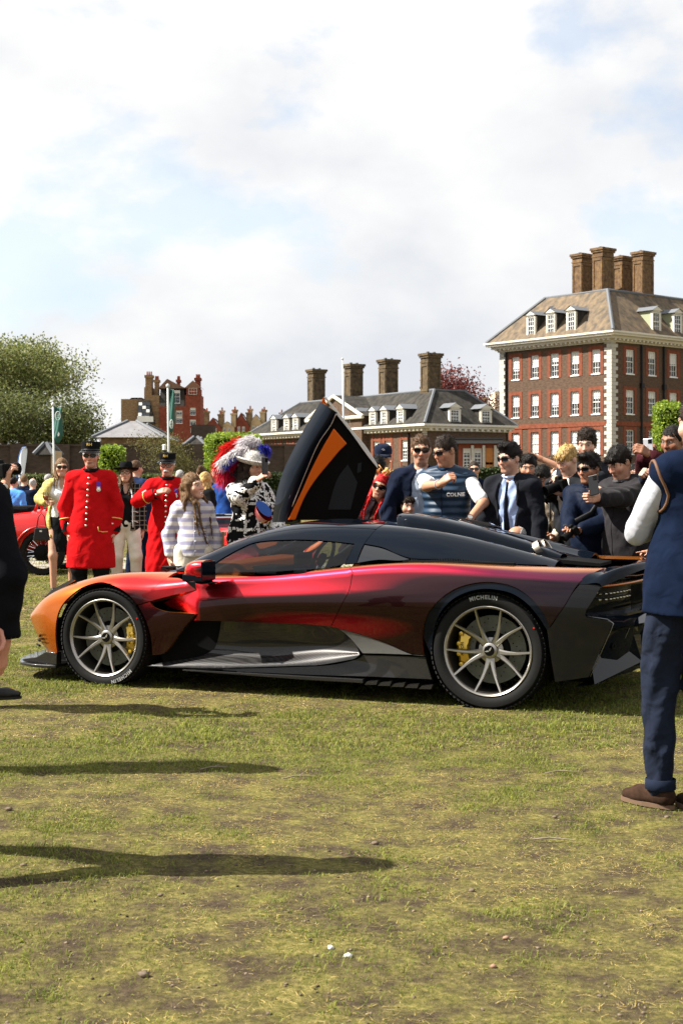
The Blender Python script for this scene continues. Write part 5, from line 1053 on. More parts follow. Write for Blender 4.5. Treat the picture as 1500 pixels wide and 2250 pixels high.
    sp.prism(ol, lambda p: Vector((p[0], p[1], 0.128 + 0.0 * p[0])), lambda p: Vector((p[0], p[1], 0.105)))
    near.append(sp.build('front_splitter', M_CARB, car, smooth=True, angle=30, bevel=0.006))
    ep = MB(); plate = [(-0.395, 0.215), (-0.50, 0.215), (-0.60, 0.170), (-0.72, 0.150), (-0.755, 0.142), (-0.74, 0.13), (-0.395, 0.13)]
    ep.prism(plate, lambda p: Vector((p[0], -0.925 + 0.33 * max(0, -0.45 - p[0]), p[1])), lambda p: Vector((p[0], -0.86 + 0.33 * max(0, -0.45 - p[0]), p[1])))
    near.append(ep.build('splitter_end_plate', M_CARB, car, angle=30, bevel=0.004))
    cv = MB()
    for k, z in enumerate((0.25, 0.285, 0.32)): cv.tube([(-0.66 + 0.01 * k, -0.77, z), (-0.55, -0.90, z + 0.006)], 0.008, 6)
    near.append(cv.build('canard', M_PLAST, car))
    lf = MB(); lf.prism(densify([(-0.57, 0.20), (-0.63, 0.27), (-0.69, 0.37), (-0.60, 0.36), (-0.50, 0.21)], 0.05).tolist(), lambda p: Vector((p[0] + 0.04, -0.74, p[1])), lambda p: Vector((p[0] + 0.06, -0.4, p[1])))
    near.append(lf.build('front_intake', M_VOID, car))
    # headlight sliver along the leading edge of the wing
    hl = MB(); hl.prism([(0.0, 0), (0.09, 0.07), (0.24, 0.145), (0.27, 0.14), (0.12, 0.05)], lambda p: Vector((-0.62 + p[0] * 1.1, -0.742 - p[0] * 0.22, 0.578 + p[1] * 0.95 + 0.012)), lambda p: Vector((-0.60 + p[0] * 1.1, -0.70 - p[0] * 0.2, 0.565 + p[1] * 0.9)))
    near.append(hl.build('headlight', mat('headlight_lens', (0.02, 0.02, 0.025), 0.08, coat=1.0), car))
    # sill floor blade and the small vanes before the rear wheel
    fb = MB(); fb.prism([(0.62, 0.140), (1.56, 0.125), (1.93, 0.125), (1.93, 0.150), (1.56, 0.150), (0.62, 0.150)], lambda p: Vector((p[0], -0.945, p[1])), lambda p: Vector((p[0], -0.60, p[1])))
    near.append(fb.build('sill_floor_blade', M_CARB, car, bevel=0.003))
    vn = MB(); vn.prism([(0, 0), (0.082, 0.004), (0.092, 0.032), (0.064, 0.028), (0.02, 0.022)], lambda p: Vector((p[0], -0.958, p[1])), lambda p: Vector((p[0], -0.80, p[1])))
    vme = vn.mesh('sill_vane'); vme.materials.append(M_CARB)
    for k in range(5): o = link('sill_vane', vme, None, car); o.location = (1.945 + k * 0.092, 0, 0.118 - 0.002 * k); near.append(o)
    # wheel wells and dark inner body
    co = MB()
    for (x0, x1, yy, z0, z1) in ((-0.50, 0.42, 0.60, 0.13, 0.56), (0.42, 2.36, 0.80, 0.125, 0.60), (0.5, 2.36, 0.79, 0.60, 0.74), (2.36, 3.40, 0.60, 0.16, 0.80), (-0.66, -0.44, 0.62, 0.13, 0.42)):
        co.box(((x0 + x1) / 2, 0, (z0 + z1) / 2), (x1 - x0, 2 * yy, z1 - z0))
    co.build('inner_tub', M_VOID, car)
    for (cx, rr, zz) in ((0.0, 0.375, 0.345), (2.76, 0.405, 0.367)):
        wl = MB(); n = 30; V = []; 
        for k in range(n + 1):
            a = PI * (-0.08 + 1.16 * k / n)
            for y in (-0.93, -0.60): V.append((cx + rr * math.cos(a), y, zz + rr * math.sin(a)))
        wl.add(V, [(2 * k, 2 * k + 1, 2 * k + 3, 2 * k + 2) for k in range(n)]); near.append(wl.build('wheel_arch_liner', M_VOID, car, smooth=True))
    # door mirror: shell, glass rim, stalk
    ms = MB(); V = []; n = 14
    for (x, sc, dz) in ((0.705, 0.15, -0.004), (0.712, 0.55, -0.003), (0.735, 0.85, 0.0), (0.78, 1.0, 0.004), (0.83, 1.05, 0.006), (0.862, 1.05, 0.006)):
        for k in range(n):
            a = 2 * PI * k / n; ca, sa = math.cos(a), math.sin(a); p = 0.65
            V.append((x, -1.035 + 0.095 * sc * math.copysign(abs(ca) ** p, ca), 0.826 + dz + 0.058 * sc * math.copysign(abs(sa) ** p, sa) + 0.010 * sc * (sa > 0)))
    ms.add(V, [(i * n + k, i * n + (k + 1) % n, (i + 1) * n + (k + 1) % n, (i + 1) * n + k) for i in range(5) for k in range(n)] + [tuple(range(n)), tuple(5 * n + k for k in range(n))])
    mir = ms.build('door_mirror', M_PAINT, car, smooth=True, angle=50); near.append(mir)
    lo = MB(); lo.box((0.79, -1.035, 0.785), (0.15, 0.185, 0.045), taper=1.0); lo.box((0.862, -1.035, 0.830), (0.012, 0.20, 0.128)); o_ = lo.build('mirror_base', M_BLK, mir, bevel=0.012)
    st = MB(); st.tube([(0.80, -0.98, 0.772), (0.80, -0.90, 0.755), (0.78, -0.80, 0.76)], [0.022, 0.02, 0.03], 8, flat=0.45); st.tube([(0.70, -0.99, 0.752), (0.78, -0.975, 0.748), (0.90, -0.965, 0.752)], [0.006, 0.02, 0.004], 8, flat=0.5); st.build('mirror_stalk', M_BLK, mir, smooth=True)
    # wipers
    wp = MB(); wp.tube([(0.20, -0.33, 0.79), (0.27, -0.50, 0.80), (0.33, -0.66, 0.80)], [0.014, 0.010, 0.006], 6); wp.box((0.19, -0.36, 0.795), (0.06, 0.12, 0.03)); wp.tube([(0.21, -0.20, 0.80), (0.31, -0.62, 0.815)], 0.006, 6)
    wp.build('wiper', M_PLAST, car)
    mirrored([o for o in near if o.name.split('.')[0] not in ('door_skin', 'side_window', 'door_mirror')])
    # interior
    for y in (-0.36, 0.36):
        seat = MB(); seat.prism(densify([(1.15, 0.44), (1.62, 0.40), (1.80, 0.70), (1.93, 0.98), (1.85, 1.01), (1.72, 0.80), (1.55, 0.56), (1.16, 0.55)], 0.05).tolist(), lambda p: Vector((p[0], y - 0.22, p[1])), lambda p: Vector((p[0], y + 0.22, p[1])))
        s1 = seat.build('seat', M_GREYL, car, bevel=0.02); pad = MB(); pad.prism([(1.22, 0.552), (1.56, 0.57), (1.72, 0.81), (1.83, 0.985), (1.80, 0.995), (1.68, 0.82), (1.53, 0.60), (1.22, 0.575)], lambda p: Vector((p[0] - 0.01, y - 0.15, p[1] + 0.01)), lambda p: Vector((p[0] - 0.01, y + 0.15, p[1] + 0.01)))
        pad.build('seat_pad', M_ORGL, s1)
    da = MB(); da.prism(densify([(0.48, 0.76), (0.62, 0.86), (0.86, 0.855), (0.93, 0.80), (0.90, 0.70), (0.48, 0.70)], 0.05).tolist(), lambda p: Vector((p[0], -0.68, p[1])), lambda p: Vector((p[0], 0.68, p[1])))
    dash = da.build('dashboard', M_ORGL, car, bevel=0.015)
    db = MB(); db.box((1.0, -0.30, 0.80), (0.20, 0.30, 0.06)); db.box((1.20, 0.0, 0.74), (0.55, 0.16, 0.10)); db.box((0.96, 0.32, 0.85), (0.04, 0.28, 0.09)); db.build('centre_console', M_GREYL, car, bevel=0.012)
    sw = MB(); c = Vector((1.10, 0.36, 0.84)); ax = Matrix.Rotation(R(-68), 3, 'Y')
    sw.tube([c + ax @ Vector((0.165 * math.cos(t) * 1.0, 0.17 * math.sin(t), 0)) for t in np.linspace(0, 2 * PI, 33)[:-1]], 0.014, 8, closed=True)
    for t in (0.1, PI - 0.1, 1.5 * PI): sw.tube([c, c + ax @ Vector((0.16 * math.sin(t), 0.165 * math.cos(t), 0))], 0.014, 6, flat=0.5)
    sw.lathe([(0.05, -0.01), (0.05, 0.02), (0, 0.025)], 16, Matrix.Translation(c) @ ax.to_4x4()); sw.build('steering_wheel', M_PLAST, car, smooth=True, angle=40)
    rl = MB()     # orange sill of the open far door and a diagonal brace
    rl.tube([(0.75, 0.74, 0.80), (0.86, 0.73, 0.90), (1.02, 0.70, 1.0)], [0.03, 0.035, 0.02], 8, flat=0.5); rl.tube([(1.30, 0.74, 0.80), (1.50, 0.72, 0.92), (1.66, 0.66, 1.02)], [0.045, 0.045, 0.03], 8, flat=0.4); rl.build('far_door_seal', M_ORGL, car, smooth=True)
    br = MB(); br.tube([(1.02, 0.70, 0.76), (1.36, 0.68, 1.02)], 0.07, 8, flat=0.4); br.build('open_door_lining', M_GREYL, car, smooth=True)
    pl = MB(); pl.tube([(1.76, -0.735, 0.89), (1.80, -0.66, 1.005)], 0.012, 6); pl.tube([(1.72, -0.73, 0.88), (1.765, -0.655, 1.0)], 0.006, 6); pl.build('window_frame_strip', M_GREYL, car)
    # roof scoop
    sc = MB(); V = []; n = 16; prof = [(1.865, 0.165, 1.108, 1.196), (1.90, 0.205, 1.10, 1.205), (2.0, 0.22, 1.09, 1.200), (2.2, 0.215, 1.06, 1.172), (2.5, 0.19, 0.99, 1.105), (2.8, 0.15, 0.93, 1.015), (3.02, 0.10, 0.88, 0.935)]
    for (x, w_, z0, z1) in prof:
        for k in range(n):
            a = PI * k / (n - 1); ca, sa = math.cos(a), math.sin(a); V.append((x + (0.02 * (1 - sa) if x < 1.9 else 0), w_ * math.copysign(abs(ca) ** 0.55, ca), z0 + (z1 - z0) * abs(sa) ** 0.5))
    sc.add(V, [(i * n + k, i * n + k + 1, (i + 1) * n + k + 1, (i + 1) * n + k) for i in range(len(prof) - 1) for k in range(n - 1)])
    scp = sc.build('roof_scoop', M_BLK, car, smooth=True, angle=60)
    si = MB(); si.box((1.91, 0, 1.145), (0.01, 0.36, 0.085)); si.build('scoop_mouth', M_VOID, scp)
    lv = MB(); lv.prism([(2.22, 1.172), (2.45, 1.135), (2.53, 1.105), (2.44, 1.112), (2.26, 1.152)], lambda p: Vector((p[0], 0.20, p[1])), lambda p: Vector((p[0], 0.13, p[1] + 0.004))); lv.build('scoop_louvre', M_CARB, scp)
    # exhausts rising out of the engine cover
    for y in (-0.07, 0.10):
        ex = MB(); M = Matrix.Translation((2.80, y, 0.93)) @ Matrix.Rotation(R(58), 4, 'Y')
        ex.lathe([(0.0, 0.06), (0.058, 0.05), (0.060, 0.10), (0.068, 0.105), (0.070, 0.07), (0.066, -0.10)], 24, M, sx=0.8, cap=False); e1 = ex.build('exhaust_tip', M_EXH, car, smooth=True, angle=40)
        ring = MB(); ring.lathe([(0.072, 0.06), (0.082, 0.02), (0.080, -0.06), (0.07, -0.07)], 24, M, sx=0.8, cap=False); ring.build('exhaust_shroud', M_BLK, e1, smooth=True)
    es = MB(); es.prism([(2.84, 0.93), (3.05, 0.905), (3.30, 0.885), (3.30, 0.865), (2.84, 0.89)], lambda p: Vector((p[0], -0.16, p[1])), lambda p: Vector((p[0], 0.22, p[1]))); es.build('heat_shield', M_PLAST, car)
    # tail wing
    half = [(-.93, [(3.325, .799), (3.385, .803), (3.462, .801), (3.468, .786)]), (-.905, [(3.35, .838), (3.43, .842), (3.505, .836), (3.51, .805)]), (-.82, [(3.41, .872), (3.50, .880), (3.585, .880), (3.59, .845)]), (-.62, [(3.45, .888), (3.56, .898), (3.67, .912), (3.68, .885)]), (-.3, [(3.46, .88), (3.59, .895), (3.74, .925), (3.745, .905)]), (0, [(3.46, .875), (3.6, .89), (3.765, .925), (3.77, .905)])]
    rows = half + [(-y, r) for y, r in half[-2::-1]]
    TW = Net([[(x, y, z) for (x, z) in r] for y, r in rows], nu=80, nv=20); nu, nv = 80, 20
    tw = MB(); tw.add(TW.G.reshape(-1, 3), [(i * nv + j, i * nv + j + 1, (i + 1) * nv + j + 1, (i + 1) * nv + j) for i in range(nu - 1) for j in range(nv - 1)]); tw.build('tail_spoiler', M_BLK, car, smooth=True)
    # rear fascia, lamps, mesh, diffuser
    RF = [(-.87, 3.44), (-.78, 3.52), (-.6, 3.59), (-.3, 3.655), (0, 3.67)]; RF = RF + [(-y, x) for y, x in RF[-2::-1]]
    fa = MB(); V = [];
    for (y, x) in RF:
        for (dx, z) in ((0.05, 0.85), (-0.04, 0.80), (-0.05, 0.70), (-0.10, 0.62), (-0.02, 0.56), (0.02, 0.535), (-0.04, 0.50), (-0.12, 0.20)): V.append((x + dx, y, z))
    k = 8; fa.add(V, [(i * k + j, i * k + j + 1, (i + 1) * k + j + 1, (i + 1) * k + j) for i in range(len(RF) - 1) for j in range(k - 1)]); fa.build('rear_fascia', M_BLK, car, smooth=True, angle=35)
    lbm = MB(); lbm.tube([(x + 0.005, y, 0.787 + 0.035 * (1 - abs(y) / 0.87)) for (y, x) in RF], 0.008, 8); lbm.build('tail_light_bar', mat('copper_light_bar', (0.55, 0.16, 0.05), 0.25, metal=0.5, coat=1.0), car, smooth=True)
    dots = MB()
    for i in range(9):
        for zz in (0.735, 0.70):
            y = -0.83 + i * 0.035; x = np.interp(y, [r[0] for r in RF], [r[1] for r in RF]); dots.box((x - 0.035, y, zz + 0.012 * i / 9), (0.012, 0.016 if i % 3 else 0.024, 0.006))
    near2 = [dots.build('rear_lamp', M_SILV, car)]; near2[0]['kind'] = 'stuff'
    hx = MB()
    for i in range(26):
        for j in range(8):
            y = -0.52 + i * 0.02; z = 0.625 + j * 0.019; x = np.interp(y, [r[0] for r in RF], [r[1] for r in RF]) - 0.035
            pts = [(x, y + 0.0115 * math.cos(t), z + (0.0095 if i % 2 else 0) + 0.0115 * math.sin(t)) for t in np.linspace(0, 2 * PI, 7)[:-1]]; hx.tube(pts, 0.0016, 3, closed=True)
    ho = hx.build('rear_mesh_grille', M_PLAST, car); ho['kind'] = 'stuff'; near2.append(ho)
    for pl, y0, y1 in (([(3.60, 0.55), (3.575, 0.56), (3.32, 0.19), (3.40, 0.165), (3.434, 0.186), (3.588, 0.53)], -0.56, -0.545), ([(3.62, 0.565), (3.58, 0.55), (3.44, 0.21), (3.60, 0.25)], -0.30, -0.285)):
        f1 = MB(); f1.prism(pl, lambda p: Vector((p[0], y0, p[1])), lambda p: Vector((p[0], y1, p[1]))); near2.append(f1.build('diffuser_fin', M_BLK, car, bevel=0.004))
    for pts in ([(3.592, -0.562, 0.548), (3.575, -0.562, 0.52), (3.43, -0.562, 0.19)], [(3.385, -0.93, 0.606), (3.50, -0.905, 0.590), (3.535, -0.90, 0.565), (3.52, -0.90, 0.525), (3.395, -0.90, 0.238)]):
        near2.append(ribbon(pts, 0, 'edge_highlight', mat('painted_highlight', (0.25, 0.25, 0.25), 0.3, metal=0.6), car, r=0.0028))  # thin grey tubes painted as highlights along the panel edges
    sen = MB(); sen.lathe([(0.018, 0), (0.018, 0.012), (0.012, 0.012), (0.008, 0.006), (0, 0.006)], 16, Matrix.Translation((3.49, -0.70, 0.405)) @ Matrix.Rotation(R(60), 4, 'Z') @ Matrix.Rotation(R(90), 4, 'X')); near2.append(sen.build('parking_sensor', M_PLAST, car))
    df = MB(); df.add([(3.30, -0.9, 0.17), (3.30, 0, 0.17), (3.63, 0, 0.30), (3.60, -0.30, 0.27), (3.42, -0.9, 0.19), (3.36, -0.9, 0.60), (3.55, -0.55, 0.60), (3.60, -0.3, 0.60), (3.62, 0, 0.60)], [(0, 1, 2, 3, 4), (5, 6, 3, 4), (6, 7, 3), (7, 8, 2, 3)]); near2.append(df.build('diffuser', M_BLK, car))
    mirrored(near2)
    # wheels
    wf = make_wheel(0.340, 0.270, 0.285); wr_ = make_wheel(0.367, 0.283, 0.335)
    for w, x, y in ((wf, 0.0, 0.955), (wr_, 2.76, 0.955)):
        h = 0.1425 if x == 0 else 0.1675; z = 0.340 if x == 0 else 0.367; Rr = 0.270 if x == 0 else 0.283
        tx = text_mesh('MICHELIN', 0.034, 0.0005, 0.0012, 1.25); rm = z - 0.030; yy = -h * 1.022
        warp(tx, lambda p: Vector(((rm + p.y) * math.sin(p.x / rm), yy - p.z, (rm + p.y) * math.cos(p.x / rm))))
        t1 = link('tyre_lettering', tx, M_TYTXT, w)
        t1.rotation_euler = (0, R(-4 if x else 150), 0)
        rdot = MB(); a_ = R(62); rdot.lathe([(0.0055, 0), (0.0055, 0.001), (0, 0.001)], 10, Matrix.Translation((rm * math.sin(a_) * 1.0, yy - 0.0005, rm * math.cos(a_))) @ Matrix.Rotation(R(90), 4, 'X'))
        rdot.build('red_tyre_mark', M_REDL, w)
        caliper(w, Rr, 1 if x == 0 else -1)
        c2 = copy_tree(w)
        for q, sg in ((w, 1), (c2, -1)):
            q.parent = car; q.location = (x, -(y - h) * sg, z); q.rotation_euler = (0, 0, 0); q.scale = (1, sg, 1)
    return car
WHEEL_ROT = 0.0
CAR = build_car()

def build_far_door(car):
    """the far gullwing door, swung up: inner side faces the camera"""
    D = 11.35; root = empty('gullwing_door'); root.parent = car
    inv = (Matrix.Translation((CAR_O[0], CAR_O[1], 0)) @ Matrix.Rotation(CAR_RZ, 4, 'Z')).inverted()
    def P(px, py, d): return inv @ at(px, py, d)
    def dep(px, py): return D + 0.22 - 0.0012 * (1142 - py) + 0.0006 * (px - 700)
    root.location = P(700, 1142, D); il = Matrix.Translation(-Vector(root.location))
    def sheet(name, pts, m, d0=0.0, th=0.03, bevel=0.006, bulge=0.0):
        q = densify(pts, 12, 30).tolist(); cx = sum(p[0] for p in q) / len(q)
        mb = MB(); mb.prism(q, lambda p: il @ P(p[0], p[1], dep(*p) + d0), lambda p: il @ P(p[0], p[1], dep(*p) + d0 + th)); return mb.build(name, m, root, bevel=bevel)
    # outer skin, glossy black, curling away on the left: lofted between its two long edges
    Lp = densify([(598, 1148), (607, 1087), (623, 1033), (642, 993), (674, 932), (704, 883)], 9, closed=False); Rp = densify([(642, 1146), (650, 1107), (674, 1033), (701, 972), (729, 929), (741, 907)], 9, closed=False)
    n = 24; m_ = 10; V = []
    Li = np.stack([np.interp(np.linspace(0, 1, n), np.linspace(0, 1, len(Lp)), Lp[:, k]) for k in (0, 1)], 1); Ri = np.stack([np.interp(np.linspace(0, 1, n), np.linspace(0, 1, len(Rp)), Rp[:, k]) for k in (0, 1)], 1)
    for i in range(n):
        for j in range(m_):
            t = j / (m_ - 1); p = Li[i] * (1 - t) + Ri[i] * t; V.append(il @ P(p[0], p[1], dep(*p) + 0.20 * (1 - t) ** 1.7 - 0.03 * math.sin(PI * t)))
    mb = MB(); mb.add(V, [(i * m_ + j, i * m_ + j + 1, (i + 1) * m_ + j + 1, (i + 1) * m_ + j) for i in range(n - 1) for j in range(m_ - 1)]); mb.build('door_outer_skin', M_BLK, root, smooth=True)
    sheet('door_inner_panel', [(636, 1143), (650, 1100), (674, 1030), (701, 970), (727, 926), (741, 908), (770, 940), (829, 1025), (825, 1042), (785, 1142)], M_PLAST, 0.03, 0.10, 0.015)
    sheet('orange_door_trim', [(632, 1143), (647, 1112), (664, 1077), (680, 1040), (706, 988), (733, 941), (762, 974.5), (746, 990), (730, 1009), (691, 1057), (671, 1089), (660, 1113), (649, 1142)], M_ORG, -0.01, 0.045, 0.008)
    sheet('orange_hinge_trim', [(705, 884), (711, 873), (719, 892)], M_ORG, 0.0, 0.04, 0.002)
    sheet('sunlit_door_edge', [(711, 872), (716, 872), (744, 906), (776, 948), (800, 976), (830, 1022), (829, 1029), (806, 1000), (770, 950), (740, 912)], M_WHITE, 0.0, 0.09, 0.002)  # white colour stands in for sun on the outer skin's edge
    sheet('latch_plate', [(786, 1018), (794, 1016), (793, 1036), (784, 1040)], M_GREYL, 0.02, 0.012, 0.002)
    sheet('door_pocket', [(720, 1120), (742, 1050), (764, 1020), (785, 1060), (770, 1120)], M_GREYL, 0.024, 0.008, 0.004)
    mb = MB(); e = densify([(738, 909), (729, 930), (701, 972), (674, 1033), (642, 1113)], 10, closed=False); mb.tube([il @ P(p[0], p[1], dep(*p) - 0.012) for p in e], [0.0035] * len(e), 6); mb.build('window_seal', M_EXH, root, smooth=True)
    # its mirror, seen from behind; the sky's reflection is painted into the glass as blue
    mm = MB(); V = []; nn = 18; c = at(580, 1116, 11.3); bx = Vector((0.86, -0.2, -0.46)).normalized(); 
    for (s_, dd) in ((0.35, 0.12), (0.75, 0.10), (0.98, 0.05), (1.05, 0.0)):
        for k_ in range(nn):
            a = 2 * PI * k_ / nn; V.append(il @ (inv @ (c + Vector((0.055 * math.cos(a) - 0.045 * math.sin(a) * 0.5, dd * 0.4, -0.03 + 0.068 * math.sin(a) - 0.02 * math.cos(a))) * s_ + Vector((-dd * 0.35, dd, -dd * 0.55)))))
    mm.add(V, [(i * nn + k_, i * nn + (k_ + 1) % nn, (i + 1) * nn + (k_ + 1) % nn, (i + 1) * nn + k_) for i in range(3) for k_ in range(nn)] + [tuple(range(nn))])
    o = mm.build('raised_door_mirror', M_REDL, root, smooth=True, angle=60)
    mg = MB(); V = [il @ (inv @ (c + Vector((0.058 * math.cos(a) - 0.022 * math.sin(a), -0.006, -0.006 + 0.060 * math.sin(a) - 0.020 * math.cos(a))))) for a in np.linspace(0, 2 * PI, 25)[:-1]]; mg.add(V + [p + Vector((0, 0.01, 0)) for p in V], [tuple(range(24))] + [(k_, (k_ + 1) % 24, 24 + (k_ + 1) % 24, 24 + k_) for k_ in range(24)]); mg.build('mirror_glass', M_BLUEG, o)
build_far_door(CAR)

# ------------------------------------------------------------------ people: smooth implicit bodies turned into meshes
f32 = np.float32
def rotm(axis, deg):
    return np.array(Matrix.Rotation(R(deg), 3, axis))
class Sdf:
    def __init__(s): s.p = []; s.sub = []; s.pl = []; s.folds = 0.0; s.ff = 1.0; s.hairn = 0.0; s.seed = 0.0
    def cone(s, a, b, ra, rb, k=0.03): s.p.append(('c', np.array(a, f32), np.array(b, f32), ra, rb, k)); return s
    def ell(s, c, r, M=None, k=0.03): s.p.append(('e', np.array(c, f32), np.array(r, f32), None if M is None else np.array(M, f32), k)); return s
    def cut(s, c, r, M=None, k=0.004): s.sub.append((np.array(c, f32), np.array(r, f32), None if M is None else np.array(M, f32), k)); return s
    def plane(s, p, n):   # keep the side where (x - p).n < 0
        s.pl.append((np.array(p, f32), np.array(n, f32))); return s
    @staticmethod
    def _e(P, c, r, M):
        q = P - c
        if M is not None: q = q @ M          # rotate into the ellipsoid's own axes
        k0 = np.sqrt(((q / r) ** 2).sum(1)); k1 = np.sqrt(((q / (r * r)) ** 2).sum(1)); return k0 * (k0 - 1) / np.maximum(k1, 1e-6)
    def d(s, P):
        D = None
        for pr in s.p:
            if pr[0] == 'c':
                _, a, b, ra, rb, k = pr; ba = b - a; L = float(ba @ ba) + 1e-9; h = np.clip(((P - a) @ ba) / L, 0, 1); q = P - a - h[:, None] * ba; x = np.sqrt((q * q).sum(1)) - (ra + (rb - ra) * h)
            else: _, c, r, M, k = pr; x = s._e(P, c, r, M)
            if D is None: D = x
            else: h = np.maximum(k - np.abs(D - x), 0) / k; D = np.minimum(D, x) - h * h * k * 0.25
        for c, r, M, k in s.sub: D = np.maximum(D, -s._e(P, c, r, M))
        if s.folds:
            x, y, z = P[:, 0] * s.ff, P[:, 1] * s.ff, P[:, 2] * s.ff; o = s.seed
            D = D + s.folds * (np.sin(31 * z + 9 * np.sin(8 * x + o) + 6 * np.sin(9 * y + 2 * o)) * 0.5 + np.sin(22 * x + 17 * z + 3 * np.sin(11 * y + o)) * 0.35 + np.sin(47 * x - 29 * z + 2 * np.sin(19 * z) + o) * 0.25)
        if s.hairn:
            x, y, z = P.T; o = s.seed; D = D + s.hairn * (np.sin(130 * x + 40 * y + 5 * np.sin(20 * z + o)) * 0.5 + np.sin(90 * y - 70 * x + 6 * np.sin(23 * z + 30 * x)) * 0.5 + np.sin(47 * z + 33 * x + o) * 0.4)
        for p, n in s.pl: D = np.maximum(D, (P - p) @ n)
        return D
    def bounds(s, m=0.03):
        lo = np.full(3, 9e9); hi = -lo
        for pr in s.p:
            if pr[0] == 'c':
                for q, r in ((pr[1], pr[3]), (pr[2], pr[4])): lo = np.minimum(lo, q - r); hi = np.maximum(hi, q + r)
            else: r = pr[2].max() if pr[3] is not None else pr[2]; lo = np.minimum(lo, pr[1] - r); hi = np.maximum(hi, pr[1] + r)
        for p, n in s.pl:
            for a in range(3):
                if abs(n[a]) > 0.98:
                    if n[a] > 0: hi[a] = min(hi[a], p[a] + 0.03)
                    else: lo[a] = max(lo[a], p[a] - 0.03)
        return lo - m, hi + m
    def mesh(s, h):
        lo, hi = s.bounds(); B = 4; n = np.maximum(np.ceil((hi - lo) / (h * B)).astype(int) + 1, 2)
        ax = [lo[i] + h * B * (np.arange(n[i]) + 0.5 - 0.5 / B) for i in range(3)]
        C = np.stack(np.meshgrid(*ax, indexing='ij'), -1).reshape(-1, 3).astype(f32); dc = s.d(C).reshape(n)
        D = dc.repeat(B, 0).repeat(B, 1).repeat(B, 2); near = (np.abs(dc) < h * B * 1.15 + 0.012); nm = near.repeat(B, 0).repeat(B, 1).repeat(B, 2)
        I = np.argwhere(nm); P = (lo + I * h).astype(f32); D[nm] = s.d(P); N = D.shape
        S = D < 0; a = S[:-1, :-1, :-1]; cs = [(i, j, k) for i in (0, 1) for j in (0, 1) for k in (0, 1)]
        sl = lambda A, c: A[c[0]:N[0] - 1 + c[0], c[1]:N[1] - 1 + c[1], c[2]:N[2] - 1 + c[2]]
        cnt = sum(sl(S, c).astype(np.int8) for c in cs); act = (cnt > 0) & (cnt < 8); idx = np.full(act.shape, -1, np.int64); A = np.argwhere(act); idx[act] = np.arange(len(A))
        if not len(A): return np.zeros((0, 3)), np.zeros((0, 4), int)
        val = {c: D[A[:, 0] + c[0], A[:, 1] + c[1], A[:, 2] + c[2]] for c in cs}; acc = np.zeros((len(A), 3)); w = np.zeros(len(A))
        for c in cs:
            for x in range(3):
                if c[x]: continue
                e = list(c); e[x] = 1; v0, v1 = val[c], val[tuple(e)]; m = (v0 < 0) != (v1 < 0); t = np.where(m, v0 / np.where(m, v0 - v1, 1), 0); p = np.tile(np.array(c, float), (len(A), 1)); p[:, x] = t; acc += p * m[:, None]; w += m
        V = lo + (A + acc / w[:, None]) * h; Q = []
        for x in range(3):
            y, z = (x + 1) % 3, (x + 2) % 3; s0 = [slice(None)] * 3; s1 = [slice(None)] * 3; s0[x] = slice(0, -1); s1[x] = slice(1, None); s0[y] = s1[y] = slice(1, -1); s0[z] = s1[z] = slice(1, -1)
            ch = S[tuple(s0)] != S[tuple(s1)]; E = np.argwhere(ch); 
            if not len(E): continue
            E[:, y] += 1; E[:, z] += 1; f = S[E[:, 0], E[:, 1], E[:, 2]]
            def g(dy, dz): q = E.copy(); q[:, y] += dy; q[:, z] += dz; return idx[q[:, 0], q[:, 1], q[:, 2]]
            q = np.stack([g(-1, -1), g(0, -1), g(0, 0), g(-1, 0)], 1); q[~f] = q[~f][:, ::-1]; Q.append(q)
        Q = np.concatenate(Q); Q = Q[(Q >= 0).all(1)]
        return V, Q
    def build(s, name, h, m, parent, smooth=True):
        V, Q = s.mesh(h); return link(name, mesh_np(name, V, Q, smooth), m, parent)
    def hit(s, o, d, n=40):
        """march from o along d to the surface"""
        p = np.array(o, float); d = np.array(d, float) / np.linalg.norm(d)
        for _ in range(n):
            q = float(s.d(p[None].astype(f32))[0]); p = p + d * q * 0.8
            if abs(q) < 0.0008: break
        return Vector(p)

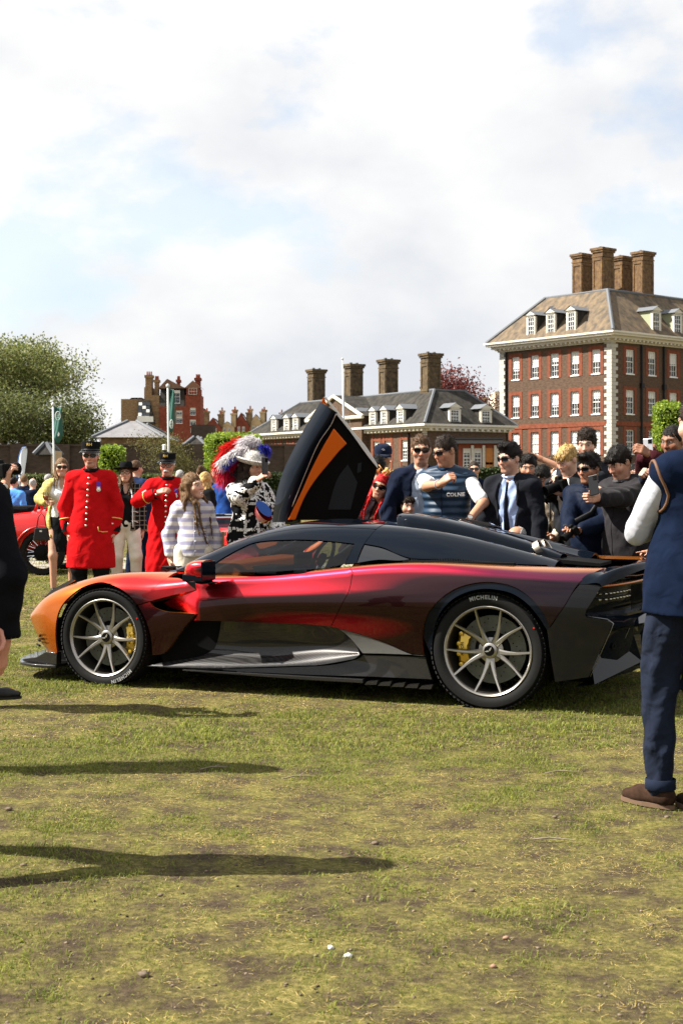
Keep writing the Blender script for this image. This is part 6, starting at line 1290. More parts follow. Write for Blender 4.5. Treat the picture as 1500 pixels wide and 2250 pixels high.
def ik(S, W, l1, l2, hint):
    S, W = np.array(S, float), np.array(W, float); v = W - S; L = np.linalg.norm(v); m = (l1 + l2) * 0.995
    if L > m: W = S + v * m / L; v = W - S; L = m
    d = v / L; a = (l1 * l1 - l2 * l2 + L * L) / (2 * L); h = math.sqrt(max(l1 * l1 - a * a, 0)); hn = np.array(hint, float); hn = hn - d * (hn @ d); hn /= np.linalg.norm(hn) + 1e-9
    return S + d * a + hn * h, W
def unit(v): v = np.array(v, float); return v / (np.linalg.norm(v) + 1e-9)
def hand_prims(S, wr, d, n, ts, curl, s, point=False):
    """palm and five separate fingers; d along the hand, n the way the palm faces, ts thumb side sign"""
    d = unit(d); n = unit(np.array(n) - d * (np.array(n) @ d)); t = np.cross(d, n) * ts; offs = (0.029, 0.0098, -0.0098, -0.028); sc = (0.95, 1.06, 0.98, 0.78)
    S.cone(wr, wr + d * 0.03 * s, 0.026 * s, 0.022 * s, 0.02)
    for i, o in enumerate(offs): S.cone(wr + d * 0.018 * s + t * o * 0.55 * s, wr + d * 0.088 * s + t * o * s, 0.0145 * s, 0.0118 * s, 0.014)
    for i, o in enumerate(offs):
        p = wr + d * 0.090 * s + t * o * s; a = 0.0; c = curl * (1 + 0.07 * i) if not (point and i == 0) else 4
        for L, r0, r1, f in ((0.043, .0098, .0090, 0.75), (0.027, .0090, .0082, 1.0), (0.021, .0082, .0070, 0.7)):
            a += R(c * f); q = p + (d * math.cos(a) + n * math.sin(a) + t * o * 0.8 * max(0, 1 - curl / 50)) * L * sc[i] * s; S.cone(p, q, r0 * s, r1 * s, 0.004); p = q
    b = wr + d * 0.024 * s + t * 0.024 * s; m = b + (d * 0.62 + t * 0.62 + n * 0.42) * 0.046 * s; S.cone(b, m, 0.0135 * s, 0.0112 * s, 0.012)
    S.cone(m, m + (d * 0.85 - t * 0.10 * (curl > 30) + n * 0.55) * 0.036 * s, 0.0108 * s, 0.0085 * s, 0.005)

SKINS = {'pale': (0.56, 0.33, 0.235), 'fair': (0.50, 0.275, 0.185), 'tan': (0.40, 0.205, 0.125), 'ruddy': (0.52, 0.245, 0.175), 'brown': (0.22, 0.105, 0.06), 'dark': (0.085, 0.042, 0.026)}
HAIRC = {'black': (0.010, 0.008, 0.007), 'dark': (0.024, 0.016, 0.011), 'brown': (0.075, 0.042, 0.022), 'mid': (0.13, 0.075, 0.036), 'blond': (0.42, 0.27, 0.10), 'grey': (0.33, 0.32, 0.31), 'white': (0.62, 0.60, 0.56), 'red': (0.42, 0.012, 0.012), 'ginger': (0.30, 0.13, 0.05)}
M_HSTR = attr_mat('hair_strand', 0.5, 0.12)
M_SKIN = attr_mat('skin', 0.5, 0.35, 0.10, 40, sss=0.08)
_mc = {}
def cloth(col, rough=0.9, key='cloth', var=0.12, bump=0.42, bscale=11, sheen=0.0, spec=0.05):
    k = (key, tuple(col), rough)
    if k not in _mc: _mc[k] = mat(key, col, rough, spec=spec, var=var, vscale=7, bump=bump, bscale=bscale, sheen=sheen, bdist=0.035, bdet=(1.6, 0.5))
    return _mc[k]
def hair_mat(c):
    k = ('hair', c)
    if k not in _mc: _mc[k] = mat(c + '_hair', HAIRC[c], 0.5, spec=0.12, var=0.45, vscale=26, stretch=(3.0, 3.0, 0.5), bump=0.5, bscale=120)
    return _mc[k]
M_LENS = mat('dark_lens', (0.006, 0.006, 0.007), 0.08, spec=0.5); M_FRAME = mat('black_frame', (0.008, 0.008, 0.008), 0.3, spec=0.3)
M_BTN = mat('silver_button', (0.80, 0.78, 0.72), 0.25, metal=0.9); M_GOLDB = mat('gold_braid', (0.72, 0.48, 0.10), 0.6); M_PHONE = mat('phone_black', (0.008, 0.008, 0.009), 0.2, spec=0.4); M_STRAP = mat('black_strap', (0.010, 0.010, 0.011), 0.6, spec=0.15)
M_WTCH = mat('watch_steel', (0.65, 0.63, 0.58), 0.3, metal=0.8); M_WFACE = mat('watch_face', (0.78, 0.78, 0.74), 0.4); M_LEATHER = mat('black_leather', (0.012, 0.011, 0.011), 0.4, spec=0.3); M_SUEDE = mat('brown_suede', (0.034, 0.018, 0.011), 0.95, spec=0.1, var=0.25, vscale=40); M_SOLE = mat('tan_rubber_sole', (0.12, 0.07, 0.04), 0.8)

class Person:
    def __init__(s, label, px, py, D, heading=0, lean=0, side=0, drop=0.0, hyaw=0, hpitch=0, hroll=0, hr=None, hl=None, sex='m', g=1.0, child=False, skin='fair', hair=None, hairc='dark', res=1.0, feet=None, elL=(0.9, 0.6, -0.5), elR=(-0.9, 0.6, -0.5), curlL=28, curlR=28, palmL=None, palmR=None, pointR=False, group=None, hats=0.0, face=True, turn=0, longarm=True, hand_off=None, cat='person', smile=False, hscale=1.0):
        s.__dict__.update(locals()); del s.__dict__['s']
        # joint layout for height 1.75, then scaled so that the top of the head lies at the wanted height
        s.torR = rotm('Z', turn) @ rotm('X', lean) @ rotm('Y', side)
        ztop = at(0, py, D).z; hw = 0.172 if sex == 'm' else 0.150
        if child: hw = 0.150
        hp = np.array([0, 0.0, 0.95 - drop]); T = lambda x, y, z: hp + s.torR @ (np.array([x, y, z]) - np.array([0, 0, 0.95]))
        nb = T(0, 0.012, 1.475); hd = nb + s.torR @ np.array([0, -0.02, 0.0]) * 1.0 + (rotm('Z', turn) @ rotm('X', lean * 0.6)) @ np.array([0, -0.012, 0.150])
        s.headR = rotm('Z', hyaw) @ rotm('X', hpitch) @ rotm('Y', hroll)
        hs = (1.10 if child else 0.965) * hscale; top = hd[2] + 0.125 * hs; k = ztop / top; s.k = k; s.hs = k * hs
        s.T = lambda x, y, z: T(x, y, z) * k
        s.hd = hd * k; s.nb = nb * k; s.sh = {q: s.T(q * hw, 0.012, 1.398) for q in (-1, 1)}
        p = at(px, 0, D); rz = R(heading); c, sn = math.cos(rz), math.sin(rz); off = s.hd[:2]
        s.loc = (p.x - (c * off[0] - sn * off[1]), p.y - (sn * off[0] + c * off[1]), 0.0)
        s.root = empty('person', s.loc, rz); tag(s.root, label, cat, group); s.Mw = Matrix.Translation(s.loc) @ Matrix.Rotation(rz, 4, 'Z'); s.Mi = s.Mw.inverted()
        s.el = {}; s.wr = {}
        for q, h, hint in ((1, hl, elL), (-1, hr, elR)):
            tgt = s.T(q * (hw + 0.055), 0.0, 0.86) if h is None else (np.array(s.Mi @ h) if isinstance(h, Vector) else np.array(h) * k)
            if isinstance(h, Vector): pass
            s.el[q], s.wr[q] = ik(s.sh[q], tgt, 0.295 * k, 0.262 * k, hint)
        ft = feet or ((0.10, 0.0), (-0.10, 0.0)); s.hip = {q: s.T(q * 0.092, 0.0, 0.93) for q in (1, -1)}; s.ank = {}; s.kn = {}
        for q, f in ((1, ft[0]), (-1, ft[1])):
            z = f[2] if len(f) > 2 else 0.085; s.kn[q], s.ank[q] = ik(s.hip[q], np.array([f[0], f[1] + 0.02, z]) * k, 0.432 * k, 0.432 * k, (q * 0.15, -1, 0.0))
        s.h = 0.0125 * res; s.foot = {1: ft[0], -1: ft[1]}
    # --- primitives
    def torso(s, S, e=0.0, g=None, hips=True):
        k = s.k; g = (g or s.g); f = 0.94 if s.sex == 'f' else 1.0; M = s.torR
        if hips: S.ell(s.T(0, 0.005, 0.955), np.array([0.165 * g + e, 0.118 * g + e, 0.14 + e]) * k, M, 0.05)
        S.ell(s.T(0, -0.012 - 0.03 * (g - 1), 1.10), np.array([0.142 * g * f + e, 0.110 * g + e, 0.17]) * k, M, 0.08)
        S.ell(s.T(0, 0.0, 1.29), np.array([0.165 * f * (0.6 + 0.4 * g) + e, 0.108 * (0.5 + 0.5 * g) + e, 0.165]) * k, M, 0.08)
        if s.sex == 'f' and not s.child:
            for q in (-1, 1): S.ell(s.T(q * 0.07, -0.085, 1.27), np.array([0.062 + e, 0.055 + e, 0.065]) * k, M, 0.05)
        a = s.sh[1] * 0.82 + s.sh[-1] * 0.18; b = s.sh[-1] * 0.82 + s.sh[1] * 0.18; S.cone(a, b, (0.052 + e) * k, (0.052 + e) * k, 0.07)
        for q in (-1, 1): S.cone(s.T(0, 0.014, 1.445), s.sh[q], (0.052 + e * .6) * k, (0.044 + e) * k, 0.05)
        S.cone(s.T(0, 0.012, 1.42), s.T(0, 0.014, 1.465), (0.070 + e * 0.4) * k, (0.058 + e * 0.2) * k, 0.05)
        return S
    def arm(s, S, q, e=0.0, f=1.0, r=(0.050, 0.042, 0.032), kk=0.05):
        """f: share of the arm covered (0..1 elbow at 0.5)"""
        k = s.k; a, b, c = s.sh[q], s.el[q], s.wr[q]
        if f <= 0.5: c1 = a + (b - a) * f * 2; S.cone(a, c1, (r[0] + e) * k, (r[0] * (1 - f) + r[1] * f + e * 1.15) * k, kk)
        else: c2 = b + (c - b) * (f - 0.5) * 2; S.cone(a, b, (r[0] + e) * k, (r[1] + e) * k, kk); S.cone(b, c2, (r[1] + e) * k, (r[2] + e * 1.1) * k, 0.03)
        return S
    def leg(s, S, q, e=0.0, f=1.0, r=(0.088, 0.060, 0.042)):
        k = s.k; g = 0.5 + 0.5 * s.g; S.cone(s.hip[q], s.kn[q], (r[0] * g + e) * k, (r[1] * g + e) * k, 0.04); end = s.kn[q] + (s.ank[q] - s.kn[q]) * f; S.cone(s.kn[q], end, (r[1] * g + e) * k, (r[2] + e * 1.2) * k, 0.03); return S
    # --- skin
    def body(s, hands=(1, -1), legs=False, hh=None, arms=False):
        k = s.k; Vs = []; Qs = []; n = 0; parts = []
        def put(V, Q, C):
            nonlocal n
            if len(V): Vs.append(V); Qs.append(Q + n); parts.append(C); n += len(V)
        sk = np.array(SKINS[s.skin])
        # trunk and limbs under the clothes, with neck
        S = Sdf(); s.torso(S, -0.022, s.g * 0.95)
        S.cone(s.nb - np.array([0, 0, 0.05]) * k, s.hd - s.headR @ np.array([0, -0.02, 0.05]) * s.hs, 0.060 * k, 0.050 * s.hs, 0.04)
        for q in (1, -1):
            s.arm(S, q, -0.012 if not arms else -0.003); s.leg(S, q, -0.014 if not legs else -0.004)
        V, Q = S.mesh(0.022 * k if not (arms or legs) else 0.013 * k); put(V, Q, np.tile(sk, (len(V), 1)))
        # head
        H = Sdf(); e = lambda x, y, z: s.hd + s.headR @ (np.array([x, y, z]) * s.hs); M = s.headR; z = s.hs
        H.ell(e(0, 0.012, 0.030), np.array([.076, .096, .092]) * z, M, .03); H.ell(e(0, -0.030, -0.045), np.array([.059, .066, .068]) * z, M, .04); H.cone(e(-.018, -.070, -.096), e(.018, -.070, -.096), .020 * z, .020 * z, .03)
        H.cone(e(0, -.086, .022), e(0, -.108, -.024), .0085 * z, .0125 * z, .012)
        for q in (-1, 1):
            H.cone(e(q * .012, -.090, .030), e(q * .046, -.072, .030), .0105 * z, .009 * z, .02); H.ell(e(q * .046, -.060, -.022), np.array([.024, .022, .022]) * z, M, .03); H.ell(e(q * .011, -.100, -.026), np.array([.009, .010, .008]) * z, M, .008)
            H.ell(e(q * .076, .012, -.002), np.array([.010, .021, .032]) * z, M, .008)
        H.cone(e(-.020, -.088, -.060), e(.020, -.088, -.060), .0065 * z, .0065 * z, .008); H.cone(e(-.016, -.086, -.071), e(.016, -.086, -.071), .0075 * z, .0075 * z, .008)
        H.cone(s.nb - s.torR @ np.array([0, 0, .045]) * k, e(0, 0.006, -.055), .064 * k, .052 * z, .035)
        for q in (-1, 1): H.cut(e(q * .031, -.103, .010), np.array([.017, .017, .0105]) * z, M)
        for q in (-1, 1): H.ell(e(q * .031, -.079, .010), np.array([.013, .0125, .012]) * z, M, .003)
        V, Q = H.mesh((hh or 0.0052) * z * (1 if s.D < 16 else 1.6)); L = ((V - s.hd) @ s.headR) / z; C = np.tile(sk, (len(V), 1)); hc = np.array(HAIRC[s.hairc if s.hairc not in ('red',) else 'brown']) * 0.8
        x, y, zz = np.abs(L[:, 0]), L[:, 1], L[:, 2]
        def mix(m, c, f): C[m] = C[m] * (1 - f) + np.array(c) * f
        mix((zz < -.02) & (y < -.02), sk * np.array([.93, .86, .84]), .5)
        mix((y < -.095) & (zz > -.04) & (zz < .01), sk * np.array([1.06, .82, .78]), .7); mix(((x - .045) ** 2 + (zz + .022) ** 2 < .0005) & (y < -.05), sk * np.array([1.08, .80, .78]), .6)
        if s.sex == 'm' and not s.child: mix((zz < -.045) & (y < -.03) & (x < .056), sk * 0.45 + hc * 0.2, .35)
        mix((x > .012) & (x < .050) & (np.abs(zz - .033 + (x - .03) ** 2 * 5) < .0062) & (y < -.05), hc, .85)
        ex = np.sqrt((x - .031) ** 2 + (zz - .010) ** 2); fr = (y < -.078); mix((ex < .0125) & fr & (y > -.096), (.36, .32, .29), .65); mix((ex < .0066) & fr & (y > -.097), (.03, .02, .015), .9)
        mix((np.abs(zz + .0655) < (.013 if s.smile else .0105) - (x / .03) ** 2 * .008) & (x < .027) & (y < -.075), (0.42, .13, .11) if s.sex == 'f' else sk * np.array([.66, .38, .36]), .9)
        if s.smile: mix((np.abs(zz + .0655) < .0045 - (x / .024) ** 2 * .004) & (y < -.075), (.75, .70, .66), .9)
        else: mix((np.abs(zz + .0655) < .0034) & (x < .024) & (y < -.075), sk * .3, .7)
        put(V, Q, C)
        for q in hands:
            d = unit(s.wr[q] - s.el[q]); pn = s.palmL if q == 1 else s.palmR; S = Sdf(); b = s.wr[q] - d * 0.10 * k
            S.cone(b, s.wr[q], 0.031 * k, 0.026 * k, .02)
            hd_ = d if not s.hand_off or q not in s.hand_off else unit(s.hand_off[q])
            hand_prims(S, s.wr[q], hd_, pn if pn is not None else np.array([-q, -0.15, 0.0]), -q, s.curlL if q == 1 else s.curlR, k * (0.9 if s.sex == 'f' or s.child else 1.0), s.pointR and q == -1)
            V, Q = S.mesh(0.0058 * k * (1 if s.D < 16 else 1.6)); put(V, Q, np.tile(sk * np.array([1.0, .94, .92]), (len(V), 1)))
        V = np.concatenate(Vs); me = mesh_np('body', V, np.concatenate(Qs), True); vcol(me, np.concatenate(parts)); s.bodyo = link('body', me, M_SKIN, s.root); return s
    # --- clothes
    def top(s, m, name='shirt', e=0.012, sleeve=0.98, hem=0.90, folds=0.0105, neck=True, collar=None, open_v=None, gap=0.0, vest=False, cuff=None, flare=0.0):
        k = s.k; S = Sdf(); S.folds = folds * k; S.seed = s.px * 0.7 + s.D; s.torso(S, e)
        if flare: S.cone(s.T(0, 0, 1.05), s.T(0, 0.0, hem - 0.05), (0.13 * s.g + e) * k, (0.15 * s.g + e + flare) * k, 0.08)
        if not vest:
            for q in (1, -1): s.arm(S, q, e * 0.85 + 0.003, sleeve)
        ax = s.torR @ np.array([0, 0, 1.0]); S.plane(s.T(0, 0, hem), -ax)
        if neck: S.cut(s.T(0, -0.02, 1.535), np.array([0.068, 0.078, 0.085]) * k, s.torR)
        if open_v:      # open front: a wedge is taken out of the chest
            w, zt, zb = open_v; S.cut(s.T(0, -0.16, (zt + zb) / 2), np.array([w, 0.16, (zt - zb) / 2]) * k, s.torR)
        o = S.build(name, s.h, m, s.root); s.S = S; s.last = o
        if collar:
            c = Sdf(); 
            for i in range(10):
                a0, a1 = 2 * PI * i / 10, 2 * PI * (i + 1) / 10; r = 0.066; q = lambda a: s.T(r * math.sin(a), 0.006 - (r + .008) * math.cos(a), 1.482 + 0.014 * (1 - math.cos(a)) * 0.5); c.cone(q(a0), q(a1), .0115 * k, .0115 * k, .01)
            c.build('collar', s.h * 0.7, collar, s.root)
        return o
    def cuff(s, q, m, name='cuff', l=0.075, r=0.052):
        d = unit(s.wr[q] - s.el[q]); mb = MB(); a = s.wr[q] - d * (l + 0.01) * s.k; b = s.wr[q] - d * 0.004 * s.k; mb.tube([a, b], [r * s.k, r * 0.93 * s.k], 18); return mb.build(name, m, s.root, smooth=True, angle=40)
    def trousers(s, m, e=0.014, f=0.97, folds=0.006, name='trousers', wide=0.0, waist=1.06):
        k = s.k; S = Sdf(); S.folds = folds * k; S.seed = s.px; S.ff = 0.8; S.ell(s.T(0, 0.005, 0.965), np.array([0.163 * s.g + e, 0.118 * s.g + e, 0.13]) * k, s.torR, 0.05)
        for q in (1, -1): s.leg(S, q, e + wide, f)
        S.plane(s.T(0, 0, waist), s.torR @ np.array([0, 0, 1.0])); return S.build(name, s.h * 1.15, m, s.root)
    def skirt(s, m, z0=1.06, z1=0.55, r0=0.13, r1=0.19, name='skirt', folds=0.004):
        k = s.k; S = Sdf(); S.folds = folds * k; S.ell(s.T(0, 0.005, 0.955), np.array([0.165 * s.g + .012, 0.118 * s.g + .012, 0.15]) * k, s.torR, 0.06); n = 3
        for i in range(n): a, b = z0 - (z0 - z1 + .05) * i / n, z0 - (z0 - z1 + .05) * (i + 1) / n; ra, rb = r0 + (r1 - r0) * i / n, r0 + (r1 - r0) * (i + 1) / n; S.cone(s.T(0, 0.01, a), s.T(0, 0.01, b), ra * k, rb * k, 0.05)
        S.plane(s.T(0, 0, z1), (0, 0, -1)); S.plane(s.T(0, 0, z0), (0, 0, 1)); return S.build(name, s.h, m, s.root)
    def shoes(s, m, sole=None, turn=(12, -12)):
        k = s.k
        for q in (1, -1):
            a = s.ank[q]; pz = a[2] - 0.085 * k; rz = rotm('Z', turn[0] if q == 1 else turn[1]); S = Sdf(); f = lambda x, y, z: np.array([a[0], a[1], pz]) + rz @ (np.array([x, y, z]) * k)
            S.cone(f(0, .03, .045), f(0, -.10, .038), .040 * k, .038 * k, .03); S.cone(f(0, -.10, .036), f(0, -.17, .030), .040 * k, .026 * k, .03); S.cone(f(0, .015, .06), f(0, .0, .10), .038 * k, .038 * k, .03); S.plane(f(0, 0, 0.014), (0, 0, -1))
            o = S.build('shoe', 0.010 * k, m, s.root); b = MB(); pts = [(0.034 * math.sin(t) * (1.12 if math.cos(t) > 0 else 1), -0.065 - 0.137 * math.cos(t)) for t in np.linspace(0, 2 * PI, 25)[:-1]]; b.prism(pts, lambda p: Vector(f(p[0] * 1.12, p[1], 0.018)), lambda p: Vector(f(p[0] * 1.12, p[1], 0.0))); b.build('sole', sole or M_LEATHER, o)
    # --- head gear; hl maps head-space points into person space
    def hp_(s, x, y, z): return Vector(s.hd + s.headR @ (np.array([x, y, z]) * s.hs))
    def do_hair(s, style=None, c=None):
        style = style or s.hair
        if not style: return
        c = c or s.hairc; z = s.hs; M = s.headR; e = lambda x, y, w: s.hd + s.headR @ (np.array([x, y, w]) * z); S = Sdf(); S.hairn = 0.0035 * z; S.seed = s.px
        up = dict(short=.008, crop=.003, quiff=.018, fringe=.012, curly=.022, long=.010, bob=.012, bald=.002, side=.012, mess=.018, bun=.008)[style]
        S.ell(e(0, .016, .034 + up * .35), np.array([.0785 + up * .3, .099 + up * .25, .089 + up]) * z, M, .02)
        if style in ('quiff',): S.ell(e(0, -.055, .115), np.array([.055, .04, .030]) * z, M, .03)
        if style in ('curly', 'mess'):
            rg = random.Random(s.px)
            for i in range(16): a = rg.uniform(0, 6.28); b = rg.uniform(.15, 1.1); S.ell(e(.078 * math.sin(a) * math.sin(b), .012 - .09 * math.cos(a) * math.sin(b), .045 + .082 * math.cos(b)), np.array([.024, .024, .022]) * z, M, .012)
        if style == 'fringe': S.ell(e(0, -.075, .062), np.array([.062, .028, .036]) * z, M, .02)
        if style == 'side': S.ell(e(.01, -.070, .085), np.array([.060, .030, .030]) * z, M, .02); S.ell(e(-.06, -.04, .04), np.array([.025, .04, .035]) * z, M, .02)
        if style == 'bun': S.ell(e(0, .085, .10), np.array([.042, .042, .042]) * z, M, .02)
        fz = {'fringe': -.040, 'bald': .03, 'side': -.028}.get(style, -.014); fr = {'bald': (.082, .10, .12)}.get(style, (.076, .080, .082))
        S.cut(e(0, -.115, fz), np.array(fr) * z, M)
        if style == 'bald': S.cut(e(0, -.03, .105), np.array([.080, .115, .085]) * z, M)
        if style in ('long', 'bob'):
            ln = (.34 if style == 'long' else .17) * getattr(s, 'hairlen', 1.0)
            rg = random.Random(s.px + 3)
            for q in (-1, 1):
                S.cone(e(q * .070, .0, .03), e(q * .080, .0, -.09), .024 * z, .026 * z, .03)
                for j in range(5):
                    fy = (-.085, -.060, .03, .075, .10)[j]; xx = (.062, .088, .115, .105, .075)[j]; a = e(q * .078, -.01 + .02 * j, -.06); b = e(q * (xx + rg.uniform(-.01, .01)), fy, -.15); L2 = -.16 - ln * rg.uniform(.55, .9); c2 = e(q * (xx * 1.08 + rg.uniform(-.02, .02)), fy - .018 * (fy < 0) + .02 * (fy > 0), (L2 - .15) / 2); tk = .6 if j < 2 else .9; S.cone(a, b, .022 * z * tk, .021 * z * tk, .014); S.cone(b, c2, .021 * z * tk, .017 * z * tk, .012); S.cone(c2, e(q * (xx + rg.uniform(-.025, .025)), fy - .02 * (fy < 0), L2), .017 * z * tk, .006 * z, .012)
            for j in range(6): x = -.05 + .02 * j; S.cone(e(x, .085, .0), e(x * 1.3, .10, -.10 - ln * rg.uniform(.6, 1)), .034 * z, .014 * z, .02)
        else: S.plane(e(0, 0, -.055 if style != 'bald' else -.06), M @ np.array([0, -0.25, -1.0]) / 1.03)
        for q in (-1, 1):
            if style not in ('long', 'bob'): S.cut(e(q * .082, -.005, -.035), np.array([.020, .040, .045]) * z, M)
        V, Q = S.mesh(0.0075 * z * (1 if s.D < 16 else 1.5)); o = link('hair', mesh_np('hair', V, Q, True), hair_mat(c), s.root); s.hairS = S
        if s.D < 17 and len(V) > 50:      # loose strands over the mass
            rg = np.random.default_rng(abs(int(s.px))); n = 900 if style in ('long', 'curly', 'mess', 'bob') else 650; I = rg.integers(0, len(V), n); p = V[I]; E = 2e-3; g = lambda a: S.d((p + np.array(a)).astype(f32)) - S.d((p - np.array(a)).astype(f32)); nn = np.stack([g((E, 0, 0)), g((0, E, 0)), g((0, 0, E))], 1); nn /= np.linalg.norm(nn, axis=1, keepdims=True) + 1e-9
            L = (p - s.hd) @ s.headR / z; fl = np.stack([L[:, 0] * 2.5, np.where(L[:, 1] < -.03, -.8, .6), np.where(L[:, 2] > .07, .1, -1.0)], 1)
            if style in ('quiff', 'curly', 'mess', 'short'): fl[:, 2] += .5; fl += rg.normal(size=(n, 3)) * (.9 if style in ('curly', 'mess') else .35)
            if style == 'crop': fl *= .3
            fl = fl @ s.headR.T + rg.normal(size=(n, 3)) * .3; fl -= nn * (fl * nn).sum(1, keepdims=True); fl /= np.linalg.norm(fl, axis=1, keepdims=True) + 1e-9; w = np.cross(fl, nn) * .0022 * z; l = z * (.045 if style in ('long', 'bob') else (.012 if style in ('crop', 'bald') else .028)) * (.5 + rg.random((n, 1)))
            a = p - nn * .002; b = p + fl * l * .5 + nn * l * .22; t = p + fl * l + nn * l * .10; VV = np.stack([a - w, a + w, b + w, b - w, t], 1).reshape(-1, 3); k5 = np.arange(n) * 5; me = mesh_np('hair_strands', VV, np.concatenate([np.stack([k5, k5 + 1, k5 + 2], 1), np.stack([k5, k5 + 2, k5 + 3], 1), np.stack([k5 + 3, k5 + 2, k5 + 4], 1)])); vcol(me, np.repeat(np.array(HAIRC[c]) * (.5 + 1.3 * rg.random((n, 1)) ** 2), 5, 0)); q = link('hair_strands', me, M_HSTR, o); q['kind'] = 'stuff'
        return o
    def glasses(s, m=None, clear=False, w=.028, h=.0185, y=-.1035, name='sunglasses'):
        mb = MB(); P = s.hp_
        for q in (-1, 1):
            c = q * .034; pts = [(c + w * math.copysign(abs(math.cos(t)) ** .6, math.cos(t)), .010 + h * math.copysign(abs(math.sin(t)) ** .7, math.sin(t)) * (1 if math.sin(t) > 0 else .95)) for t in np.linspace(0, 2 * PI, 17)[:-1]]
            bow = lambda p: abs(p[0]) * abs(p[0]) * 6.5
            if not clear: mb.prism(pts, lambda p: P(p[0], y + bow(p), p[1]), lambda p: P(p[0], y + .004 + bow(p), p[1]), 1)
            mb.tube([P(p[0], y + bow(p), p[1]) for p in pts], .0028 * s.hs, 5, closed=True)
            mb.tube([P(q * .062, y + .026, .016), P(q * .076, y + .05, .015), P(q * .079, -.005, .010), P(q * .078, .02, .0)], .003 * s.hs, 5)
        mb.tube([P(-.008, y - .001, .014), P(.008, y - .001, .014)], .003 * s.hs, 5); return mb.build(name, [M_FRAME, M_LENS], s.root, smooth=True, angle=40)
    def button(s, p, r=.011, m=None, name='button', d=(0, -1, 0)):
        mb = MB(); M = Matrix.Translation(p) @ Vector(d).to_track_quat('Z', 'Y').to_matrix().to_4x4(); mb.lathe([(r, -.003), (r, .003), (r * .6, .007), (0, .008)], 10, M); return mb.build(name, m or M_BTN, s.root, smooth=True)
    def local(s, w): return np.array(s.Mi @ w)
    def line_on(s, pts, r, m, name, S=None, d=(0, -1, 0), n=6, lift=0.0):
        """piping laid on the last garment: points (x, z) in torso space, marched onto the surface"""
        S = S or s.S; q = densify([(p[0], p[1]) for p in pts], 0.03, 20, False); out = [s.hit_t(p[0], p[1], S) for p in q]; mb = MB(); mb.tube(out, r, 5); return mb.build(name, m, s.root, smooth=True)
    def hit_t(s, x, z, S=None):
        S = S or s.S; o = s.T(x, -0.5, z); d = s.T(x, 0, z) - o; return S.hit(o, d)

# ------------------------------------------------------------------ the crowd
extras()
C_NAVY = (0.006, 0.010, 0.025); C_BLACK = (0.008, 0.008, 0.009); C_WHITE = (0.72, 0.71, 0.69); C_SUIT = (0.009, 0.010, 0.014)
M_RED = cloth((0.46, 0.006, 0.008), key='scarlet_wool', var=0.10); M_BLKC = cloth(C_BLACK, key='black_cloth', sheen=0.0, spec=0.05); M_NAVYC = cloth(C_NAVY, key='navy_cloth', sheen=0.05, spec=0.06); M_WHT = cloth(C_WHITE, key='white_cotton'); M_SUIT = cloth(C_SUIT, key='dark_suit', sheen=0.02, spec=0.08)
def frame(p, fwd, up):
    f = Vector(fwd).normalized(); r = f.cross(Vector(up)).normalized(); u = r.cross(f); return Matrix(((r.x, f.x, u.x, p[0]), (r.y, f.y, u.y, p[1]), (r.z, f.z, u.z, p[2]), (0, 0, 0, 1)))
def phone(p, fwd, up, label, m=None, w=0.075, h=0.15):
    """fwd: the way its back looks"""
    o = empty('phone'); o.matrix_world = frame(p, fwd, up); tag(o, label, 'phone', 'phones held up by the crowd'); b = MB(); b.box((0, 0, 0), (w, 0.009, h)); b.build('case', m or M_PHONE, o, bevel=0.004); s = MB(); s.box((0, -0.0052, 0), (w - 0.006, 0.001, h - 0.008)); s.build('screen', mat('phone_screen', (0.02, 0.022, 0.026), 0.08, spec=0.6), o)
    l = MB(); l.box((-w * 0.24, 0.006, h * 0.34), (0.030, 0.004, 0.032)); [l.lathe([(0.0065, 0), (0.0065, 0.003), (0, 0.003)], 10, Matrix.Translation((-w * 0.24, 0.0078, h * 0.34 + q)) @ Matrix.Rotation(R(-90), 4, 'X')) for q in (-0.008, 0.008)]; l.build('lens', M_HUB, o); return o
def camera_thing(p, fwd, label, s=1.0):
    o = empty('camera'); o.matrix_world = frame(p, fwd, (0, 0, 1)); o.scale = (s, s, s); tag(o, label, 'camera', 'cameras in the crowd'); b = MB(); b.box((0, 0, 0), (0.125, 0.055, 0.085)); b.box((0, 0, 0.052), (0.05, 0.05, 0.03), taper=0.75); b.box((0.05, 0.02, -0.005), (0.03, 0.05, 0.085)); b.build('camera_body', M_PLAST, o, bevel=0.008)
    l = MB(); l.lathe([(0.030, 0.02), (0.034, 0.04), (0.034, 0.10), (0.038, 0.105), (0.038, 0.135), (0.033, 0.137), (0.030, 0.125), (0, 0.12)], 20, Matrix.Rotation(R(-90), 4, 'X'), cap=False); l.build('lens', M_PLAST, o, smooth=True, angle=40); return o
def lens_strap(s, pts, r=0.012, m=None, name='strap', flat=0.25):
    mb = MB(); mb.tube(pts, r, 6, flat=flat); return mb.build(name, m or M_STRAP, s.root, smooth=True)
def watch(s, q, off=0.022, m=None, r=0.030):
    d = Vector(unit(s.wr[q] - s.el[q])); c = Vector(s.wr[q]) - d * off * s.k; x = d.orthogonal().normalized(); y = d.cross(x); rr = r * s.k * 1.02
    mb = MB(); mb.tube([c + x * rr * math.cos(t) + y * rr * math.sin(t) for t in np.linspace(0, 2 * PI, 21)[:-1]], 0.0085, 6, closed=True, flat=0.35); o = mb.build('watch_strap', m or M_WTCH, s.root, smooth=True); return o, c, d
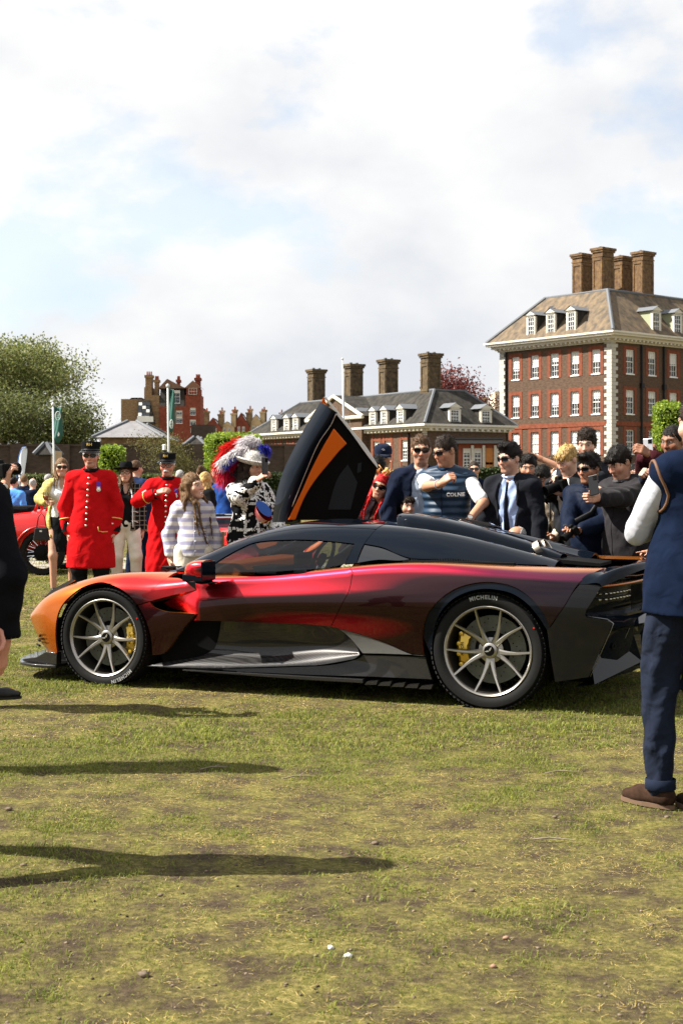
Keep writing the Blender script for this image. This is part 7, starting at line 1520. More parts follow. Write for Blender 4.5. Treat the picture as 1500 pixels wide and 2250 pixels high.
def watch_face(s, q, toward, off=0.022, r=0.019):
    d = Vector(unit(s.wr[q] - s.el[q])); c = Vector(s.wr[q]) - d * off * s.k; n = Vector(toward); n = (n - d * n.dot(d)).normalized(); p = c + n * 0.031 * s.k; M = Matrix.Translation(p) @ n.to_track_quat('Z', 'Y').to_matrix().to_4x4(); mb = MB(); mb.lathe([(r * .85, -.004), (r, -.002), (r, .005), (r * .9, .007)], 20, M, 0); mb.lathe([(r * .88, .0072), (0, .0074)], 20, M, 1); mb.build('watch', [M_WTCH, M_WFACE], s.root, smooth=True, angle=30)
def sdf_part(s, name, prims, m, h=0.006, noise=0.0):
    S = Sdf(); S.hairn = noise
    for p in prims: S.cone(*p)
    return S.build(name, h, m, s.root)
def pensioner(label, px, py, D, heading, hr, hl, hyaw, hpitch, g, clear, chev):
    s = Person(label, px, py, D, heading, hr=hr, hl=hl, g=g, hyaw=hyaw, hpitch=hpitch, skin='ruddy', hair='crop', hairc='white', elR=(-0.9, 0.35, -0.5), curlR=30, res=0.95, group='scarlet-coated pensioners'); k = s.k; s.body(hh=.0046); s.do_hair()
    S = Sdf(); S.folds = 0.006 * k; S.seed = px; s.torso(S, 0.024); n = 4
    for q in (1, -1): s.arm(S, q, 0.030, 0.93)
    z0, z1 = 1.04, (0.50 if D < 15.5 else 0.42)
    for i in range(n): a, b = z0 - (z0 - z1 + .05) * i / n, z0 - (z0 - z1 + .05) * (i + 1) / n; ra, rb = .150 + .075 * i / n, .150 + .075 * (i + 1) / n; [S.cone(s.T(dx, 0.0, a), s.T(dx * 1.3, 0.0, b), ra * k * g * 0.78, rb * k * g * 0.80, 0.06) for dx in (-.05, .05)]
    S.plane(np.array([0, 0, z1 * k]), (0, 0, -1)); S.cut(s.T(0, -0.02, 1.55), np.array([0.066, 0.076, 0.085]) * k, s.torR); s.S = S; S.build('scarlet_coat', s.h, M_RED, s.root)
    c = Sdf()
    for i in range(12):
        a0, a1 = 2 * PI * i / 12, 2 * PI * (i + 1) / 12; r = .070; qf = lambda a: s.T(r * math.sin(a), 0.008 - (r + .006) * math.cos(a), 1.475 + .012 * (1 - math.cos(a))); c.cone(qf(a0), qf(a1), .021 * k, .021 * k, .01)
    c.build('black_collar', 0.008, M_BLKC, s.root)
    for i in range(9):
        z = 1.405 - i * (1.405 - 0.93) / 8; s.button(s.hit_t(-0.012 - 0.022 * i / 8, z), 0.0125)
    for q in (1, -1):
        s.cuff(q, M_BLKC, 'black_cuff', 0.125, 0.066); d = Vector(unit(s.wr[q] - s.el[q])); x = d.orthogonal().normalized(); y = d.cross(x); e = Vector(s.wr[q]) - d * 0.137 * k
        mb = MB(); mb.tube([e + (x * math.cos(t) + y * math.sin(t)) * 0.069 * k for t in np.linspace(0, 2 * PI, 21)[:-1]], 0.006, 5, closed=True); mb.build('yellow_piping', M_GOLDB, s.root, smooth=True)
        for w in (0.035, 0.085): p = Vector(s.wr[q]) - d * w * k; s.button(p + Vector((q * -0.02, -0.064 * k, 0)), 0.0125)
    mb = MB(); mb.tube([s.hit_t(0.085, 0.92), s.hit_t(0.092, 0.875), s.hit_t(0.13, 0.865), s.hit_t(0.175, 0.868)], 0.005, 5); mb.build('pocket_piping', M_GOLDB, s.root, smooth=True)
    # medal
    p = s.hit_t(0.088, 1.345); mb = MB(); mb.box(p + Vector((0, -0.006, -0.005)), (0.040, 0.006, 0.052)); rb = mb.build('medal_ribbon', mat('purple_ribbon', (0.085, 0.02, 0.42), 0.7), s.root); ml = MB(); ml.lathe([(.022, -.003), (.022, .003), (0, .004)], 16, Matrix.Translation(p + Vector((0, -0.010, -0.060))) @ Matrix.Rotation(R(90), 4, 'X')); ml.box(p + Vector((0, -0.009, -0.034)), (0.034, 0.005, 0.010)); ml.build('medal', M_BTN, s.root, smooth=True, angle=40)
    if chev:
        a = Vector(s.sh[-1] + (s.el[-1] - s.sh[-1]) * 0.55); mb = MB(); mb.tube([a + Vector((-0.085, -0.05, -0.03)) * k, a + Vector((-0.02, -0.082, 0.02)) * k, a + Vector((0.02, -0.07, 0.045)) * k], 0.008, 5); mb.build('sleeve_stripe', M_WHT, s.root, smooth=True)
    s.trousers(M_BLKC, 0.020); s.shoes(M_LEATHER)
    # shako with brass letters
    P = s.hp_; hm = MB(); T = Matrix.Translation(P(0, .008, .052)) @ Matrix(s.headR.tolist()).to_4x4() @ Matrix.Rotation(R(-4), 4, 'X') @ Matrix.Scale(s.hs, 4); hm.lathe([(.088, 0), (.094, .004), (.094, .018), (.096, .045), (.102, .090), (.100, .098), (.0, .104)], 36, T, sy=1.16, cap=False); hat = hm.build('peaked_hat', M_BLKC, s.root, smooth=True, angle=35)
    bm = MB(); bm.lathe([(.0965, .002), (.0985, .006), (.0985, .016), (.0965, .020)], 36, T, sy=1.16, cap=False); bm.lathe([(.012, .104), (.010, .114), (0, .116)], 10, T); bm.build('hat_band', M_LEATHER, hat, smooth=True)
    vz = MB(); V = []; n = 14
    for i in range(n + 1):
        t = R(-62 + 124 * i / n); 
        for (r, z) in ((.095, .006), (.118, -.004), (.142 if abs(t) < .6 else .128, -.018)): V.append(T @ Vector((r * math.sin(t), -r * 1.12 * math.cos(t), z)))
    vz.add(V, [(i * 3 + j, i * 3 + j + 1, i * 3 + j + 4, i * 3 + j + 3) for i in range(n) for j in range(2)]); vo = vz.build('hat_peak', M_LENS, hat, smooth=True); vo.modifiers.new('t', 'SOLIDIFY').thickness = 0.004
    tx = text_mesh('RH', 0.040, 0.003, 0.001); warp(tx, lambda q: T @ Vector((0.113 * math.sin(q.x / .105), -0.1185 * math.cos(q.x / .105) - q.z, q.y + .066))); link('brass_letters', tx, M_GOLDB, hat)
    # white hair at the sides
    S2 = Sdf(); S2.hairn = .002
    for q in (-1, 1): S2.ell(s.hd + s.headR @ (np.array([q * .076, .02, .028]) * s.hs), np.array([.012, .045, .034]) * s.hs, s.headR)
    S2.ell(s.hd + s.headR @ (np.array([0, .085, .0]) * s.hs), np.array([.06, .03, .05]) * s.hs, s.headR); S2.build('side_hair', 0.006, hair_mat('white'), s.root)
    s.glasses(clear=clear, name='spectacles' if clear else 'sunglasses'); return s
def pensioner_a(): pensioner('taller pensioner in scarlet coat and black peaked hat, arms hanging, dark sunglasses', 200, 976, 15.0, 4, None, None, -2, 4, 1.05, False, False)
def pensioner_b():
    s = pensioner('shorter pensioner in scarlet coat with white moustache, fist raised to his chest', 368, 1000, 16.0, 10, at(344, 1084, 15.70), None, -14, 7, 1.06, True, True)
    S = Sdf(); S.hairn = 0.0015; e = lambda x, y, z: s.hd + s.headR @ (np.array([x, y, z]) * s.hs)
    for q in (-1, 1): S.cone(e(0, -.104, -.046), e(q * .030, -.092, -.056), .010, .006, .01)
    S.build('moustache', 0.004, hair_mat('white'), s.root)

def tweed(name, base, line, sc):
    m = mat(name, base, 0.95, spec=0.1); nt = m.node_tree; N = nt.nodes.new; L = nt.links.new; b = nt.nodes['Principled BSDF']; tc = N('ShaderNodeTexCoord'); br = N('ShaderNodeTexBrick'); mp = N('ShaderNodeMapping'); mp.inputs['Rotation'].default_value = (R(90), 0, 0); L(tc.outputs['Object'], mp.inputs[0]); L(mp.outputs[0], br.inputs['Vector'])
    br.offset = 0.0; br.inputs['Color1'].default_value = (*base, 1); br.inputs['Color2'].default_value = (*[x * 0.7 for x in base], 1); br.inputs['Mortar'].default_value = (*line, 1); br.inputs['Scale'].default_value = sc; br.inputs['Mortar Size'].default_value = 0.07; br.inputs['Brick Width'].default_value = 1.0; br.inputs['Row Height'].default_value = 1.0
    n = N('ShaderNodeTexNoise'); n.inputs['Scale'].default_value = 150; L(tc.outputs['Object'], n.inputs[0]); x = N('ShaderNodeMix'); x.data_type = 'RGBA'; x.blend_type = 'MULTIPLY'; x.inputs[0].default_value = 0.75; L(br.outputs[0], x.inputs[6]); L(n.outputs[0], x.inputs[7]); L(x.outputs[2], b.inputs['Base Color']); return m
def yellow_woman():
    s = Person('smiling woman in yellow tweed jacket, white blouse and black skirt, holding a wine glass', 136, 1007, 18.0, 12, hyaw=2, hpitch=2, sex='f', hair='long', hairc='mid', hr=at(104, 1103, 17.55), smile=True, skin='fair', feet=((0.13, 0.05), (-0.10, -0.08)), elR=(-0.9, 0.5, -0.4), g=0.96); s.hairlen = 0.5
    s.body(legs=True); s.do_hair(); s.glasses(); s.top(M_WHT, 'blouse', 0.014, 0.9, 0.99, open_v=(0.035, 1.56, 1.34)); s.top(tweed('yellow_tweed', (0.80, 0.62, 0.16), (0.85, 0.78, 0.40), 26), 'tweed_jacket', 0.026, 0.93, 0.74, open_v=(0.165, 1.70, 0.40), flare=0.02); s.skirt(M_BLKC, 1.06, 0.56, 0.135, 0.175); s.shoes(M_LEATHER)
    g = empty('wine_glass', at(101, 1100, 17.5)); tag(g, 'stemmed wine glass of pink wine in the hand of the woman in yellow', 'glass'); m = MB(); m.lathe([(.034, -.085), (.004, -.082), (.004, .0), (.022, .010), (.036, .040), (.036, .07), (.031, .105)], 20, cap=False); m.build('bowl', glass_mat('clear_glass', (0.92, 0.93, 0.93)), g, smooth=True); w = MB(); w.lathe([(.003, .006), (.021, .012), (.034, .038), (.034, .058), (0, .058)], 18); w.build('wine', mat('pink_wine', (0.75, 0.22, 0.12), 0.1), g, smooth=True)
    h = empty('handbag', at(92, 1172, 17.6)); tag(h, 'small black leather handbag hanging beside the woman in yellow', 'handbag'); b = MB(); b.prism([(-.10, -.09), (.10, -.09), (.075, .07), (-.075, .07)], lambda p: Vector((p[0], -.045, p[1])), lambda p: Vector((p[0], .045, p[1]))); b.build('bag', M_LEATHER, h, bevel=.012); t = MB(); t.tube([(-.06, 0, .07), (-.04, 0, .20), (.0, 0, .25), (.04, 0, .20), (.06, 0, .07)], .007, 6); t.build('handle', M_LEATHER, h, smooth=True); c = MB(); c.box((0, -.048, .03), (.03, .006, .02)); c.build('clasp', M_BTN, h)
def hat_woman():
    s = Person('woman in wide black felt hat, checked black jacket with white trim and white trousers', 277, 1021, 18.2, 6, hyaw=-6, hpitch=0, sex='f', hair='long', hairc='brown', hr=(-0.20, -0.02, 0.90), hl=(0.22, 0.02, 0.84), skin='pale', feet=((0.15, -0.02), (-0.12, 0.05))); s.hairlen = 0.9
    s.body(); s.do_hair(); s.glasses(clear=True, name='spectacles'); s.top(M_BLKC, 'black_top', 0.010, 0.3, 0.9, open_v=(0.045, 1.58, 1.34)); m = tweed('checked_tweed', (0.014, 0.014, 0.015), (0.34, 0.31, 0.24), 17); s.top(m, 'checked_jacket', 0.024, 0.96, 0.86, open_v=(0.085, 1.62, 0.70), flare=0.02)
    for q in (-1, 1): s.line_on([(q * .072, 1.42), (q * .090, 1.30), (q * .096, 1.10), (q * .100, 0.90)], .008, M_WHT, 'white_trim')
    for z in (1.22, 1.12, 1.02): s.button(s.hit_t(-.112, z), .010)
    for q in (1,): s.line_on([(q * .11, 1.12), (q * .165, 1.10)], .006, M_WHT, 'pocket_trim'); s.line_on([(q * .11, .99), (q * .165, .97)], .006, M_WHT, 'pocket_trim')
    s.trousers(cloth((0.66, 0.61, 0.52), key='cream_trousers'), 0.016, 0.98, wide=0.006); s.shoes(M_SUEDE)
    P = s.hp_; T = Matrix.Translation(P(0, .012, .066)) @ Matrix(s.headR.tolist()).to_4x4() @ Matrix.Rotation(R(-5), 4, 'X') @ Matrix.Scale(s.hs, 4); h = MB(); h.lathe([(.086, .0), (.165, -.008), (.178, .004), (.176, .010), (.092, .008), (.092, .02), (.088, .07), (.078, .098), (.04, .100), (0, .092)], 36, T, sy=1.1, cap=False); h.build('felt_hat', M_BLKC, s.root, smooth=True, angle=50)
def stripe_girl():
    s = Person('girl with long wavy brown hair in lavender striped cardigan, head turned to the right', 424, 1040, 12.6, 12, hyaw=42, hpitch=-4, hroll=-8, sex='f', child=True, hair='long', hairc='mid', skin='pale', hr=(-0.235, -0.02, 0.87), hl=(0.25, 0.0, 0.86), g=0.9, smile=True); s.hairlen = 1.35; s.body(); s.do_hair()
    m = mat('lavender_stripe_knit', (0.6, 0.58, 0.62), 0.95, spec=0.05, bump=0.4, bscale=120); nt = m.node_tree; N = nt.nodes.new; L = nt.links.new; tc = N('ShaderNodeTexCoord'); w = N('ShaderNodeTexWave'); w.bands_direction = 'Z'; w.inputs['Scale'].default_value = 4.6; w.inputs['Distortion'].default_value = 1.2; w.inputs['Detail'].default_value = 3; L(tc.outputs['Object'], w.inputs[0]); r = N('ShaderNodeValToRGB'); L(w.outputs[1], r.inputs[0]); r.color_ramp.elements[0].position = .3; r.color_ramp.elements[0].color = (.34, .33, .46, 1); r.color_ramp.elements[1].position = .62; r.color_ramp.elements[1].color = (.66, .62, .60, 1); L(r.outputs[0], nt.nodes['Principled BSDF'].inputs['Base Color'])
    s.top(m, 'striped_cardigan', 0.016, 0.97, 0.90, folds=.007, flare=0.01)
    for i in range(5): s.button(s.hit_t(0.012, 1.36 - i * .10), .009, mat('pearl_grey_button', (.5, .5, .55), .3))
    s.line_on([(0.0, 1.43), (0.0, .915)], .003, cloth((.40, .40, .50), key='knit_edge'), 'button_band')
    s.trousers(cloth((0.66, 0.60, 0.47), key='cream_linen'), 0.03, 0.95, wide=.012); s.shoes(M_LEATHER)
def pearly_lady():
    s = Person('woman in black pearl-button suit with huge red, white and blue feathered hat', 552, 999, 12.7, 38, lean=2, hyaw=22, hpitch=6, sex='f', hair='bob', hairc='dark', skin='fair', hr=at(566, 1056, 12.25), hl=(0.10, -0.30, 1.02), elR=(-0.75, -0.35, -0.8), elL=(0.8, -.1, -.7), g=1.08, curlR=42, smile=True, palmR=np.array([0.6, -0.5, 0.2])); s.body(); s.do_hair()
    s.top(M_BLKC, 'pearl_suit_jacket', 0.020, 0.94, 0.72, flare=0.03); S = s.S; s.skirt(M_BLKC, 1.0, 0.25, 0.16, 0.22); s.shoes(M_LEATHER); k = s.k
    # pearl buttons: rows, frames and rosettes laid over the cloth that shows
    V, Q = S.mesh(0.011); e = 1e-3; Vf = V.astype(f32); Nn = np.stack([S.d(Vf + np.array(a, f32)) - S.d(Vf - np.array(a, f32)) for a in ((e, 0, 0), (0, e, 0), (0, 0, e))], 1); Nn /= np.linalg.norm(Nn, axis=1, keepdims=True) + 1e-9
    L = ((V / k - np.array([0, 0, .95])) @ s.torR) + np.array([0, 0, .95]); x, z = L[:, 0], L[:, 2]; arm = np.zeros(len(V), bool)
    for q in (1, -1):
        for a, b in ((s.sh[q], s.el[q]), (s.el[q], s.wr[q])):
            ba = b - a; t = np.clip(((V - a) @ ba) / (ba @ ba), 0, 1); arm |= (np.linalg.norm(V - a - t[:, None] * ba, axis=1) < .078 * k) & (np.linalg.norm(V - s.T(0, 0, 1.2), axis=1) > .15)
    sw = (np.sin(38 * x + 6 * np.sin(14 * z)) * np.sin(34 * z + 5 * np.sin(16 * x))); pat = np.where(arm, sw > -0.42, (np.abs(np.mod(x + .30, .115) - .057) < .011) | (np.abs(np.mod(z, .235) - .117) < .012) | (sw > 0.66) | (z > 1.33) & (sw > -.1) | (z < .80) & (sw > -.2)) & (RNG.random(len(V)) < 0.62)
    I = np.where(pat)[0]; mb = []; r0 = []; n = len(I); a = Nn[I]; t1 = np.cross(a, np.array([.3, .2, .9])); t1 /= np.linalg.norm(t1, axis=1, keepdims=True) + 1e-9; t2 = np.cross(a, t1); rr = (0.0062 + .003 * RNG.random((n, 1))) ; C = V[I] + a * .003; ring = [C + (t1 * math.cos(w) + t2 * math.sin(w)) * rr for w in np.linspace(0, 2 * PI, 7)[:-1]]; top = C + a * .004; VV = np.stack([top] + ring, 1).reshape(-1, 3); b = np.arange(n) * 7; Fq = np.concatenate([np.stack([b, b + 1 + i, b + 1 + (i + 1) % 6], 1) for i in range(6)]); o = link('pearl_button', mesh_np('pearl_button', VV, Fq, True), mat('mother_of_pearl', (.72, .70, .66), .35, var=.2, vscale=60), s.root); o['kind'] = 'stuff'
    big = MB()
    for (xx, zz) in [(-.02, 1.22), (-.02, 1.16), (-.02, 1.10), (.06, 1.24), (.09, 1.17), (.06, 1.10), (.10, 1.05), (.07, .98), (.11, .92), (.07, .86), (-.09, .95), (-.06, .88)]: p = s.hit_t(xx, zz, S); s.button(p + Vector((0, -.003, 0)), .017, bpy.data.materials['mother_of_pearl'], 'large_pearl_button')
    # hat: beaded brim and crown, plumes sweeping back
    P = s.hp_; T = Matrix.Translation(P(0, .01, .050)) @ Matrix(s.headR.tolist()).to_4x4() @ Matrix.Rotation(R(8), 4, 'X') @ Matrix.Scale(s.hs, 4); h = MB(); h.lathe([(.090, -.012), (.150, .006), (.168, .034), (.160, .045), (.118, .040), (.110, .085), (.075, .120), (0, .128)], 32, T, sy=1.12, cap=False); hat = h.build('beaded_hat', mat('silver_beads', (.50, .48, .44), .55, var=.7, vscale=95, bump=0.8, bscale=140), s.root, smooth=True, angle=60)
    def plume(path, cols, n, L, nm):
        q = [np.array(a, float) for a in path]; t = RNG.random(n); seg = np.minimum((t * (len(q) - 1)).astype(int), len(q) - 2); f = t * (len(q) - 1) - seg; A = np.array(q); c = A[seg] * (1 - f[:, None]) + A[seg + 1] * f[:, None]; tg = A[seg + 1] - A[seg]; tg /= np.linalg.norm(tg, axis=1, keepdims=True); d = RNG.normal(size=(n, 3)); d = d / np.linalg.norm(d, axis=1, keepdims=True) + tg * .7; d[:, 2] -= .25; w = np.cross(d, RNG.normal(size=(n, 3))); w /= np.linalg.norm(w, axis=1, keepdims=True); l = L * (.5 + .7 * RNG.random((n, 1))); w = w * .0032; m1 = c + d * l * .55 + np.array([0, 0, .006]); tip = c + d * l - np.array([0, 0, .012]); VV = np.stack([c - w, c + w, m1 + w, m1 - w, tip], 1).reshape(-1, 3); b = np.arange(n) * 5; me = mesh_np(nm, VV, np.concatenate([np.stack([b, b + 1, b + 2], 1), np.stack([b, b + 2, b + 3], 1), np.stack([b + 3, b + 2, b + 4], 1)])); cc = np.array(cols)[RNG.integers(0, len(cols), n)] * (.7 + .5 * RNG.random((n, 1))); vcol(me, np.repeat(cc, 5, 0)); link(nm, me, M_LEAF, hat)
    RD, WT, BL, PK, GY = [(.55, .006, .012), (.62, .02, .01)], [(.76, .73, .72), (.72, .68, .72)], [(.015, .03, .42), (.03, .02, .30)], [(.60, .008, .06), (.50, .01, .03)], [(.06, .07, .11), (.25, .22, .22), (.02, .02, .03)]
    W = lambda px, py, dd=0.0: s.local(at(px, py, 12.75 + dd))
    plume([W(560, 978), W(532, 972), W(505, 982), W(490, 1005), W(486, 1015)], RD, 3600, .085, 'red_feather'); plume([W(572, 970, -.05), W(552, 967, -.05), W(535, 972, -.05)], WT, 1500, .07, 'white_feather'); plume([W(548, 985, -.1), W(525, 990, -.1), W(505, 1002, -.1), W(488, 1016, -.1)], WT, 1500, .06, 'white_feather'); plume([W(585, 978, -.05), W(588, 990, -.08), W(578, 984, -.1)], BL, 420, .05, 'blue_feather'); plume([W(532, 998, -.1), W(510, 1010, -.12), W(495, 1025, -.12)], BL, 350, .035, 'blue_feather')
    plume([W(540, 1000), W(512, 1012), W(494, 1030), W(492, 1046), W(508, 1056), W(520, 1058)], PK, 3400, .075, 'crimson_feather'); plume([W(540, 1018, .03), W(522, 1028, .03), W(515, 1042, .03), W(528, 1048, .03)], GY, 900, .07, 'grey_feather')
    phone(at(582, 1024, 12.15), (0.75, -0.6, 0.05), (0.05, 0, 1), 'black phone held up by the woman in the feathered hat')
def cap_man():
    s = Person('man in dark baseball cap with face in shadow, behind the raised door', 841, 978, 14.2, 0, hpitch=8, skin='tan', hair='crop', hairc='black'); s.body(); s.do_hair(); s.top(M_NAVYC, 'jacket', .022); s.trousers(M_BLKC); P = s.hp_; T = Matrix.Translation(P(0, .008, .040)) @ Matrix(s.headR.tolist()).to_4x4() @ Matrix.Scale(s.hs, 4); h = MB(); h.lathe([(.090, -.004), (.094, .03), (.084, .070), (.052, .096), (0, .104)], 28, T, sy=1.14, cap=False); cp = h.build('baseball_cap', M_NAVYC, s.root, smooth=True); V = []; n = 10
    for i in range(n + 1):
        t = R(-58 + 116 * i / n); V += [T @ Vector((.09 * math.sin(t), -.100 * math.cos(t), .006)), T @ Vector((.098 * math.sin(t), -.10 - .075 * max(0, math.cos(t * 1.35)), -.012 - .008 * abs(t)))]
    b = MB(); b.add(V, [(2 * i, 2 * i + 1, 2 * i + 3, 2 * i + 2) for i in range(n)]); bo = b.build('cap_peak', M_NAVYC, cp, smooth=True); bo.modifiers.new('t', 'SOLIDIFY').thickness = .005; e = MB(); e.tube([T @ Vector((-.018, -.1035, .052)), T @ Vector((.0, -.104, .06)), T @ Vector((.014, -.1035, .048)), T @ Vector((-.004, -.105, .044))], .003, 4); e.build('cap_logo', M_WHT, cp)
    s = Person('person with short black hair standing behind the raised door edge', 830, 1002, 13.4, 170, sex='f', hair='short', hairc='black', skin='tan'); s.body(); s.do_hair(); s.top(M_BLKC, 'jacket', .02); s.trousers(M_BLKC)
def red_woman():
    s = Person('woman with long bright red hair and orange hair flower, bending towards the car in sunglasses', 838, 1042, 12.3, -14, lean=30, side=14, hyaw=-8, hpitch=4, hroll=18, sex='f', hair='long', hairc='red', skin='fair', hr=(-0.30, -0.28, 0.80), hl=(0.20, -0.36, 0.86)); s.hairlen = 0.75; s.body(); s.do_hair(); s.glasses(w=.033, h=.026); s.top(cloth((.10, .055, .035), key='brown_print', var=0.9), 'blouse', .012); s.top(cloth((.022, .014, .018), key='dark_wrap'), 'jacket', .024, .9, .8, open_v=(.10, 1.62, .8)); s.skirt(M_BLKC)
    P = s.hp_; f = MB()
    for i in range(7):
        a = i * .9; c = P(-.01 + .035 * math.cos(a), -.045 + .02 * math.sin(a), .135 + .012 * (i % 3)); tp = c + Vector((.055 * math.cos(a * 1.3), -.02, .035 + .02 * math.sin(a))); wv = Vector((-.02 * math.sin(a), .012, .022)); f.add([c, c * .5 + tp * .5 + wv, tp, c * .5 + tp * .5 - wv], [(0, 1, 2, 3)])
    fo = f.build('hair_flower', mat('amber_petal', (.62, .28, .08), .6, var=.2, vscale=30), s.root, smooth=True); fo.modifiers.new('t', 'SOLIDIFY').thickness = .006
    g = MB(); [g.tube([P(.03, -.03, .13), P(.05 + .03 * i, -.05, .19 + .01 * i), P(.06 + .035 * i, -.06, .215 - .02 * i)], [.004, .006, .002], 5) for i in range(3)]; g.build('flower_stamen', mat('gold_wire', (.55, .36, .10), .5), s.root)
def boy(): s = Person('small boy with dark fringe peering over the roof scoop', 899, 1085, 12.2, 2, child=True, hair='fringe', hairc='dark', skin='pale', hpitch=3, hscale=1.06); s.body(); s.do_hair(); s.top(cloth((.05, .015, .05), key='plum_shirt'), 'shirt', .012); s.trousers(M_NAVYC)
def grey_tee_man():
    s = Person('man in sunglasses with open navy jacket over pale grey t-shirt behind the roof scoop', 925, 957, 12.2, 6, lean=4, hpitch=8, hyaw=-8, skin='fair', hair='short', hairc='brown', hr=(-0.25, -0.12, 0.88), hl=(0.25, -0.10, 0.88)); s.body(); s.do_hair(); s.glasses()
    s.top(cloth((0.34, 0.39, 0.48), key='grey_tshirt'), 'tshirt', 0.010, 0.3); s.top(M_NAVYC, 'jacket', 0.022, 0.97, 0.84, open_v=(0.105, 1.60, 0.66)); s.trousers(M_NAVYC); s.shoes(M_LEATHER)
def vest_man():
    s = Person('man in navy quilted gilet and white t-shirt, one fist at his chest', 978, 958, 11.75, -20, lean=4, hyaw=-36, hpitch=18, skin='tan', hair='short', hairc='dark', hr=at(968, 1064, 11.30), hl=at(1026, 1147, 11.35), elR=(-1.0, -0.1, -0.55), elL=(1.0, 0.3, 0.0), g=1.12, curlR=62, curlL=20, res=0.85, palmR=np.array([0.3, 0.8, -0.4]), hand_off={-1: np.array([.75, -.05, .6])}); s.body(arms=True); s.do_hair(); s.glasses(y=-.106)
    s.top(M_WHT, 'tshirt', 0.008, 0.43, 0.9)
    m = cloth((0.008, 0.026, 0.055), key='quilted_nylon', rough=.5, spec=.25, bump=.1); nt = m.node_tree; N = nt.nodes.new; L = nt.links.new; tc = N('ShaderNodeTexCoord'); w = N('ShaderNodeTexWave'); w.bands_direction = 'Z'; w.wave_profile = 'SIN'; w.inputs['Scale'].default_value = 5.2; w.inputs['Distortion'].default_value = .6; L(tc.outputs['Object'], w.inputs[0]); bp = N('ShaderNodeBump'); bp.inputs['Strength'].default_value = .6; bp.inputs['Distance'].default_value = .018; L(w.outputs[1], bp.inputs['Height']); L(bp.outputs[0], nt.nodes['Principled BSDF'].inputs['Normal'])
    s.top(m, 'quilted_gilet', 0.034, vest=True, hem=0.86, folds=.003, collar=cloth((0.010, 0.022, 0.045), key='navy_collar')); S = s.S
    s.line_on([(0, 1.44), (0, .88)], .004, M_NAVYC, 'zip')
    tx = text_mesh('COLNE', .040, .0015, .0012, 1.1); warp(tx, lambda q: (lambda p: p + Vector((0, -.002 - q.z, 0)))(s.hit_t(.105 + q.x * .95, 1.285 + q.y, S))); link('gilet_lettering', tx, M_WHT, s.root)
    s.trousers(M_NAVYC); watch(s, -1, .045, cloth((.45, .45, .45), key='grey_wristband'), .029); watch(s, 1, .03, M_LEATHER, .029); watch_face(s, 1, s.Mi.to_3x3() @ Vector((-.1, -1, .35)), .03, .021)
def suit_man():
    s = Person('man in black suit, pale blue shirt and dark tie, sunglasses, leaning in from the right', 1119, 975, 11.45, -30, lean=8, hyaw=-22, hpitch=10, skin='pale', hair='quiff', hairc='black', hr=(-0.25, -.16, .84), hl=(.26, -.10, .84), res=.9); s.body(); s.do_hair(); s.glasses(y=-.106); s.top(cloth((.34, .43, .66), key='pale_blue_shirt', var=.05), 'shirt', .010, .95, collar=cloth((.50, .58, .76), key='blue_collar', var=.04)); S0 = s.S
    t = MB(); p = [s.hit_t(0, z, S0) + Vector((0, -.006, 0)) for z in (1.44, 1.40, 1.30, 1.15, 1.02)]; t.tube(p, [.016, .013, .022, .028, .030], 6, flat=.25); t.build('tie', cloth((.012, .014, .024), key='dark_tie'), s.root, smooth=True); s.top(M_SUIT, 'suit_jacket', .024, .97, .80, open_v=(.085, 1.60, 1.00)); s.trousers(M_SUIT); s.shoes(M_LEATHER)
    for q in (-1, 1): s.line_on([(q * .078, 1.44), (q * .098, 1.33), (q * .045, 1.10)], .010, M_SUIT, 'lapel')
def crouching_man(): s = Person('balding man with grey hair crouching behind the engine cover', 1134, 1157, 11.15, -50, lean=30, drop=.42, hyaw=-10, hpitch=22, hair='bald', hairc='grey', skin='tan', feet=((.14, .0), (-.14, .10))); s.body(); s.do_hair(); s.top(M_BLKC, 'jacket', .02); s.trousers(M_BLKC)
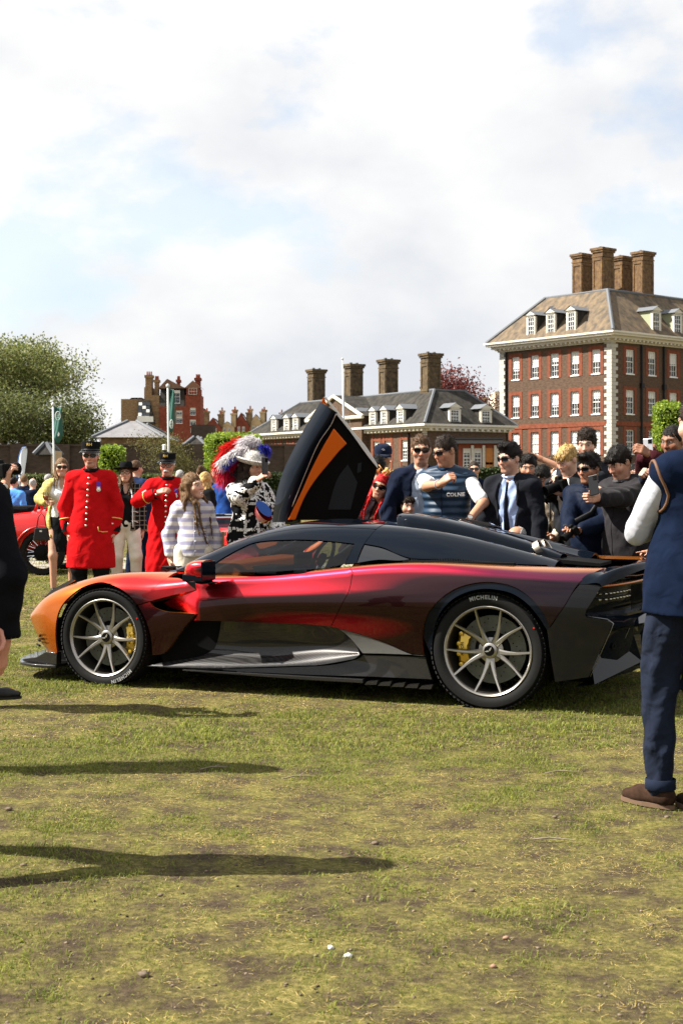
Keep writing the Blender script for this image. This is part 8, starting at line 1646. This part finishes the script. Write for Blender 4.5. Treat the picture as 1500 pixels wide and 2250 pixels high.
def youths():
    s = Person('youth in spectacles and beige sweater with black bag strap, holding a phone low', 1190, 1024, 12.3, -22, hyaw=-8, hpitch=14, child=False, hair='fringe', hairc='black', skin='tan', hr=at(1190, 1186, 11.85), hl=at(1218, 1180, 11.9), g=.88, curlR=50); s.body(); s.do_hair(); s.glasses(clear=True, name='spectacles'); s.top(cloth((.46, .38, .29), key='beige_sweater'), 'sweater', .020, .97, .84, collar=M_WHT); lens_strap(s, [s.hit_t(.10, 1.40), s.hit_t(.105, 1.25), s.hit_t(.10, 1.05), s.hit_t(.11, .9)], .016); s.trousers(cloth((.30, .25, .19), key='khaki_trousers')); phone(at(1196, 1180, 11.8), (-.8, -.3, -.4), (-.5, 0, .7), 'dark phone held low by the youth in beige')
    s = Person('young man in white t-shirt resting one arm on his dark hair behind the suited man', 1160, 1002, 13.0, -6, hpitch=6, hair='mess', hairc='black', skin='tan', hl=at(1186, 1008, 13.1), elL=(1.0, .1, .1), g=.95); s.body(arms=True); s.do_hair(); s.top(M_WHT, 'tshirt', .016, .36); s.trousers(M_NAVYC)
    s = Person('person with tousled brown hair half hidden behind the camera boy', 1214, 1006, 14.0, 30, hair='mess', hairc='brown', skin='fair', hpitch=20); s.body(); s.do_hair(); s.top(M_WHT, 'shirt', .016); s.trousers(M_NAVYC)
    s = Person('blond boy bending his head over a black camera', 1246, 980, 11.9, -48, lean=6, hyaw=-10, hpitch=26, hair='fringe', hairc='blond', skin='pale', hr=at(1212, 1064, 11.55), hl=at(1238, 1086, 11.45), elR=(-.5, .4, -.9), elL=(.7, .1, -.9), curlL=45, curlR=45); s.body(); s.do_hair(); s.top(M_WHT, 'tshirt', .01, .3); s.top(cloth((.016, .017, .020), key='black_jacket'), 'jacket', .024, .95, .86, open_v=(.06, 1.62, 1.15)); s.trousers(M_BLKC); camera_thing(at(1230, 1066, 11.42), (-.8, -.45, -.30), 'black camera with long lens held by the blond boy', 1.15)
    s = Person('tall youth with curly dark hair standing behind the others', 1288, 946, 12.9, -8, hyaw=-12, hpitch=10, hair='curly', hairc='dark', skin='pale', g=.95); s.body(); s.do_hair(); s.top(cloth((.022, .024, .030), key='charcoal_top'), 'sweater', .02); s.trousers(M_NAVYC)
    s = Person('boy in dark sunglasses and navy jacket with camera strap, hands holding a small camera', 1294, 997, 11.2, -32, lean=3, hyaw=-20, hpitch=10, hair='quiff', hairc='black', skin='tan', hr=at(1248, 1172, 10.85), hl=at(1276, 1166, 10.85), curlR=45, curlL=35, palmL=np.array([-.3, 0, 1.]), palmR=np.array([.3, 0, 1.]), g=.98, hscale=1.04); s.body(); s.do_hair(); s.glasses(y=-.106); s.top(cloth((.006, .010, .023), key='navy_windcheater', rough=.6), 'jacket', .026, .96, .78, folds=.008, collar=M_NAVYC); S = s.S; lens_strap(s, [s.hit_t(.13, 1.36) + Vector((0, -.006, 0)), s.hit_t(.06, 1.26) + Vector((0, -.006, 0)), s.hit_t(-.03, 1.17) + Vector((0, -.006, 0)), s.hit_t(-.12, 1.10) + Vector((0, -.006, 0))], .024, None, 'camera_strap', .22); s.trousers(M_NAVYC)
    camera_thing(at(1258, 1166, 10.78), (-.7, -.4, -.55), 'small black camera held at waist height by the boy in sunglasses', .8)
    s = Person('young man in charcoal hooded jacket looking down at the phone in his hands', 1360, 981, 10.85, -52, lean=9, hyaw=-8, hpitch=30, hair='fringe', hairc='black', skin='fair', hr=at(1307, 1088, 10.45), hl=at(1314, 1094, 10.35), elR=(-.6, .2, -.9), elL=(.8, -.1, -.75), curlR=50, curlL=45, g=1.12, res=.9, hscale=1.05); s.body(); s.do_hair(); s.top(cloth((.020, .018, .020), key='charcoal_shell', rough=.65, sheen=.05), 'jacket', .032, .95, .70, folds=.009, collar=cloth((.060, .060, .066), key='grey_lining'), flare=.03); s.line_on([(0, 1.42), (0.0, .75)], .004, M_STRAP, 'zip'); s.trousers(M_BLKC); sdf_part(s, 'hood', [(s.T(-.09, .06, 1.47), s.T(.09, .06, 1.47), .055, .055, .03), (s.T(-.10, .05, 1.46), s.T(-.06, -.08, 1.42), .04, .02, .03), (s.T(.10, .05, 1.46), s.T(.06, -.08, 1.42), .04, .02, .03)], cloth((.030, .029, .032), key='hood_cloth'), .009); phone(at(1303, 1066, 10.30), (-.55, -.75, .2), (-.25, 0, 1), 'black phone raised by the young man in charcoal')
    s = Person('tall man with short dark hair holding up a silver phone behind the near gilet', 1478, 934, 11.2, -48, hyaw=0, hpitch=12, hair='crop', hairc='black', skin='brown', hr=at(1416, 1004, 10.9), hl=at(1430, 1002, 10.75), elR=(-.5, .3, -.9), elL=(.7, .2, -.9), curlR=48, curlL=48); s.body(); s.do_hair(); s.top(cloth((.05, .012, .016), key='maroon_top'), 'sweater', .02); s.trousers(M_BLKC); phone(at(1423, 985, 10.75), (-.55, -.8, .05), (-.08, 0, 1), 'silver phone held up at the right behind the near gilet', mat('silver_phone', (.5, .5, .52), .25, metal=.6))
    s = Person('person hidden behind the near gilet, one pale hand raised', 1470, 1005, 10.9, -70, hair='short', hairc='brown', skin='pale', hr=at(1412, 1044, 10.6), hl=(.2, -.2, .9), elR=(-.4, .3, -.9), curlR=60); s.body(); s.do_hair(); s.top(M_NAVYC, 'jacket', .02); s.trousers(M_NAVYC)
    s = Person('child behind the near gilet pointing at the tail of the car, pink wristband', 1468, 1120, 10.4, -60, child=True, hair='short', hairc='dark', skin='tan', hr=at(1428, 1213, 10.15), pointR=True, curlR=65, elR=(-.5, .3, -.5), palmR=np.array([0, 0, -1.]), hand_off={-1: np.array([-.42, -.9, .02])}); s.body(); s.do_hair(); s.top(M_NAVYC, 'jumper', .018, .90); s.trousers(M_NAVYC); watch(s, -1, .012, cloth((.72, .35, .36), key='pink_band'), .029)
def near_gilet_man():
    s = Person('man seen from behind in navy fleece gilet, grey sleeves, jeans and brown suede shoes', 1538, 868, 6.25, -160, side=-6, hyaw=14, hpitch=10, hair='short', hairc='dark', skin='pale', hl=(-.02, -.30, 1.20), hr=(-.10, -.30, 1.22), elL=(.85, .30, -.65), elR=(-1., .3, -.3), g=1.0, res=.8, feet=((.13, -.06), (.0, .12))); s.body(); s.do_hair(); k = s.k
    s.top(cloth((.42, .43, .47), key='grey_marl'), 'sweatshirt', .012, .97, .92, folds=.007); s.top(cloth((.0045, .009, .024), key='navy_fleece', sheen=.0), 'fleece_gilet', .036, vest=True, hem=.80, folds=.004, flare=.02, collar=cloth((.006, .011, .028), key='fleece_collar')); S = s.S
    tan = mat('tan_leather_piping', (.11, .048, .02), .7)
    for q in (1, -1):
        c = s.sh[q]; pts = []
        for i in range(19):
            t = 2 * PI * i / 18; y, z = -.004 + .062 * math.cos(t), 1.335 + .105 * math.sin(t); o = s.T(q * .5, y, z); pts.append(S.hit(o, s.T(0, y, z) - o))
        mb = MB(); mb.tube(pts[:-1], .0075, 6, closed=True); mb.build('arm_piping', tan, s.root, smooth=True)
    mb = MB(); mb.tube([s.T(.085 * math.sin(t), .010 - .088 * math.cos(t), 1.505 + .012 * (1 - math.cos(t))) for t in np.linspace(0, 2 * PI, 25)[:-1]], .006, 6, closed=True); mb.build('collar_piping', tan, s.root, smooth=True)
    s.trousers(cloth((.008, .012, .025), key='dark_denim', bump=.8, bscale=11, spec=.15), .014, .98, folds=.010, name='jeans'); s.shoes(M_SUEDE, M_SOLE, (22, 12))
    for q in (1, -1): a = s.ank[q]; mb = MB(); mb.lathe([(.060, .0), (.064, .002), (.064, .045), (.060, .047)], 24, Matrix.Translation((a[0], a[1], a[2] - .01)) @ Matrix.Scale(k, 4), cap=False); mb.build('jean_turn_up', cloth((.012, .017, .032), key='denim_hem'), s.root, smooth=True)
def left_group():
    tat = dict(skin='fair')
    s = Person('person in black at the left edge walking past, only sleeve and tattooed hand in view', -116, 905, 5.25, 175, hair='short', hairc='dark', skin='ruddy', hl=at(8, 1418, 5.15), elL=(1.0, .55, 0), feet=((.10, -.28), (-.10, .26)), res=.8, g=1.05, curlL=34, palmL=np.array([0.6, 0.4, 0.0])); s.body(); s.do_hair(); s.top(cloth((.006, .006, .008), key='black_sweater', sheen=0, spec=.04), 'black_sweater', .030, .93, .88, folds=.006); s.trousers(M_BLKC); s.shoes(M_LEATHER)
    d = Vector(unit(s.wr[1] - s.el[1])); c = Vector(s.wr[1]); t = MB(); f = s.Mi.to_3x3() @ Vector((.25, -1, 0)).normalized()
    for a, b in ((.00, .02), (.015, -.014), (.03, .012), (.02, -.002)): t.tube([c + d * (a - .03) + f * .029 + f.cross(d) * b * .6, c + d * a + f * .0275 - f.cross(d) * b * .5, c + d * (a + .02) + f * .024 + f.cross(d) * b * .3], .0013, 4)
    t.build('wrist_tattoo', mat('tattoo_ink', (.05, .045, .045), .7), s.root)
    s = Person('person at the left edge raising a black camera, gold watch on the wrist', -112, 985, 8.9, 120, hair='short', hairc='brown', skin='fair', hl=at(-6, 1078, 8.75), hr=at(12, 1068, 8.60), elR=(-.6, -.3, -.9), elL=(.5, .2, -.9), feet=((.10, .0), (-.02, -.34)), curlR=38, curlL=50, hand_off={-1: np.array([-.15, -.1, 1.])}, palmR=np.array([.3, -.9, .1])); s.body(); s.do_hair(); s.top(cloth((.02, .016, .013), key='dark_brown_coat'), 'coat', .024, .93, .8); s.trousers(M_BLKC); s.shoes(M_LEATHER); watch(s, -1, .0, M_WTCH, .030); watch_face(s, -1, s.Mi.to_3x3() @ Vector((.35, -1, .1)), .0, .021); camera_thing(at(1, 1034, 8.62), (.6, .75, .1), 'black camera raised by the person at the left edge')
    s = Person('person standing beyond the left edge who casts the farther long shadow', -158, 912, 7.0, 20, hair='short', hairc='brown', skin='fair', hr=(-.24, -.05, .85), feet=((.16, -.10), (-.14, .10))); s.body(); s.do_hair(); s.top(M_NAVYC, 'jacket', .024); s.trousers(M_BLKC); s.shoes(M_LEATHER)
def back_people():
    def bp(label, px, py, D, heading, topc, trc, hair, hc, **kw):
        s = Person(label, px, py, D, heading, hair=hair, hairc=hc, res=1.5, **kw); s.body(); s.do_hair(); s.top(cloth(topc, key='distant_coat'), 'coat', .022, folds=.008, hem=.80); s.trousers(cloth(trc, key='distant_trousers'), wide=.004); s.shoes(M_LEATHER); return s
    bp('man in bright blue shirt with his back turned, far back at left', 31, 1047, 24, 165, (.10, .32, .80), C_NAVY, 'short', 'black', hl=(.24, .1, .95))
    bp('man in dark suit with brown hair, his back turned, left of the bald man', 54, 1043, 27, 180, C_NAVY, C_NAVY, 'short', 'mid'); bp('bald man in dark suit with his back turned', 73, 1051, 26, 185, C_NAVY, C_BLACK, 'bald', 'grey', skin='pale'); bp('grey-haired person in black and white top behind the woman in yellow', 108, 1042, 26, 160, (.03, .035, .03), C_BLACK, 'short', 'grey')
    bp('man in navy coat standing right behind the woman in the black hat', 300, 1012, 20.5, 150, (.012, .022, .060), C_NAVY, 'short', 'brown'); bp('grey-haired person just above the striped girl', 396, 1033, 24, 170, C_BLACK, C_BLACK, 'short', 'grey'); bp('woman with brown hair in a bun, far behind the girl', 443, 1024, 24, 170, C_BLACK, C_BLACK, 'bun', 'brown', sex='f'); bp('blonde woman in dark coat behind the girl', 453, 1038, 20, 130, C_BLACK, C_BLACK, 'bob', 'blond', sex='f')
    bp('bald man in pale blue blazer and white shirt, facing forward', 475, 1027, 24, 10, (.22, .42, .72), C_NAVY, 'bald', 'grey', skin='ruddy', hpitch=12); bp('man in royal blue jacket and dark trousers behind the feathered hat', 497, 1026, 22, 150, (.014, .050, .20), C_BLACK, 'short', 'dark'); s = bp('dark-haired person in sunglasses far behind the man in the quilted gilet', 1041, 1014, 20, -5, C_NAVY, C_NAVY, 'short', 'dark'); s.glasses()
    bp('person in dark coat glimpsed between the cap and the grey t-shirt man', 886, 1024, 22, 180, C_BLACK, C_BLACK, 'short', 'dark'); bp('dark-haired person at the back of the crowd beside the near gilet', 1398, 1018, 13.6, -20, C_NAVY, C_BLACK, 'short', 'black', skin='tan')
for f in (pensioner_a, pensioner_b, yellow_woman, hat_woman, stripe_girl, pearly_lady, cap_man, red_woman, boy, grey_tee_man, vest_man, suit_man, crouching_man, youths, near_gilet_man, left_group, back_people): f()

# ------------------------------------------------------------------ old cars behind
M_CARRED = mat('old_car_red', (0.50, 0.012, 0.010), 0.25, spec=0.4, coat=0.7); M_CHR = mat('chrome', (0.7, 0.7, 0.7), 0.12, metal=1.0)
def loft_body(name, secs, m, parent, n=20, p=0.55):
    mb = MB(); V = []
    for (x, w, z0, z1) in secs:
        for k in range(n): a = 2 * PI * k / n; V.append((x, w * math.copysign(abs(math.cos(a)) ** p, math.cos(a)), (z0 + z1) / 2 + (z1 - z0) / 2 * math.copysign(abs(math.sin(a)) ** p, math.sin(a))))
    mb.add(V, [(i * n + k, i * n + (k + 1) % n, (i + 1) * n + (k + 1) % n, (i + 1) * n + k) for i in range(len(secs) - 1) for k in range(n)] + [tuple(range(n)), tuple((len(secs) - 1) * n + k for k in range(n))]); return mb.build(name, m, parent, smooth=True, angle=50)
def wire_wheel(parent, x, y, r, w):
    My = Matrix.Translation((x, y, r)) @ Matrix.Rotation(R(90), 4, 'X'); t = MB(); t.lathe([(r - .075, -w / 2), (r - .02, -w / 2), (r, -w * .3), (r, w * .3), (r - .02, w / 2), (r - .075, w / 2)], 40, My, cap=False, closed_prof=True); tr = t.build('wheel', M_RUBBER, parent, smooth=True, angle=40)
    rm = MB(); rm.lathe([(r - .07, -w * .4), (r - .10, 0), (r - .07, w * .4)], 40, My, cap=False); rm.build('rim', M_IRON, tr, smooth=True); h = MB(); h.lathe([(.13, -.03), (.13, .03), (.05, .05), (.05, .08), (0, .085)], 24, My); [h.lathe([(.012, .03), (.012, .042), (0, .044)], 8, Matrix.Translation((x + .08 * math.cos(a), y, r + .08 * math.sin(a))) @ Matrix.Rotation(R(90), 4, 'X')) for a in (.8, 2.4, 3.9, 5.5)]; h.build('hub', M_PLAST, tr, smooth=True, angle=35)
    s = MB(); [s.tube([(x + .05 * math.cos(a + (.5 if k % 2 else -.5)), y + (.05 if k % 2 else -.03), r + .05 * math.sin(a + (.5 if k % 2 else -.5))), (x + (r - .09) * math.cos(a), y, r + (r - .09) * math.sin(a))], .004, 3) for k, a in enumerate(np.linspace(0, 2 * PI, 29)[:-1])]; o = s.build('wire_spoke', M_CHR, tr); o['kind'] = 'stuff'
def vintage_car():
    D = 22.0; p = at(95, 0, D); c = empty('vintage_car', (p.x, D + .75, 0)); tag(c, 'open vintage red sports car with twin red roll hoops, wire wheels and black cockpit cover', 'vintage car')
    loft_body('body', [(-2.6, .30, .42, .92), (-2.2, .42, .36, 1.0), (-1.2, .50, .34, 1.02), (-.55, .58, .34, .98), (-.28, .62, .34, 1.0), (0, .62, .34, 1.01), (.28, .58, .36, .97), (.46, .50, .40, .88), (.58, .36, .46, .74), (.62, .2, .52, .66)], M_CARRED, c)
    t = MB(); t.box((-.62, 0, .99), (.72, .9, .14)); t.build('tonneau_cover', M_BLKC, c, bevel=.05)
    for x in (-.16, .02):
        m = MB(); m.tube([(x - .05, -.38, .95)] + [(x + .0, -.38 + .10 * (1 - math.cos(a)), 1.10 + .16 * math.sin(a)) for a in np.linspace(0, PI, 9)] + [(x + .05, -.18, .95)], .024, 8); m.build('roll_hoop', M_CARRED, c, smooth=True)
    for y in (-.78, .78):
        for x in (0.0, -2.35): wire_wheel(c, x, y, .345, .14)
    for y in (-.78, .78):
        f = MB(); V = []; n = 14
        for i in range(n + 1):
            a = R(15 + 155 * i / n)
            for q in (-.12, .12): V.append((.42 * math.cos(a), y + q, .345 + .42 * math.sin(a)))
        f.add(V, [(2 * i, 2 * i + 1, 2 * i + 3, 2 * i + 2) for i in range(n)]); o = f.build('wing', M_CARRED, c, smooth=True); o.modifiers.new('t', 'SOLIDIFY').thickness = .02
    e = MB(); e.tube([(.10, -.60, .34), (.10, -.60, 1.0)], .004, 4); e.tube([(-.7, -.6, .74), (.5, -.52, .76)], .005, 4); e.build('trim_line', M_CHR, c); ch = MB(); ch.box((-1.2, 0, .30), (2.6, .7, .12)); ch.tube([(.4, -.5, .3), (.75, -.5, .3)], .03, 8); ch.build('chassis', M_IRON, c); fl = MB(); fl.lathe([(.05, 0), (.05, .03), (0, .035)], 14, Matrix.Translation((.2, -.1, .98))); fl.build('fuel_cap', M_CHR, c)
def front_car(px, D, rz, label, bonnet=False):
    p = at(px, 0, D); c = empty('vintage_car', (p.x, D, 0), rz); c.scale = (.84, .84, .84); tag(c, label, 'vintage car'); loft_body('body', [(0, .34, .42, .98), (.5, .42, .38, 1.0), (1.2, .55, .36, 1.02), (2.2, .58, .36, .95), (2.8, .4, .45, .8)], M_CARRED, c)
    g = MB(); g.box((-.03, 0, .72), (.05, .50, .56)); gr = g.build('grille', M_CHR, c, bevel=.05); b = MB(); b.box((-.06, 0, .72), (.01, .40, .46)); b.build('grille_mesh', M_PANE, gr)
    for y in (-.48, .48):
        l = MB(); l.lathe([(.02, -.12), (.10, -.04), (.115, .02), (.10, .035), (0, .045)], 20, Matrix.Translation((-.02, y, .80)) @ Matrix.Rotation(R(-90), 4, 'Y')); l.build('headlight', M_CHR, c, smooth=True); wire_wheel(c, .35, y * 1.55, .33, .14); wire_wheel(c, 2.35, y * 1.55, .33, .14)
        w = MB(); V = []; n = 12
        for i in range(n + 1):
            a = R(10 + 165 * i / n)
            for q in (-.12, .12): V.append((.35 + .42 * math.cos(a), y * 1.55 + q, .33 + .43 * math.sin(a)))
        w.add(V, [(2 * i, 2 * i + 1, 2 * i + 3, 2 * i + 2) for i in range(n)]); o = w.build('wing', M_CARRED, c, smooth=True); o.modifiers.new('t', 'SOLIDIFY').thickness = .02
    bp = MB(); bp.tube([(-.28, -.75, .44), (-.32, 0, .44), (-.28, .75, .44)], .03, 8); bp.build('bumper', M_CHR, c, smooth=True); ws = MB(); ws.add([(1.15, -.52, .98), (1.15, .52, .98), (1.26, .48, 1.16), (1.26, -.48, 1.16)], [(0, 1, 2, 3)]); wo = ws.build('windscreen', M_GLASS, c); fr = MB(); fr.tube([(1.15, -.52, .98), (1.26, -.48, 1.16), (1.26, .48, 1.16), (1.15, .52, .98)], .014, 6); fr.build('frame', M_CHR, wo)
    pi = MB(); pi.box((1.6, 0, .95), (.7, .8, .1)); pi.build('cockpit', M_BLKC, c)
vintage_car(); front_car(474, 19.0, R(80), 'small red vintage car with chrome grille between the girl and the feathered hat'); front_car(592, 17.5, R(120), 'red open car with bright windscreen glimpsed behind the raised car door')
def bench():
    D = 17.0; p = at(488, 0, D); o = empty('wooden_post', (p.x, D, 0)); tag(o, 'short brown wooden post beside the striped girl', 'post'); m = MB(); m.box((0, 0, .42), (.05, .06, .84)); m.build('post', mat('brown_wood', (.16, .075, .035), .7, var=.3, vscale=20), o, bevel=.006); b = MB(); b.box((.0, .2, .80), (.045, .4, .05)); b.build('rail', bpy.data.materials['brown_wood'], o, bevel=.005)
bench()
